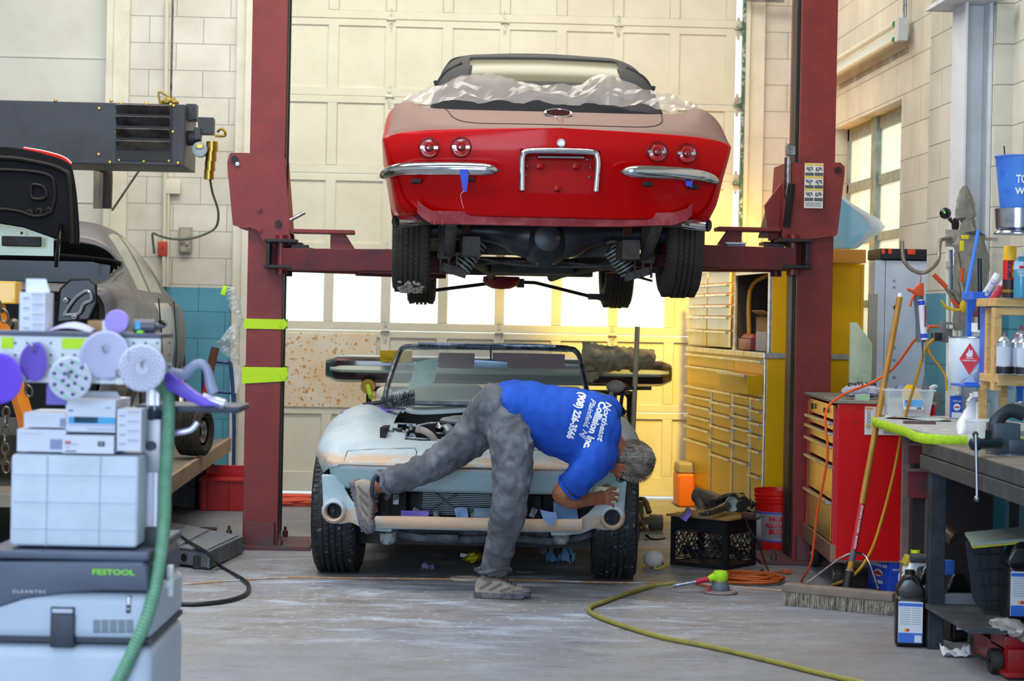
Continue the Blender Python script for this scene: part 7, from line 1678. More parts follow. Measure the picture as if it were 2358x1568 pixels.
MB().ball((0,0,0),.029,n=28).build('ball',mat('gloss_black','0c0e10',.12,coat=.6),bl);MB().ball((-.012,-.026,.004),.0045,n=10).build('indicator',mat('indicator_green','4cf02c',.3,emit=1.5),bl)
mb = MB();mb.tube([Q(2186,502,9.9),Q(2192,512,9.9),Q(2198,518,9.92)],[(.012,.012),(.006,.006),(.007,.007)],n=10,sm=4);mb.lathe([(0,-.004),(.034,-.002),(.036,.006)],Q(2199,517,9.95),(1,.2,0),24);mb.build('stalk',black_pl,bl)
gm_ = mat('garment_grey','767368',.8,col2='8b887d',scale=7,bump=.2,bscale=14)
mb = MB();crumple(mb,[dp(2222,428,9.75),dp(2222,455,9.75),dp(2224,500,9.75),dp(2235,560,9.75),dp(2236,640,9.75),dp(2240,760,9.75)],[.012,.036,.05,.075,.085,.09],n=18,seed=6,amp=.18)
tag(mb.build('hanging_coverall',gm_),'grey paint coverall hanging in front of the building column','garment')
one('yellow_ribbon',lambda mb:(mb.box(dp(2222,546,9.6),(.035,.01,.02)),mb.box(dp(2215,566,9.6),(.02,.01,.05))),mat('ribbon_yellow','d8c420',.7),'yellow ribbon scrap tied at the coverall hook','ribbon',bev=.003)
one('pipe_pair',lambda mb:(mb.cyl(dp(2184,575,9.85),dp(2184,900,9.85),.012,n=10),mb.cyl(dp(2203,575,9.85),dp(2203,900,9.85),.008,n=10),mb.cyl(dp(2191,575,9.8),dp(2192,680,9.8),.006,n=8,mi=1),mb.box(dp(2184,608,9.84),(.035,.03,.03))),[cpm,mat('line_blue','2c5f8a',.5)],'two painted vertical pipes and a blue line beside the column','pipe')
# locking clamp pair and yellow pliers hung on the pipes
cl = TH('locking_clamp',dp(2185,680,9.6),'large C shaped locking clamp with orange grips hanging by the pipes','clamp');Q = L_(cl)
for x0_,y0_,x1_,y1_,r_ in ((2150,632,2180,662,.011),(2217,618,2213,650,.008),(2192,690,2210,708,.009)):MB().cyl(Q(x0_,y0_,9.6),Q(x1_,y1_,9.6),r_,n=10).build('grip',mat('grip_orange','c9491f',.5),cl)
MB().cyl(Q(2217,618,9.6),Q(2213,640,9.6),.004,n=6).build('pivot',steel,cl);MB().tube([Q(2215,625,9.6),Q(2208,590,9.7),Q(2203,560,9.85)],.002,n=6).build('hanging_cord',rubber,cl)
mb = MB();mb.tube([Q(2175,658,9.6),Q(2195,690,9.6)],.008,n=8);mb.tube([Q(2213,648,9.6),Q(2217,668,9.6),Q(2218,695,9.6),Q(2208,690,9.6),Q(2200,676,9.6),Q(2190,672,9.6)],[(.014,.014)]*6,n=8,sm=4);mb.build('jaw',mat('clamp_olive_steel','7e7a68',.4,.6),cl)
one('yellow_pliers',lambda mb:(mb.tube([dp(2168,692,9.55),dp(2180,708,9.55),dp(2205,714,9.55),dp(2217,710,9.55)],.007,n=8,sm=4),mb.ball(dp(2218,706,9.55),(.018,.012,.03)),mb.tube([dp(2218,702,9.55),dp(2215,690,9.6)],.003,n=6)),mat('plier_yellow','c9a51c',.5),'yellow handled pliers beneath the locking clamp','pliers')
one('outlet_strip',lambda mb:(mb.box(dp(2178,765,9.7),(.055,.05,.10)),mb.box(dp(2158,775,9.65),(.05,.05,.05),mi=1),mb.box(dp(2188,752,9.65),(.03,.03,.03),mi=2)),[mat('outlet_grey','6f6a68',.6),black_pl,white_pl],'grey outlet box with plugs between the locker and the paint can','outlet box',bev=.006)
# ---- cords ------------------------------------------------------------------------------
def cordz(name,pts,r,m,lab,cat='cord',group=None):return tag(MB().tube([dp(*p) if len(p) == 3 else gd(*p) for p in pts],r,n=8,sm=8).build(name,m),lab,cat,group)
def gpt(px,py,z=0):p = gd(px,py,z);return p
def cord2(name,pts,r,m,lab,cat='cord',group=None):return tag(MB().tube([(gd(p[0],p[1],p[3]) if len(p) == 4 else dp(*p)) for p in pts],r,n=8,sm=8).build(name,m),lab,cat,group)
F_ = lambda x,y,z=.008:(x,y,0,z)
cord2('extension_cord',[(2160,752,9.6),(2140,752,9.6),(2133,765,9.6),(2105,785,9.9),(2060,845,10.1),(2010,880,10.1),(1960,900,10.2),(1932,915,10.16),(1908,935,10.1),(1900,965,10.05),(1906,1040,10.05),(1896,1110,10.1),(1882,1180,10.15),(1874,1250,10.2),(1866,1300,10.3),F_(1845,1338)],.0065,orange_cord,'orange extension cord running down the front of the red tool chest')
cord2('power_lead',[(2150,780,9.55),(2133,800,9.55),(2120,840,9.6),(2105,890,9.7),(2090,940,9.9),(2075,1000,9.95),(2060,1080,9.95),(2035,1180,9.95),(2005,1270,9.95),(1965,1325,10.0),F_(1915,1348)],.0075,mat('cord_yellow','c08c1a',.5),'yellow cord hanging in front of the red tool chest to the floor')
cord2('power_lead',[(2133,765,9.6),(2140,810,9.6),(2165,845,9.6),(2178,870,9.6),(2180,900,9.6)],.006,mat('cord_yellow','c08c1a',.5),'short yellow cord curving down beside the paint can')
# ---- dark red side cabinet with lime taped board -----------------------------------------
sc_ = TH('side_cabinet',(2.37,9.15,0),'dusty dark red cabinet beneath the lime taped board, beside the workbench','cabinet');srd = mat('side_cab_maroon','6f1f2a',.6,col2='4a2a2c',scale=9);sfr = mat('side_cab_frame','6b5552',.7,col2='58484a',scale=12)
mb = MB();mb.box((.14,.2,.44),(.38,.2,.86));mb.build('carcass',mat('carcass_dark','2a2023',.8),sc_,smooth=False)
mb = MB();mb.box((-.09,.09,.45),(.035,.03,.925));mb.box((.02,.09,.45),(.03,.03,.925));mb.box((-.03,.09,.925),(.15,.03,.03));mb.build('frame',sfr,sc_,smooth=False,bev=.003)
for z,h_ in ((.79,.10),(.65,.14)):
 d = MB().box((-.035,.08,z),(.10,.02,h_)).build('drawer',srd,sc_,smooth=False,bev=.003);MB().box((-.035,.06,z+h_/2-.008),(.11,.03,.014)).build('drawer_pull',sfr,d,smooth=False,bev=.002)
lb = TH('taped_board',(0,0,0),'mixing board edged with lime tape on the side cabinet','board')
P = [gd(2012,962,.925),gd(2080,983,.925),gd(2165,1003,.925),gd(2230,1000,.925),gd(2230,955,.925),gd(2080,940,.925)];P[3].x,P[3].y = 2.92,P[2].y;P[4].x,P[4].y = 2.92,10.12;P[5] = Vector((P[0].x+.16,10.1,.925));n_ = 6
mb = MB();mb.add(P+[p-Vector((0,0,.02)) for p in P],[tuple(range(6)),tuple(range(11,5,-1))]+[(i,(i+1) % 6,6+(i+1) % 6,6+i) for i in range(6)]);mb.build('board',mat('board_splattered','a7a5a2',.7,col2='c4c7cc',scale=18),lb,smooth=False)
mb = MB();mb.tube([p-Vector((0,0,.018)) for p in (P[5],P[0],P[1],P[2],P[3])],[(.010,.022)]*5,n=10,sm=5);mb.build('tape_edge',mat('lime_tape_frayed','a9cf1d',.7,col2='8fb516',scale=26,bump=.5,bscale=60),lb)
BZ = .929
def onz(px,py,z=BZ):return gd(px,py,z)
one('paper_sheet',lambda mb:mb.grid(lambda u,v:onz(2036+u*150,962+u*8)+Vector((.05*v,.16*v,.004+.005*math.sin(u*7+v*3))),12,5),mat('sheet_teal_red','a9bdbb',.7,col2='c23a42',scale=9,mix=(.56,.6)),'stained teal and red printed sheet lying on the lime taped board','paper',solid=.002)
# plastic tub with sponges
tb = onz(2085,958);tub = TH('plastic_tub',tb,'clear plastic tub with a blue sticker filled with rags, on the taped board','tub');
def tubm(mb,wx,wy,h_,t=1.18,mi=0):
 b_ = [(-wx/2,-wy/2),(wx/2,-wy/2),(wx/2,wy/2),(-wx/2,wy/2)];vs = [(x,y,0) for x,y in b_]+[(x*t,y*t,h_) for x,y in b_]+[(x*t*1.06,y*t*1.06,h_) for x,y in b_]+[(x*t*1.06,y*t*1.06,h_-.008) for x,y in b_]
 mb.add(vs,[(3,2,1,0)]+[(l*4+i,l*4+(i+1) % 4,l*4+4+(i+1) % 4,l*4+4+i) for l in range(3) for i in range(4)],mi)
tub.scale = (1.2,1.2,1.2);mb = MB();tubm(mb,.17,.14,.115);mb.build('tub_body',clear_cloudy,tub,smooth=False,bev=.004)
mb = MB();mb.box((.012,-.085,.052),(.085,.003,.042),rot=Matrix.Rotation(-.15,3,'X'));mb.box((.012,-.088,.058),(.078,.003,.026),rot=Matrix.Rotation(-.15,3,'X'),mi=1);mb.box((-.012,-.091,.066),(.022,.003,.006),mi=2);mb.box((.035,-.088,.037),(.02,.003,.008),mi=3);mb.build('sticker',[white_pl,mat('sticker_blue','5fa4d8',.5),mat('sticker_red','c83040',.5),mat('label_ink','77736c',.7)],tub,smooth=False)
one('yellow_sanding_pad',lambda mb:(mb.prism([(-.05,0),(-.045,.06),(-.02,.085),(.02,.08),(.035,.05),(.055,.03),(.05,-.01),(.02,-.03),(-.03,-.035)],.02,Matrix.Translation(tb+Vector((.01,-.07,.075))) @ Matrix.Rotation(PI/2-.2,4,'X'))),mat('pad_yellow','e0b01c',.8,col2='c9b66a',scale=14,mix=(.55,.62)),'yellow paint stained cut-out pad standing in the clear tub','pad',bev=.005)
one('rag_heap',lambda mb:(crumple(mb,[tb+Vector((-.08,0,.10)),tb+Vector((-.03,0,.125)),tb+Vector((.03,.02,.12)),tb+Vector((.08,0,.11))],[.02,.045,.04,.02],n=14,seed=12,amp=.3)),mat('rag_blue_grey','707c98',.9,col2='57628a',scale=15),'blue grey rags heaped in the clear tub','rags')
one('putty_spreader',lambda mb:mb.prism([(0,0),(.07,.01),(.02,.11)],.002,Matrix.Translation(tb+Vector((.075,.02,.09))) @ Matrix.Rotation(PI/2,4,'X')),mat('spreader_grey','6e767c',.5,.3),'grey triangular putty spreader sticking up from the tub','spreader',solid=.001)
one('clutter_tray',lambda mb:tubm(mb,.13,.12,.10,1.15),mat('tub_smoky','8e8a84',.4,alpha=.6),'smoky plastic tray behind the blue labelled resin tin','tray',smooth=False).location = onz(2150,950)+Vector((0,.16,0))
one('red_white_booklet',lambda mb:(mb.box(onz(2148,950)+Vector((0,.12,.115)),(.10,.07,.012),rot=Matrix.Rotation(-.5,3,'Y')),mb.box(onz(2145,950)+Vector((-.015,.12,.127)),(.05,.07,.004),rot=Matrix.Rotation(-.5,3,'Y'),mi=1)),[white_paper,mat('book_red','b8303a',.6)],'red and white booklet on the smoky tray','booklet')
def can(name,p,r,h_,mats,lab,cat,bands=(),top=True,cone=0,group=None,bot=0):
 """lathe can: bands = [(z0,z1,mat index)]"""
 o = empty(name,p,0,lab,cat,group);mb = MB();mb.lathe([(0,0),(r*.96,0),(r,.004),(r,h_-.004),(r*.96,h_)]+([(0,h_)] if not cone else [(r*.7,h_+cone*.5),(r*.35,h_+cone),(0,h_+cone)]),(0,0,0),n=32);mb.build('can_body',mats[0],o,auto=50)
 for z0,z1,mi in bands:mb = MB();mb.lathe([(r+.0006,z0),(r+.0006,z1)],n=32);mb.build('label_band',mats[mi],o)
 if top:mb = MB();mb.lathe([(r*.94,0),(r*1.02,.0),(r*1.02,.005),(r*.94,.005)],(0,0,h_-.003),n=32);mb.build('rim',alu,o)
 return o
def nozzle(o,z,r=.006,h_=.02,m=white_pl):MB().cyl((0,0,z),(0,0,z+h_),r,n=12).build('nozzle',m,o)
rt_ = TH('resin_tin',onz(2198,962)+Vector((0,-.02,0)),'small blue rectangular resin tin with red car badge on the taped board','tin');mb = MB();mb.box((0,0,.055),(.052,.035,.11));mb.cyl((0.01,0,.11),(.01,0,.118),.012,n=16,mi=2);mb.box((0,-.018,.015),(.0525,.002,.03),mi=3);mb.build('tin_body',[mat('tin_blue','2350c0',.4),0 or white_pl,alu,white_pl],rt_,smooth=False,bev=.003)
mb = MB();mb.lathe([(0,-.001),(.018,-.001)],(0,-.019,.055),(0,1,0),24);mb.box((0,-.0215,.055),(.026,.001,.006),mi=1);mb.build('badge',[white_pl,mat('badge_red','c9202c',.5)],rt_);label_text(rt_,'FIBERGLASS',(0,-.0185,.085),.04,.009,white_paper)
one('white_bottle',lambda mb:(mb.lathe([(0,0),(.05,0),(.052,.005),(.052,.065),(.056,.075),(.050,.082),(.054,.09),(.048,.098),(.040,.108),(.022,.112),(.022,.135),(0,.135)],(0,0,0),n=28),mb.cyl((-.026,0,.11),(-.026,0,.128),.013,n=14),mb.lathe([(.0526,.01),(.0526,.055)],n=28,ang=PI*.7,up=(0,-1,0),mi=1)),[white_pl,mat('label_green_blue','3d8a6a',.5,col2='e0c23a',scale=18)],'squat white ribbed bottle with green label behind the toppled one','bottle').location = onz(2240,965)+Vector((.02,.0,0))
def tilted(mb,a_,b_,prof,mi=0):d = (b_-a_);mb.lathe([(r,t*d.length) for r,t in prof],a_,d,28,mi)
one('toppled_bottle',lambda mb:tilted(mb,dp(2250,928,8.75),dp(2208,1016,8.55),[(0,0),(.034,0),(.036,.1),(.034,.28),(.038,.32),(.036,.36),(.040,.45),(.042,.62),(.032,.74),(.020,.80),(.019,.98),(.0,.99)]),white_pl,'white bottle leaning upside down with its mouth toward the bench','bottle')
c2_ = can('spray_can',dp(2263,985,8.62),.031,.115,[white_pl,mat('can_red_mark','d02030',.5),mat('can_blue_mark','3668c8',.5),alu],'short white aerosol can with blue and red print by the measuring cups','aerosol can',bands=[(.0,.004,3)],cone=.018)
label_text(c2_,'N=',(-.012,-.033,.03),.03,.022,mat('can_red_mark','d02030',.5),bold=.05);nozzle(c2_,.13,.005,.016,black_pl)
mb = MB()
for z in (.085,.075,.065):mb.box((-.014,-.0315,z),(.016,.001,.005))
mb.build('print_bars',mat('can_blue_mark','3668c8',.5),c2_,smooth=False)
one('measuring_cup',lambda mb:mb.lathe([(0,0),(.058,0),(.068,.13),(.073,.132),(.071,.137),(.064,.135)],n=32),clear_cloudy,'tall translucent measuring cup with teal print right of the white bottle','cup').location = dp(2302,958,8.7)+Vector((0,0,-.0))
one('cup_print',lambda mb:[mb.box(dp(2283+k % 2*4,918+k*8,8.60),(.028,.001,.008)) for k in range(3)]+[mb.box(dp(2318,908+k*6,8.60),(.008,.001,.002),mi=1) for k in range(7)],[mat('print_teal','3f93a8',.6),mat('print_black','222228',.8)],'teal and black scale print on the measuring cup','print') if False else None
one('mixing_cup',lambda mb:mb.lathe([(0,0),(.050,0),(.064,.105),(.069,.107),(.067,.112),(.060,.110)],n=32),clear_cloudy,'cloudy plastic mixing cup with brown stain behind the vise handle','cup').location = gd(2262,1030,.898)+Vector((0,.02,0))
one('foil_cup',lambda mb:mb.lathe([(0,0),(.032,0),(.036,.035),(.038,.036)],n=24),mat('foil_silver','c8cacc',.2,.9),'shiny shallow metal cup at the right edge behind the vise','cup').location = dp(2348,945,8.4)
# ---- workbench ----------------------------------------------------------------------
wbm = mat('bench_grey_steel','3f4347',.5,.4,col2='55585a',scale=7);wbt = mat('bench_top_worn','7c7569',.55,.2,col2='625c54',scale=11)
wbn = TH('workbench',(2.20,8.40,0),'heavy dark steel workbench carrying the vise at the right edge','workbench',None,R(-2.5))
mb = MB();mb.box((.36,-.95,.885),(.75,2.3,.012));mb.build('top',wbt,wbn,smooth=False,bev=.003)
mb = MB();mb.box((-.012,-.95,.858),(.012,2.3,.058));mb.box((.36,.205,.858),(.75,.012,.058));mb.box((.0,-.95,.795),(.05,2.3,.06));mb.box((.36,.17,.795),(.7,.05,.06));mb.build('apron',wbm,wbn,smooth=False,bev=.003)
for x,y in ((.03,.10),(.70,.10),(.03,-1.9),(.70,-1.9)):MB().box((x,y,.39),(.068,.068,.78)).build('leg',mat('leg_blue_black','23272f',.5,.3,col2='343a44',scale=8),wbn,smooth=False,bev=.003)
mb = MB();mb.box((.37,.10,.215),(.62,.04,.045));mb.box((.70,-.9,.215),(.04,1.9,.045));mb.build('stretcher',mat('stretcher_grey','6a6b70',.5,.3),wbn,smooth=False,bev=.003)
mb = MB();mb.box((.62,-.55,.55),(.02,.9,.50));mb.box((.40,.24,.50),(.035,.035,.52));mb.build('back_panel',dark,wbn,smooth=False)
vs_ = TH('bench_vise',gd(2300,1050,.892),'heavy grey bench vise with ball-ended handle on the workbench','vise');o_ = vs_.location;vm_ = mat('vise_grey','4a5560',.4,.5,col2='39424c',scale=10);dV = gd(2300,1050,.892).y
Q = lambda x,y,d=7.75:dp(x,y,d)-o_
mb = MB();mb.box(Q(2318,1012)+Vector((0,.05,0)),(.105,.12,.125));mb.box(Q(2296,1008)+Vector((0,.04,0)),(.03,.10,.10));mb.box(Q(2345,1030)+Vector((0,.06,0)),(.08,.14,.06));mb.lathe([(0,0),(.09,0),(.09,.02),(.06,.03),(.05,.05),(0,.05)],Q(2335,1056)+Vector((0,.06,0)),(0,0,1),28);mb.build('body',vm_,vs_,bev=.006)
mb = MB();pts = [Q(2303,1005),Q(2300,985),Q(2306,965),Q(2322,950),Q(2342,947),Q(2366,955)];mb.tube([p+Vector((0,.04,0)) for p in pts],[(.018,.03),(.016,.03),(.015,.03),(.015,.028),(.015,.028),(.015,.028)],n=12,sm=5);mb.build('jaw',mat('vise_jaw','30363c',.4,.5),vs_)
mb = MB();mb.ball(Q(2247,1022,7.6),.028,n=24);mb.ball(Q(2246,1000,7.6),.012,n=16);mb.cyl(Q(2247,1022,7.6),Q(2300,1020,7.7),.020,n=16);mb.cyl(Q(2275,1012,7.65),Q(2276,990,7.65),.012,n=10);mb.build('spindle',mat('spindle_dark','2b333d',.25,.6),vs_)
mb = MB();mb.cyl(Q(2247,1000,7.58),Q(2250,1148,7.55),.0062,n=12);mb.ball(Q(2250,1148,7.55),.012,n=16);mb.build('handle_bar',mat('bar_steel','8e8e94',.25,.9),vs_)
# ---- blue rack stand with paint can ------------------------------------------------------
brk = mat('rack_blue','2c62cf',.4);bs_ = TH('blue_rack',dp(2255,890,8.66),'blue sheet metal bracket with slanted rods holding the white paint can','bracket');Q = L_(bs_);bsd = 8.66
mb = MB();a_,b_ = Q(2265,672,bsd),Q(2290,892,bsd);mb.box(((a_.x+b_.x)/2,.0,(a_.z+b_.z)/2),(b_.x-a_.x,.10,a_.z-b_.z));a_,b_ = Q(2226,690,bsd+.25),Q(2250,780,bsd+.25);mb.box(((a_.x+b_.x)/2,a_.y,(a_.z+b_.z)/2),(b_.x-a_.x,.01,a_.z-b_.z));a_,b_ = Q(2226,672,bsd),Q(2288,692,bsd);mb.box(((a_.x+b_.x)/2,.0,(a_.z+b_.z)/2),(b_.x-a_.x,.18,a_.z-b_.z));a_,b_ = Q(2220,880,bsd-.12),Q(2288,893,bsd-.12);mb.box(((a_.x+b_.x)/2,a_.y+.10,(a_.z+b_.z)/2-.004),(b_.x-a_.x,.24,.010));mb.box(((a_.x+b_.x)/2,a_.y,(a_.z+b_.z)/2),(b_.x-a_.x,.006,a_.z-b_.z))
mb.build('bracket_body',brk,bs_,smooth=False,bev=.003)
mb = MB();mb.tube([Q(2253,530,bsd),Q(2240,600,bsd),Q(2228,660,bsd),Q(2226,675,bsd),Q(2234,682,bsd),Q(2250,680,bsd)],.0085,n=12,sm=4);mb.build('blue_rod',mat('rod_light_blue','3f82e8',.35),bs_);mb = MB();mb.cyl(Q(2256,595,bsd+.1),Q(2257,760,bsd+.1),.010,n=14);mb.build('dark_rod',mat('rod_gunmetal','252b38',.25,.6),bs_)
pc_ = can('paint_can',dp(2238,888,8.85),.105,.215,[mat('can_white','cdd6df',.3,col2='c0c9d2',scale=4),alu],'large white paint can with a red flammable liquid diamond on the blue bracket','paint can')
fl = mat('diamond_red','cf1526',.5);
mb = MB();M_ = Matrix.Rotation(R(-22),4,'Z') @ Matrix.Translation((0,-.1065,.12)) @ Matrix.Rotation(PI/2,4,'X');mb.prism([(-.044,0),(0,-.070),(.044,0),(0,.070)],.0015,M_);mb.prism([(-.012,.008),(-.016,.022),(-.006,.030),(-.004,.045),(.004,.034),(.010,.042),(.014,.022),(.010,.008)],.0022,M_,1);mb.prism([(-.016,.001),(.016,.001),(.016,.004),(-.016,.004)],.0022,M_,1);mb.build('hazard_diamond',[fl,white_paper],pc_,smooth=False)
lt_ = label_text(pc_,'FLAMMABLE LIQUID',(0,0,0),.062,.008,white_paper,rot=(PI/2,0,R(-22)),bold=.02);lt_.location = Matrix.Rotation(R(-22),3,'Z') @ Vector((0,-.1092,.112))
mb = MB();mb.tube([(.06,-.09,.14),(.0,-.112,.08),(-.075,-.085,.02)],.0018,n=6,sm=4);mb.ball((.062,-.088,.14),.010,n=12);mb.build('bail_wire',steel,pc_)
mb = MB();mb.box((.035,-.1025,.06),(.03,.002,.07),rz=.3)
for k in range(6):mb.box((-.01+.004*k,-.107,.036-.005*k+.02),(.05,.001,.0016),rot=Matrix.Rotation(R(-38),3,'Y'),mi=0)
mb.build('fine_print',mat('label_ink','77736c',.7),pc_,smooth=False)
st2 = can('filler_tin',dp(2262,775,8.86),.048,.085,[alu,white_pl],'small silver tin with dark red rubber dome lying on the white paint can','tin',bands=[(.02,.06,1)]);mb = MB();mb.lathe([(.042,0),(.040,.02),(.030,.045),(.012,.055),(0,.056)],(0,0,.088),n=28);mb.build('rubber_dome',mat('dome_maroon','5c1a22',.5),st2)
# ---- pine shelf with aerosol cans ------------------------------------------------------
ps = TH('pine_shelf',dp(2330,900,8.3),'rough pine shelf unit holding aerosol cans at the right edge','shelf');Q = L_(ps);dS = 8.3
def slat(x0_,y0_,x1_,y1_,dy,dep,m=wood,nm='board'):
 a_,b_ = Q(x0_,y0_,dS),Q(x1_,y1_,dS);MB().box(((a_.x+b_.x)/2,dy+dep/2,(a_.z+b_.z)/2),(b_.x-a_.x,dep,a_.z-b_.z)).build(nm,m,ps,smooth=False,bev=.003)
slat(2290,686,2440,708,-.02,.30);slat(2296,708,2440,728,-.01,.04,nm='rail');slat(2290,708,2304,900,.0,.05,nm='upright');slat(2304,708,2322,900,.20,.03,nm='upright');slat(2290,862,2440,884,-.03,.26);slat(2292,872,2440,890,-.04,.02,nm='rail')
for xx in (2300,2350):p = Q(xx,884,dS);MB().box((p.x,.24,(p.z+.895-ps.location.z)/2),(.03,.03,p.z-(.895-ps.location.z))).build('support_post',wood,ps,smooth=False)
slv = mat('can_silver','b3b8c4',.3,.5);plb = mat('can_paper_blue','c3c8d6',.6);cblk = mat('can_black_band','1e1f26',.5)
shz = Q(2330,862,dS).z+ps.location.z;
def aero(px,d,r,h_,lab,nm='aerosol_can',mats=None,bands=None,cap=None):
 p = dp(px,862,d);p.z = shz+.001;o = can(nm,p,r,h_,mats or [slv,plb,cblk],lab,'aerosol can',bands if bands is not None else [(.035,h_*.85,1),(.004,.032,2)],cone=.022,group='aerosol cans on the pine shelf');nozzle(o,h_+.02,.005,.016,cap or mat('nozzle_pink','b85a62',.5));return o
aero(2311,8.22,.030,.135,'silver aerosol can at the left end of the pine shelf, pale paper label');aero(2339,8.25,.028,.130,'silver aerosol can second from the left on the pine shelf');aero(2356,8.18,.028,.130,'silver aerosol can at the frame edge of the pine shelf');aero(2350,8.36,.028,.165,'taller aerosol can with red spout at the back of the pine shelf',cap=mat('cap_red','d02430',.5))
tz = Q(2330,686,dS).z+ps.location.z
p = dp(2324,686,8.3);p.z = tz+.001;gs = can('foam_can',p,.0285,.155,[mat('foam_can_red','c81822',.4),mat('foam_can_black','2a1a18',.5),mat('cap_yellow','eab416',.4),yellow_pt],'red and black foam sealant can with yellow cap standing on the pine shelf','aerosol can',bands=[(.0,.075,1),(.022,.034,3)],top=False)
MB().lathe([(0,.155),(.030,.155),(.030,.163),(.0265,.164),(.0265,.210),(.024,.214),(0,.214)],n=28).build('cap',mat('cap_yellow','eab416',.4),gs)
label_text(gs,'GREAT STUFF',(-.008,-.029,.115),.075,.018,mat('print_black','222228',.8),rot=(PI/2,-PI/2,0),bold=.05);label_text(gs,'STUFF',(.008,-.0295,.11),.05,.013,yellow_pt,rot=(PI/2,-PI/2,0),bold=.04)
p = dp(2351,686,8.24);p.z = tz+.001;sf = can('starting_fluid_can',p,.031,.150,[mat('can_teal','3d8fb0',.35,coat=.3),mat('can_pale_blue','a9c4da',.4)],'teal starting fluid aerosol can beside the foam can on the pine shelf','aerosol can',bands=[(.115,.148,1)],cone=.02,top=False);nozzle(sf,.168,.008,.014);label_text(sf,'STARTING',(-.004,-.0325,.105),.045,.010,white_paper,bold=.02);label_text(sf,'FLUID',(-.004,-.0325,.092),.03,.010,white_paper,bold=.02);MB().box((-.006,-.032,.125),(.026,.002,.012)).build('red_oval',fl,sf,bev=.005)
one('caulk_tube',lambda mb:(mb.cyl(dp(2262,690,8.6),dp(2298,632,8.6),.017,n=18),mb.cyl(dp(2268,681,8.585),dp(2290,645,8.585),.0172,n=18,mi=1)),[white_pl,mat('tube_print','b8bccc',.6,col2='3c4a90',scale=50,mix=(.6,.62))],'white caulk tube slanting up behind the foam can','caulk tube','caulk tubes behind the blue bracket')
one('caulk_tube',lambda mb:mb.cyl(dp(2283,694,8.55),dp(2315,650,8.55),.018,n=18),mat('tube_red_print','c0b4c4',.6,col2='a8203c',scale=16,mix=(.5,.55)),'red printed caulk tube lowest of the slanting pair','caulk tube','caulk tubes behind the blue bracket')
one('blue_crossbar',lambda mb:(mb.box(dp(2333,893,8.75),(.10,.02,.012)),mb.box(dp(2348,910,8.75),(.022,.02,.09))),brk,'blue bracket leg below the pine shelf','bracket')
# ---- wiper bucket on bracket -----------------------------------------------------------
bk = dp(2345,532,8.2);wb_ = TH('wipe_bucket',bk,'blue tub of wipes in a metal ring holder high at the right edge','bucket');
mb = MB();mb.lathe([(.075,.085),(.098,.30),(.102,.302),(.100,.308),(.092,.305)],n=40);mb.build('tub',mat('tub_blue','3f7dd6',.5,col2='2858b4',scale=6,alpha=.95),wb_)
mb = MB();mb.lathe([(.080,0),(.092,.012),(.097,.09),(.090,.092)],n=40);mb.lathe([(0,0),(.09,0),(.10,-.01),(.10,-.014),(0,-.014)],n=40);mb.build('holder',mat('holder_chrome','a7abb6',.2,.9,col2='5b5f6c',scale=9),wb_)
MB().tube([(0,.09,.03),(.1,.25,.03),(XR-bk.x,.3,.03)],.008,n=8).build('wall_arm',steel,wb_)
def curved(root,txt,r,z,w,h_,a0,m,bold=0):
 me = text_mesh(txt,1.0,ext=.0,align='CENTER',bold=bold);xs = [v.co.x for v in me.vertices];ys = [v.co.y for v in me.vertices]
 for v in me.vertices:a = a0+(v.co.x-(max(xs)+min(xs))/2)/(max(xs)-min(xs))*w/r;zz = z+(v.co.y-min(ys))/(max(ys)-min(ys))*h_;rr = r+.0015;v.co = Vector((rr*math.sin(a),-rr*math.cos(a),zz))
 me.materials.clear();me.materials.append(m);link('lettering',me,root)
curved(wb_,'TORK',.0965,.19,.085,.035,.02,white_pl,.03);curved(wb_,'WIPERS',.0925,.145,.115,.028,.15,white_pl,.04)
one('wall_nail',lambda mb:mb.cyl(dp(2312,336,8.6),dp(2314,362,8.6),.003,n=6),dark,'small nail hook above the blue tub of wipes','hook')
# ---- fluorescent fitting on the right wall ------------------------------------------------
flx = TH('tube_light_fitting',(XR-.02,12.04,3.16),'twin fluorescent tube fitting on the right wall above the window','light fitting');tubm_ = mat('tube_glass_off','dcd9c6',.3)
mb = MB();mb.box((-.03,1.2,.0),(.05,2.4,.05));mb.box((-.04,.0,.02),(.06,.10,.14));mb.build('body',mat('fitting_white','cfd4d2',.4),flx,smooth=False,bev=.004)
for z in (.055,-.04):mb = MB();mb.cyl((-.06,.06,z+.01),(-.06,2.4,z+.01),.019,n=16);mb.cyl((-.06,.05,z+.01),(-.06,.075,z+.01),.0205,n=16,mi=1);mb.build('tube',[tubm_,mat('socket_green','2f9a5c',.4)],flx)
mb = MB();mb.cyl((-.01,.02,.08),(-.01,.02,1.8),.008,n=8);mb.cyl((-.01,.07,.08),(-.01,.07,1.8),.006,n=8);mb.build('conduit',steel,flx)
one('wall_streak',lambda mb:mb.box((XR-.002,13.1,3.07),(.003,2.0,.035)),mat('streak_grey','8a8375',.9,col2='b9b2a2',scale=6),'grey streak on the wall below the tube light fitting','stain')  # plain grey strip laid on the wall under the fitting
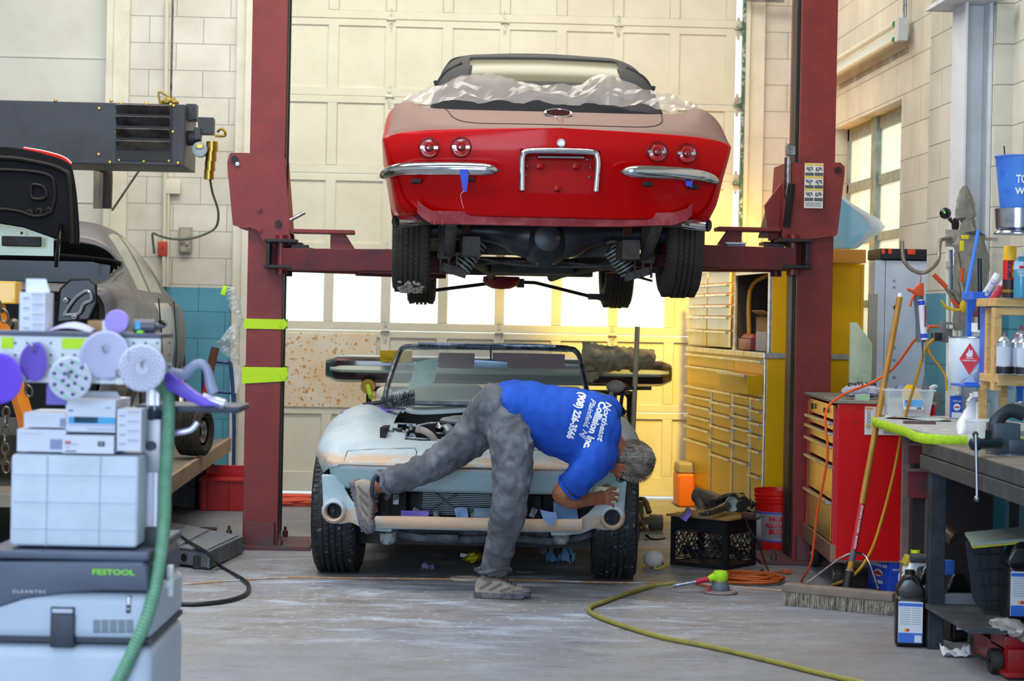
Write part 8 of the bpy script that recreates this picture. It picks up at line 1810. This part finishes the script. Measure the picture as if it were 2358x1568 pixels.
# ======================= FLOOR CLUTTER ================================================
# black milk crate with board and tools on top
ck = TH('milk_crate',(1.73,11.06,0),'black plastic milk crate standing corner-on with a board on top','crate',None,R(-38));ckm = mat('crate_black','14161a',.45)
A_ = gd(1545,1300);B_ = gd(1672,1313);C_2 = gd(1768,1293);Lc = .33;Hc = .275
ck.location = (B_.x,B_.y,0);ck.rotation_euler = (0,0,math.atan2(A_.y-B_.y,A_.x-B_.x));wA = (A_-B_).length;
cvec = C_2-B_;cross = Matrix.Rotation(-ck.rotation_euler.z,3,'Z') @ cvec;wB = .33;
def crate_side(mb,p0,p1,nrm):
 d = (p1-p0);L = d.length;d.normalize();ang = math.atan2(d.y,d.x);M3 = Matrix.Rotation(ang,3,'Z');c = lambda u,z:p0+d*u+Vector((0,0,z))
 mb.box(c(L/2,Hc-.035),(L,.008,.07),rot=M3);mb.box(c(L/2,.012),(L,.010,.024),rot=M3);mb.box(c(L/2,.05),(L,.012,.006),rot=M3);mb.box(c(L/2,.035),(L,.012,.004),rot=M3);mb.box(c(L/2,.115),(L,.010,.005),rot=M3);mb.box(c(L/2,Hc-.075),(L,.012,.006),rot=M3)
 for u in (.012,L-.012):mb.box(c(u,Hc/2),(.024,.012,Hc),rot=M3)
 for s in (-1,1):
  for k in range(-4,12):
   u0 = k*L/8;u1 = u0+s*.12;z0,z1 = .055,Hc-.08;ua,ub = u0,u1;za,zb = z0,z1
   if not (0 <= ua <= L):
    t = (max(0,min(L,ua))-ua)/(ub-ua);ua += (ub-ua)*t;za = z0+(z1-z0)*t
    if t > 1 or t < 0:continue
   if not (0 <= ub <= L):
    t = (max(0,min(L,ub))-u0)/(u1-u0);ub = u0+(u1-u0)*t;zb = z0+(z1-z0)*t
    if t > 1 or t < 0:continue
   mb.cyl(c(ua,za),c(ub,zb),.0035,n=4)
 mb.tube([c(L/2+.05*math.cos(t*PI/8)*1.1,.075+.024*math.sin(t*PI/8)) for t in range(16)],.005,n=6,closed=True);
 mb.box(c(L/2,.075)+Vector(nrm)*.008,(.09,.004,.036),rot=M3,mi=1)
cs = [Vector((0,0,0)),Vector((wA,0,0)),Vector((wA,-wB,0)),Vector((0,-wB,0))]
if cross.y > 0:cs = [Vector((0,0,0)),Vector((wA,0,0)),Vector((wA,wB,0)),Vector((0,wB,0))]
for i in range(4):
 mb = MB();inn = (cs[(i+2) % 4]-cs[i]).normalized();crate_side(mb,cs[i],cs[(i+1) % 4],inn);mb.build('side_panel',[ckm,mat('hole_black','0a0a0a',.9)],ck,smooth=False)
cc_ = sum(cs,Vector())/4;MB().box((cc_.x,cc_.y,.012),(wA,wB,.01)).build('bottom',ckm,ck,smooth=False)
def onck(name,fn,m,lab,cat,**k):
 mb = MB();fn(mb);o = mb.build(name,m,**k);o.matrix_world = ck.matrix_basis.copy();return tag(o,lab,cat)
onck('crate_board',lambda mb:mb.box((cc_.x,cc_.y,Hc+.008),(wA+.05,wB+.05,.012)),mat('board_ochre','9a7434',.7,col2='7f6a48',scale=9),'ochre wooden board lying on the black milk crate','board',bev=.002)
Tz = Hc+.016
def tl(px,py,dz=0):p = gd(px,py,Tz);p.z += dz;return p
tlm = mat('tool_metal_dull','6f7472',.35,.7,col2='44494a',scale=20)
g1 = TH('die_grinder',(0,0,0),'pneumatic cut-off tool with clear round guard on the crate board','power tool');mb = MB();mb.tube([tl(1625,1195,.03),tl(1650,1190,.035),tl(1675,1182,.045)],[(.016,.016),(.02,.02),(.024,.024)],n=14,sm=4);mb.cyl(tl(1612,1197,.03),tl(1625,1195,.03),.011,n=10);mb.build('body',tlm,g1);mb = MB();mb.lathe([(.0,-.01),(.03,-.012),(.042,-.006),(.044,.01)],tl(1684,1183,.055),(.5,-1,.1),28);mb.build('guard',mat('guard_clearish','a9b3ae',.2,.3),g1)
g2 = TH('angle_grinder',(0,0,0),'black corded angle grinder at the back of the crate board','power tool');mb = MB();mb.tube([tl(1640,1178,.05),tl(1665,1172,.06),tl(1695,1170,.065),tl(1712,1176,.055)],[(.022,.022),(.026,.026),(.026,.026),(.03,.03)],n=14,sm=4);mb.lathe([(0,-.02),(.02,-.02),(.034,-.008),(.034,.01),(.0,.01)],tl(1708,1183,.045),(.2,-1,0),24);mb.build('body',black_pl,g2)
mb = MB();mb.tube([tl(1700,1165,.07),tl(1713,1168,.075),tl(1718,1190,.02),dp(1722,1210,10.95),dp(1745,1250,10.9),gd(1762,1296,.02),gd(1772,1322,.006),gd(1768,1330,.006),gd(1750,1322,.006),gd(1755,1310,.006)],.004,n=8,sm=6);mb.build('cable',rubber,g2)
g3 = TH('air_drill',(0,0,0),'reddish pneumatic drill with splined nose at the right of the crate board','power tool');mb = MB();mb.cyl(tl(1712,1196,.022),tl(1738,1199,.022),.021,n=16);mb.cyl(tl(1738,1199,.022),tl(1748,1199,.022),.013,.016,n=12,mi=1);mb.cyl(tl(1748,1199,.022),tl(1760,1199,.022),.006,n=10,mi=1);mb.build('body',[mat('drill_brownred','5c3a3c',.5,.3),tlm],g3)
one('air_chuck',lambda mb:(mb.cyl(tl(1695,1170,.03),tl(1728,1172,.04),.024,n=14),mb.lathe([(.02,0),(.028,.01),(.0,.03)],tl(1728,1178,.04),(1,-.3,0),14)),tlm,'round silver tool body behind the drill on the crate board','power tool')
one('abrasive_sheet',lambda mb:mb.add([tl(1565,1195,.004),tl(1583,1183,.045),tl(1596,1190,.03),tl(1580,1203,.004)],[(0,1,2,3)]),pap,'purple abrasive sheet standing on the left corner of the crate board','sandpaper',solid=.001)
one('wire_brush',lambda mb:(mb.tube([tl(1592,1188,.01),tl(1600,1178,.03),tl(1610,1188,.02)],.003,n=6,sm=4)),mat('brass_wire','b8883c',.5,.5),'bent brass wire tool next to the purple sheet on the crate','hand tool')
# orange cord coil, black lead
def coil(name,cx_,cy_,rx,ry,n,m,r,lab,z0=.01,seed=0,tails=()):
 rnd = random.Random(seed);c = gd(cx_,cy_,.0);P = []
 for k in range(n*14):
  t = 2*PI*k/14;w = .72+.28*rnd.random()*((k//14) % 3+1)/3;P.append(Vector((c.x+rx*w*math.cos(t)+.03*math.sin(k*.31),c.y+ry*w*math.sin(t)+.03*math.cos(k*.23),z0+.004*(k//14)+.004*rnd.random())))
 mb = MB();mb.tube(P,r,n=6,sm=2)
 for tl_ in tails:mb.tube([gd(x,y,z) for x,y,z in tl_],r,n=6,sm=6)
 return tag(mb.build(name,m),lab,'cord')
coil('extension_cord',1722,1340,.19,.17,8,mat('cord_rust_orange','b4551c',.6),.006,'rust orange extension cord coiled on the floor in front of the milk crate',seed=3,tails=([(1690,1325,.02),(1740,1322,.02),(1790,1318,.012),(1812,1316,.015)],[(1640,1352,.01),(1610,1345,.01),(1590,1338,.01)]))
one('cord_plug',lambda mb:mb.box(gd(1812,1316,.015),(.05,.03,.025)),mat('cord_rust_orange','b4551c',.6),'orange plug end of the coiled extension cord','plug',bev=.004)
coil('extension_cord',686,1160,.36,.24,9,mat('cord_salmon','dc5a3c',.6),.009,'salmon orange cord heaped on the floor by the garage door behind the left column',seed=5)
# yellow air hose with lime sander
hs_ = mat('hose_yellow_green','868238',.6,col2='77743c',scale=12)
cord2('air_hose',[F_(1556,1341,.035),F_(1530,1345,.025),F_(1500,1350,.014),F_(1440,1368,.012),F_(1385,1388,.012),F_(1360,1398,.012),F_(1362,1412,.012),F_(1420,1436,.012),F_(1520,1466,.012),F_(1640,1490,.012),F_(1760,1518,.012),F_(1880,1548,.012),F_(2000,1575,.012)],.011,hs_,'dusty yellow air hose snaking across the front of the floor','hose')
fs = TH('palm_sander',gd(1658,1366),'lime green air sander with grey pad lying on the floor at the hose end','sander');Q = lambda x,y,d=10.1:dp(x,y,d)-fs.location
mb = MB();mb.lathe([(0,0),(.080,.0),(.088,.006),(.086,.014),(.05,.016)],n=40);mb.build('pad',mat('pad_putty','8b8078',.8),fs)
mb = MB();mb.lathe([(.048,.016),(.050,.03),(.040,.05),(.036,.058)],n=32);mb.lathe([(.036,.056),(.038,.062),(.034,.066)],n=32,mi=1);mb.build('skirt',[mat('skirt_slate','5a6270',.5),chrome],fs)
mb = MB();mb.lathe([(.034,.064),(.040,.075),(.041,.10),(.032,.114),(.012,.118),(0,.118)],n=32);mb.tube([(-.02,0,.085),(-.045,-.005,.08),(-.062,-.008,.072)],[(.024,.024),(.020,.018),(.015,.015)],n=12,sm=4);mb.build('grip',mat('sander_lime','a3d818',.6),fs)
mb = MB();mb.tube([(-.06,-.008,.072),(-.10,-.01,.065),(-.125,-.012,.058)],.0135,n=14,sm=3);mb.build('inlet_sleeve',mat('sleeve_crimson','b3203c',.45),fs)
mb = MB();mb.tube([(-.125,-.012,.058),(-.17,-.01,.05),(-.24,.0,.035)],[(.010,.010),(.009,.009),(.010,.010)],n=12,sm=3);mb.build('coupler',mat('coupler_steel','8a90a0',.3,.6,col2='5a6278',scale=60),fs)
mb = MB();mb.tube([(-.06,-.02,.03),(-.07,-.03,.015),(-.05,-.05,.012)],.006,n=8,sm=3);mb.build('lever',mat('sleeve_crimson','b3203c',.45),fs)
# respirator mask
mk = TH('dust_mask',gd(1505,1308),'white cup dust mask with yellow straps on the floor by the right front wheel','dust mask');mb = MB();M_ = Matrix.Rotation(.5,3,'X');mb.ball((0,0,.05),(.06,.05,.048),n=28,M_=M_);mb.build('cup',mat('mask_white','d2cfc8',.8),mk);mb = MB();mb.tube([(.03,-.035,.055),(.055,-.03,.02)],[(.005,.002)]*2,n=6);mb.build('nose_clip',dark,mk)
mb = MB();mb.tube([(-.055,-.02,.03),(-.065,-.03,.004)],.005,n=6);mb.tube([(.01,-.045,.02),(.0,-.05,.004),(.03,-.052,.006),(.05,-.04,.012),(.07,-.02,.03)],.005,n=6,sm=4);mb.build('strap',mat('strap_yellow','c8b40e',.6),mk)
# bucket
bx_ = TH('paint_bucket',gd(1790,1268),'red and white five gallon bucket half hidden behind the right lift column','bucket');bred = mat('bucket_red','d0140e',.35)
mb = MB();mb.lathe([(0,0),(.128,0),(.132,.01),(.148,.36),(.150,.375),(.146,.375),(.128,.02)],n=48);
for z in (.30,.32,.345):mb.lathe([(.146,z-.006),(.153,z),(.146,z+.006)],n=48)
mb.build('pail',bred,bx_);mb = MB();mb.lathe([(.1360,.065),(.1455,.245)],n=48);mb.build('label_grey',mat('bucket_grey','8c8a92',.5),bx_);mb = MB();mb.lathe([(.1368,.085),(.1455,.228)],n=48,ang=PI*.62,up=(0,-1,0));o = mb.build('label_white',mat('bucket_white','d3ccd0',.5),bx_);o.rotation_euler = (0,0,-PI*.81)
for z in (.07,.238):MB().lathe([(.1367+.0255*(z-.065)/.18*.38,z-.004),(.1375+.0255*(z-.065)/.18*.38,z+.004)],n=48).build('stripe',blue_pl,bx_)
for t_,z,h_ in (('HOMER',.19,.03),('ALL-PURPOSE',.152,.028),('BUCKET',.112,.032)):curved(bx_,t_,.1455 if z > .18 else .1435 if z > .14 else .1420,z,.20 if 'ALL' in t_ else .15,h_,-.03,bred,.05)
curved(bx_,'5 Gallons',.1405,.095,.07,.010,-.03,mat('print_black','222228',.8))
# orange cooler / toolbox far by the door
oc = TH('orange_cooler',gd(1592,1168),'orange chest with grey lid on the floor by the garage door and yellow cabinet','cooler');MB().box((0,.12,.125),(.21,.30,.25),taper=1.05).build('chest',mat('cooler_orange','e8760e',.45),oc,bev=.03,seg=3);MB().box((-.02,.12,.29),(.18,.28,.08),taper=.9).build('lid',mat('cooler_lid','8f8878',.5),oc,bev=.02,seg=3)
pj = one('silver_jack_part',lambda mb:(mb.tube([dp(1605,1140,12.2),dp(1640,1150,12.1),dp(1670,1160,12.0)],[(.05,.05),(.045,.045),(.04,.04)],n=16,sm=3),mb.tube([dp(1612,1150,12.15),dp(1618,1180,12.1),dp(1640,1195,12.05)],.035,n=12,sm=3),mb.cyl(gd(1650,1225,0),gd(1650,1225,.15),.05,n=12)),mat('cast_taupe','7c7264',.45,.5,col2='5b5348',scale=14),'taupe cast metal drive part on the floor behind the milk crate','metal part')
# floor jack behind the right wheel
fj = TH('floor_jack',gd(1490,1222),'olive trolley jack standing behind the right front wheel of the grey car','jack');jm = mat('jack_olive','77704f',.5,.3,col2='5e583f',scale=10)
mb = MB();mb.box((-.06,.3,.07),(.20,.70,.05));mb.box((-.08,.1,.13),(.10,.30,.10));mb.tube([(-.08,.15,.17),(-.02,.05,.20),(.01,-.02,.12)],.02,n=8,sm=3);mb.box((-.06,.0,.17),(.06,.08,.05));mb.build('body',jm,fj,smooth=False,bev=.004)
mb = MB();mb.cyl((.02,0,.055),(.10,0,.055),.053,n=28);mb.cyl((.012,0,.055),(.022,0,.055),.045,n=20,mi=1);mb.build('wheel',[mat('jack_wheel','716a5c',.6),mat('hub_blue','2848a8',.5)],fj)
one('wheel_spinner',lambda mb:mb.lathe([(0,.03),(.04,.025),(.11,.0),(.115,-.01)],(0,0,0),ax=(1,0,0),n=24),chrome,'bright chrome hub cap showing beyond the right front tyre','hub cap').location = dp(1458,1215,11.0)+Vector((.02,0,0))
# tall pole leaning / standing behind the man
one('wooden_pole',lambda mb:mb.tube([gd(1450,1180,.01),dp(1457,1010,12.6),dp(1468,752,12.6)],.016,n=12),mat('pole_grey_wood','c0b08e',.6,col2='a8977a',scale=6,stretch=(4,4,1)),'tall weathered wooden pole upright behind the bending mechanic','pole')
dg = TH('sanding_lamp',dp(1420,900,12.6),'grey and black shop tool hanging on the stand behind the mechanic','hand tool');Q = L_(dg)
mb = MB();mb.ball(Q(1418,890,12.6),(.06,.04,.04),n=18);mb.tube([Q(1405,912,12.6),Q(1412,898,12.6)],.014,n=8);mb.build('head',mat('tool_head_grey','a3a19a',.4),dg);mb = MB();mb.tube([Q(1416,925,12.6),Q(1418,905,12.6),Q(1430,895,12.6),Q(1500,894,12.6)],.012,n=10,sm=4);mb.tube([Q(1434,900,12.6),Q(1430,930,12.6),Q(1432,960,12.6)],.012,n=8);crumple(mb,[Q(1425,930,12.6),Q(1432,945,12.6),Q(1428,965,12.6)],[.01,.03,.01],seed=5);mb.build('bracket',black_pl,dg)
# floor scraps
def scrap(px,py,w,h_,m,lab,cat,seed,up=.03,name='paper_scrap'):
 c = gd(px,py);mb = MB();mb.grid(lambda u,v:c+Vector(((u-.5)*w,(v-.5)*h_,.004+up*abs(noise.noise(Vector((u*2.5+seed,v*2.5,seed))))*1.6)),10,8);return tag(mb.build(name,m,solid=.001),lab,cat)
one('work_glove',lambda mb:crumple(mb,[gd(1068,1288,.02),gd(1085,1285,.05),gd(1100,1280,.05),gd(1112,1284,.03)],[.01,.035,.045,.02],n=14,seed=8,amp=.35),mat('glove_yellow','b8a510',.8,col2='9a8a10',scale=16),'yellow work glove crumpled under the grey car','glove')
one('glove_tag',lambda mb:mb.box(gd(1071,1279,.04),(.055,.004,.02),rot=Matrix.Rotation(.1,3,'Y')),white_paper,'small white label tag on the yellow glove','label')
scrap(985,1312,.07,.05,mat('scrap_lilac','8d86b4',.8),'lilac paper scrap on the dusty floor left of the standing leg','paper',1);scrap(1290,1298,.16,.10,mat('towel_blue_dust','6f9cc4',.8),'blue paper towel crumpled on the floor under the right end of the car','paper towel',4,.09,'paper_towel');scrap(1262,1280,.14,.10,mat('paper_grey_dust','7c7c82',.8),'grey crumpled paper behind the blue towel beneath the car','paper',6,.10)
one('flat_disc_scrap',lambda mb:mb.lathe([(0,.006),(.05,.005),(.055,.0)],gd(1210,1316),n=24),mat('disc_grey_blue','7a8894',.8),'grey used sanding disc flat on the floor right of the standing leg','sanding disc')
tr_ = one('tape_ring',lambda mb:mb.tube([gd(1072,1336)+Vector((.075*math.cos(t*PI/14),.06*math.sin(t*PI/14),.008)) for t in range(28)],.009,n=8,closed=True),mat('ring_tan','b5a391',.6),'tan rubber ring on the floor behind the standing shoe','ring')
one('black_rubber_strip',lambda mb:mb.tube([gd(1488,1232,.03),gd(1494,1238,.006),gd(1510,1242,.004),gd(1530,1239,.004)],[(.012,.004)]*4,n=6,sm=4),rubber,'short black curved rubber strip on the floor behind the wheel','strip')
cord2('extension_cord',[F_(395,1348,.004),F_(500,1340,.004),F_(640,1331,.004),F_(800,1331,.004),F_(1000,1333,.004),F_(1180,1335,.004),F_(1400,1341,.004),F_(1580,1343,.004),F_(1700,1352,.004),F_(1800,1360,.004)],.005,mat('cord_dusty_orange','b07f4e',.7,col2='b3b7be',scale=9),'thin dusty orange cord lying straight across the floor before the car')
# resin can
ra = gd(1998,1352);rb_ = gd(2048,1366);rg = TH('resin_can',rb_,'blue fibreglass resin can with a red car badge on the floor by the broom','can',None,math.atan2((rb_-ra).y,(rb_-ra).x));rw = (rb_-ra).length;rbm = mat('resin_blue','1f4ac0',.35,coat=.2)
mb = MB();mb.box((-rw/2,.05,.092),(rw,.10,.182));mb.build('can_body',rbm,rg,smooth=False,bev=.005);mb = MB();mb.box((-rw/2,.05,.186),(rw,.10,.006));mb.tube([(-.02,.05,.19),(-.02,.05,.205),(-.09,.05,.205),(-.09,.05,.19)],[(.004,.008)]*4,n=6,sm=2);mb.build('rim',alu,rg);MB().cyl((-rw+.03,.03,.19),(-rw+.03,.03,.212),.014,n=18).build('cap',white_pl,rg)
mb = MB();mb.prism([(.042*math.cos(t*PI/16),.019*math.sin(t*PI/16)) for t in range(32)],.001,Matrix.Translation((-rw/2,-.001,.092)) @ Matrix.Rotation(PI/2,4,'X'));mb.prism([(-.038,-.008),(-.038,0),(-.03,.004),(-.016,.005),(-.008,.013),(.006,.012),(.012,.003),(.034,0),(.038,-.006),(.03,-.012),(-.03,-.010)],.0018,Matrix.Translation((-rw/2,-.001,.092)) @ Matrix.Rotation(PI/2,4,'X'),1);mb.build('car_badge',[white_pl,mat('badge_red','c9202c',.5)],rg,smooth=False)
label_text(rg,'FIBERGLASS',(-rw/2,-.002,.133),rw*.78,.018,white_paper,rot=(PI/2,0,0),bold=.03);label_text(rg,'RESIN',(-rw/2,-.002,.045),rw*.38,.018,white_paper,rot=(PI/2,0,0),bold=.03);label_text(rg,'FIBERGLASS RESIN',(.001,.05,.12),.07,.010,white_paper,rot=(PI/2,0,PI/2));MB().lathe([(0,-.001),(.010,-.001)],(-rw+.03,-.001,.163),(0,1,0),6).build('emblem',white_pl,rg)
# jugs
jb = mat('jug_black','121316',.3,coat=.2)
def jug(p,s,lab,m=jb,cap=None,face='l',rz=0,group='black oil jugs around the workbench leg',name='oil_jug'):
 o = empty(name,p,rz,lab,'jug',group);w,d,h_ = .115*s,.19*s,.27*s;mb = MB();mb.box((0,0,h_*.36),(w,d,h_*.72));mb.build('jug_body',m,o,bev=.022*s,seg=4)
 mb = MB();mb.prism([(-w/2*.95,0),(w/2*.95,0),(w/2*.9,h_*.14),(w*.1,h_*.27),(-w*.25,h_*.27),(-w/2*.95,h_*.1)],d*.55,Matrix.Translation((0,d*.28,h_*.70)) @ Matrix.Rotation(PI/2,4,'X'));mb.build('shoulder',m,o,bev=.012*s,seg=3)
 mb = MB();mb.tube([(-w*.42,-d*.2,h_*.74),(-w*.2,-d*.22,h_*.95),(w*.15,-d*.22,h_*.97),(w*.40,-d*.2,h_*.76)],.010*s,n=10,sm=4);mb.build('handle',m,o);MB().cyl((w*.0,d*.25,h_*.93),(0,d*.25,h_*1.04),.02*s,n=18).build('cap',cap or m,o);return o,w,d,h_
lbw = mat('jug_label_white','ccd2dc',.5);lbb = mat('jug_label_blue','2f66c8',.5);
def jlabel(o,w,d,h_,k=.8):
 mb = MB();y = -d/2-.002;mb.box((0,y,h_*.36),(w*k,.003,h_*.58));mb.box((0,y-.002,h_*.14),(w*k*.98,.002,h_*.14),mi=1);mb.box((0,y-.002,h_*.61),(w*k*.98,.002,h_*.045),mi=1)
 for q in range(8):mb.box((-w*k*.22,y-.002,h_*(.56-.032*q)),(w*k*.42,.001,.0014),mi=2);mb.box((w*k*.24,y-.002,h_*(.56-.032*q)),(w*k*.36,.001,.0014),mi=2)
 mb.box((w*k*.32,y-.003,h_*.13),(w*k*.28,.002,h_*.10));mb.box((-w*k*.2,y-.003,h_*.25),(w*k*.1,.002,h_*.04),mi=3);mb.box((-w*k*.1,y-.003,h_*.25),(w*k*.1,.002,h_*.04),mi=4);mb.build('label',[lbw,lbb,mat('label_ink','77736c',.7),yellow_pt,fl],o,smooth=False)
j1 = jug(gd(2105,1490)+Vector((0,.09,0)),1.12,'black jug with white and blue label in front of the workbench leg',rz=R(-12));jlabel(*j1)
j2 = jug(gd(2205,1478)+Vector((0,.10,0)),1.08,'black jug with red striped label between the bench leg and caster',rz=R(18));mb = MB();mb.box((-.03,-.106,.13),(.03,.003,.15));mb.box((-.03,-.108,.10),(.03,.003,.06),mi=1);mb.build('label',[white_pl,mat('jug_label_red','9c1830',.5)],j2[0],smooth=False)
p = gd(2176,1470)+Vector((0,.35,0));jug(p,1.05,'black jug hidden mostly behind the workbench leg',rz=.2)
bj = dp(2345,1425,8.2);bj.z = dp(2345,1422,8.2).z;j3 = jug(bj,1.15,'big black jug with blue label at the right edge on the lower bench shelf',rz=R(-4));jlabel(*j3,k=.9)
p = gd(2118,1440)+Vector((0,.05,0));jug(p,1.2,'white jug with lime cap behind the black jugs by the bench leg',white_pl,mat('cap_lime','c6d41a',.5),group=None,name='white_jug')
p = gd(2190,1420);p = Vector((p.x,p.y+.1,0));jug(p,1.25,'red fuel jug standing behind the workbench stretcher',mat('jug_red','b8141c',.4),group=None,name='red_jug')
one('bench_shelf',lambda mb:mb.box((2.50,8.15,bj.z-.012),(.62,.7,.02)),wbm,'low steel shelf plate between the workbench legs','shelf',smooth=False)
# black basket with taped board, red jack, caster, scrap
kb = TH('black_basket',dp(2262,1330,8.35),'black ribbed plastic basket tilted under the lime striped board','basket');Q = L_(kb)
for dd in (0,.22):
 P = [Q(x,y,8.3+dd) for x,y in ((2222,1245),(2312,1240),(2300,1408),(2268,1412),(2240,1380))];mb = MB();mb.prism([(p.x,p.z) for p in P],.01,Matrix.Translation((0,P[0].y,0)) @ Matrix.Rotation(PI/2,4,'X'))
 for yy in (1275,1310,1345,1380,1392,1400):a_,b_ = Q(2240+(yy-1275)*.2,yy,8.3+dd),Q(2306-(yy-1275)*.05,yy,8.3+dd);mb.cyl(a_+Vector((0,-.012,0)),b_+Vector((0,-.012,0)),.004,n=6)
 for xx in (2245,2275,2304):mb.cyl(Q(xx,1250,8.3+dd)+Vector((0,-.012,0)),Q(xx+(0 if xx > 2250 else 24),1400,8.3+dd)+Vector((0,-.012,0)),.004,n=6)
 mb.build('side_panel',mat('basket_black','20242c',.5),kb,smooth=False)
o = one('striped_board',lambda mb:[mb.add([dp(2222,1232,8.45),dp(2365,1218,8.45),dp(2365,1246,8.15),dp(2240,1258,8.15)],[(0,1,2,3)]),mb.add([dp(2235,1250,8.2)+Vector((0,0,.003)),dp(2365,1238,8.2)+Vector((0,0,.003)),dp(2365,1246,8.15)+Vector((0,0,.003)),dp(2240,1258,8.15)+Vector((0,0,.003))],[(0,1,2,3)],1)],[mat('board_grey_green','8d9a92',.6),mat('edge_lime_orange','b5b41c',.6,col2='c07c1c',scale=20)],'grey board with lime and orange edge lying over the black basket','board',solid=.012,smooth=False)
one('bronze_pipe',lambda mb:mb.cyl(dp(2170,1215,8.8),dp(2200,1240,8.75),.035,n=16),mat('pipe_bronze','5c4c3a',.35,.7),'bronze pipe end stored under the bench behind the front leg','pipe')
one('blue_tin',lambda mb:mb.box(dp(2182,1318,8.9),(.05,.05,.11)),lbb,'slim blue tin standing under the workbench right of the front leg','tin',bev=.003)
one('paint_roller',lambda mb:(mb.cyl(dp(2096,1285,9.2),dp(2130,1285,9.2),.022,n=14),mb.cyl(dp(2130,1285,9.2),dp(2145,1285,9.2),.006,n=8)),mat('roller_grey','40444a',.7),'dark grey paint roller lying beneath the side cabinet drawers','roller')
one('yellow_block',lambda mb:mb.box(dp(2110,1300,9.3),(.13,.12,.05),rot=Matrix.Rotation(.45,3,'Y')),mat('block_mustard','a08a2c',.7),'mustard yellow block leaning under the side cabinet','block',bev=.005)
cw = TH('loose_caster',gd(2248,1503),'swivel caster wheel of the trolley beside the paper scrap','caster');mb = MB();mb.lathe([(.02,-.016),(.046,-.016),(.050,-.008),(.050,.008),(.046,.016),(.02,.016)],(0,0,.050),(1,.3,0),28);mb.lathe([(0,-.018),(.024,-.018),(.024,.018),(0,.018)],(0,0,.05),(1,.3,0),20,mi=1);mb.build('wheel',[mat('caster_tyre','5a544e',.6),steel],cw);mb = MB();mb.tube([(0,-.02,.05),(.012,-.02,.09),(.02,0,.115)],[(.012,.004)]*3,n=8,sm=3);mb.lathe([(0,0),(.035,0),(.035,.012),(0,.012)],(.02,0,.115),n=20);mb.build('fork',steel,cw)
scrap(2200,1512,.12,.06,mat('scrap_white','c4c4c8',.7),'torn white paper scrap beside the caster at the bench foot','paper',9,.05)
rj = TH('red_floor_jack',gd(2330,1548),'red trolley jack partly cut by the lower right corner of the photo','jack');mb = MB();mb.box((.02,.1,.07),(.16,.5,.09));mb.box((.0,.0,.13),(.12,.2,.06));mb.box((-.02,-.13,.02),(.12,.12,.02));mb.tube([(-.06,-.1,.12),(-.02,-.08,.08),(.06,-.08,.05)],.01,n=8,sm=3);mb.build('body',mat('jack_red','8c1418',.35,col2='6a1014',scale=9),rj,bev=.008)
mb = MB();mb.lathe([(.01,-.02),(.048,-.02),(.052,0),(.048,.02),(.01,.02)],(-.085,-.05,.055),(1,0,0),24);mb.build('wheel',rubber,rj)
one('film_wad',lambda mb:crumple(mb,[dp(2285,1432,8.0),dp(2310,1438,7.95),dp(2345,1450,7.9),dp(2370,1470,7.9)],[.02,.045,.05,.04],n=16,seed=14,amp=.3),mat('film_grey','a8a4a0',.25,alpha=.7),'grey plastic film wad lying over the red jack','plastic film')
# things on the right lift arm
aq = oy(1697,580,YR_)
one('white_tub',lambda mb:(rect(mb,1676,563,1718,581,11.45,.10),rect(mb,1673,557,1720,563,11.44,.12,1)),[mat('tub_pale_blue','9fb0de',.6),white_pl],'small white lidded tub standing on the right lift arm','tub',bev=.003)
one('plaster_lump',lambda mb:crumple(mb,[dp(1642,576,11.5),dp(1655,572,11.5),dp(1672,574,11.5)],[.02,.035,.02],n=12,seed=3,amp=.3),mat('lump_grey','a9a69a',.8),'grey crumpled rag on the right lift arm beside the white tub','rag')
one('cardboard_piece',lambda mb:mb.prism([(0,0),(.22,.0),(.24,.14),(.04,.16)],.02,Matrix.Translation(dp(1745,548,11.6)) @ Matrix.Rotation(PI/2,4,'X')),mat('cardboard_dark','8a6a50',.8),'brown cardboard piece tucked behind the right lift carriage','cardboard')
one('upper_bracket',lambda mb:mb.box(oy(1760,-4,15.2),(.3,.05,.05)),steel,'grey steel bracket at the top edge above the wall','bracket')
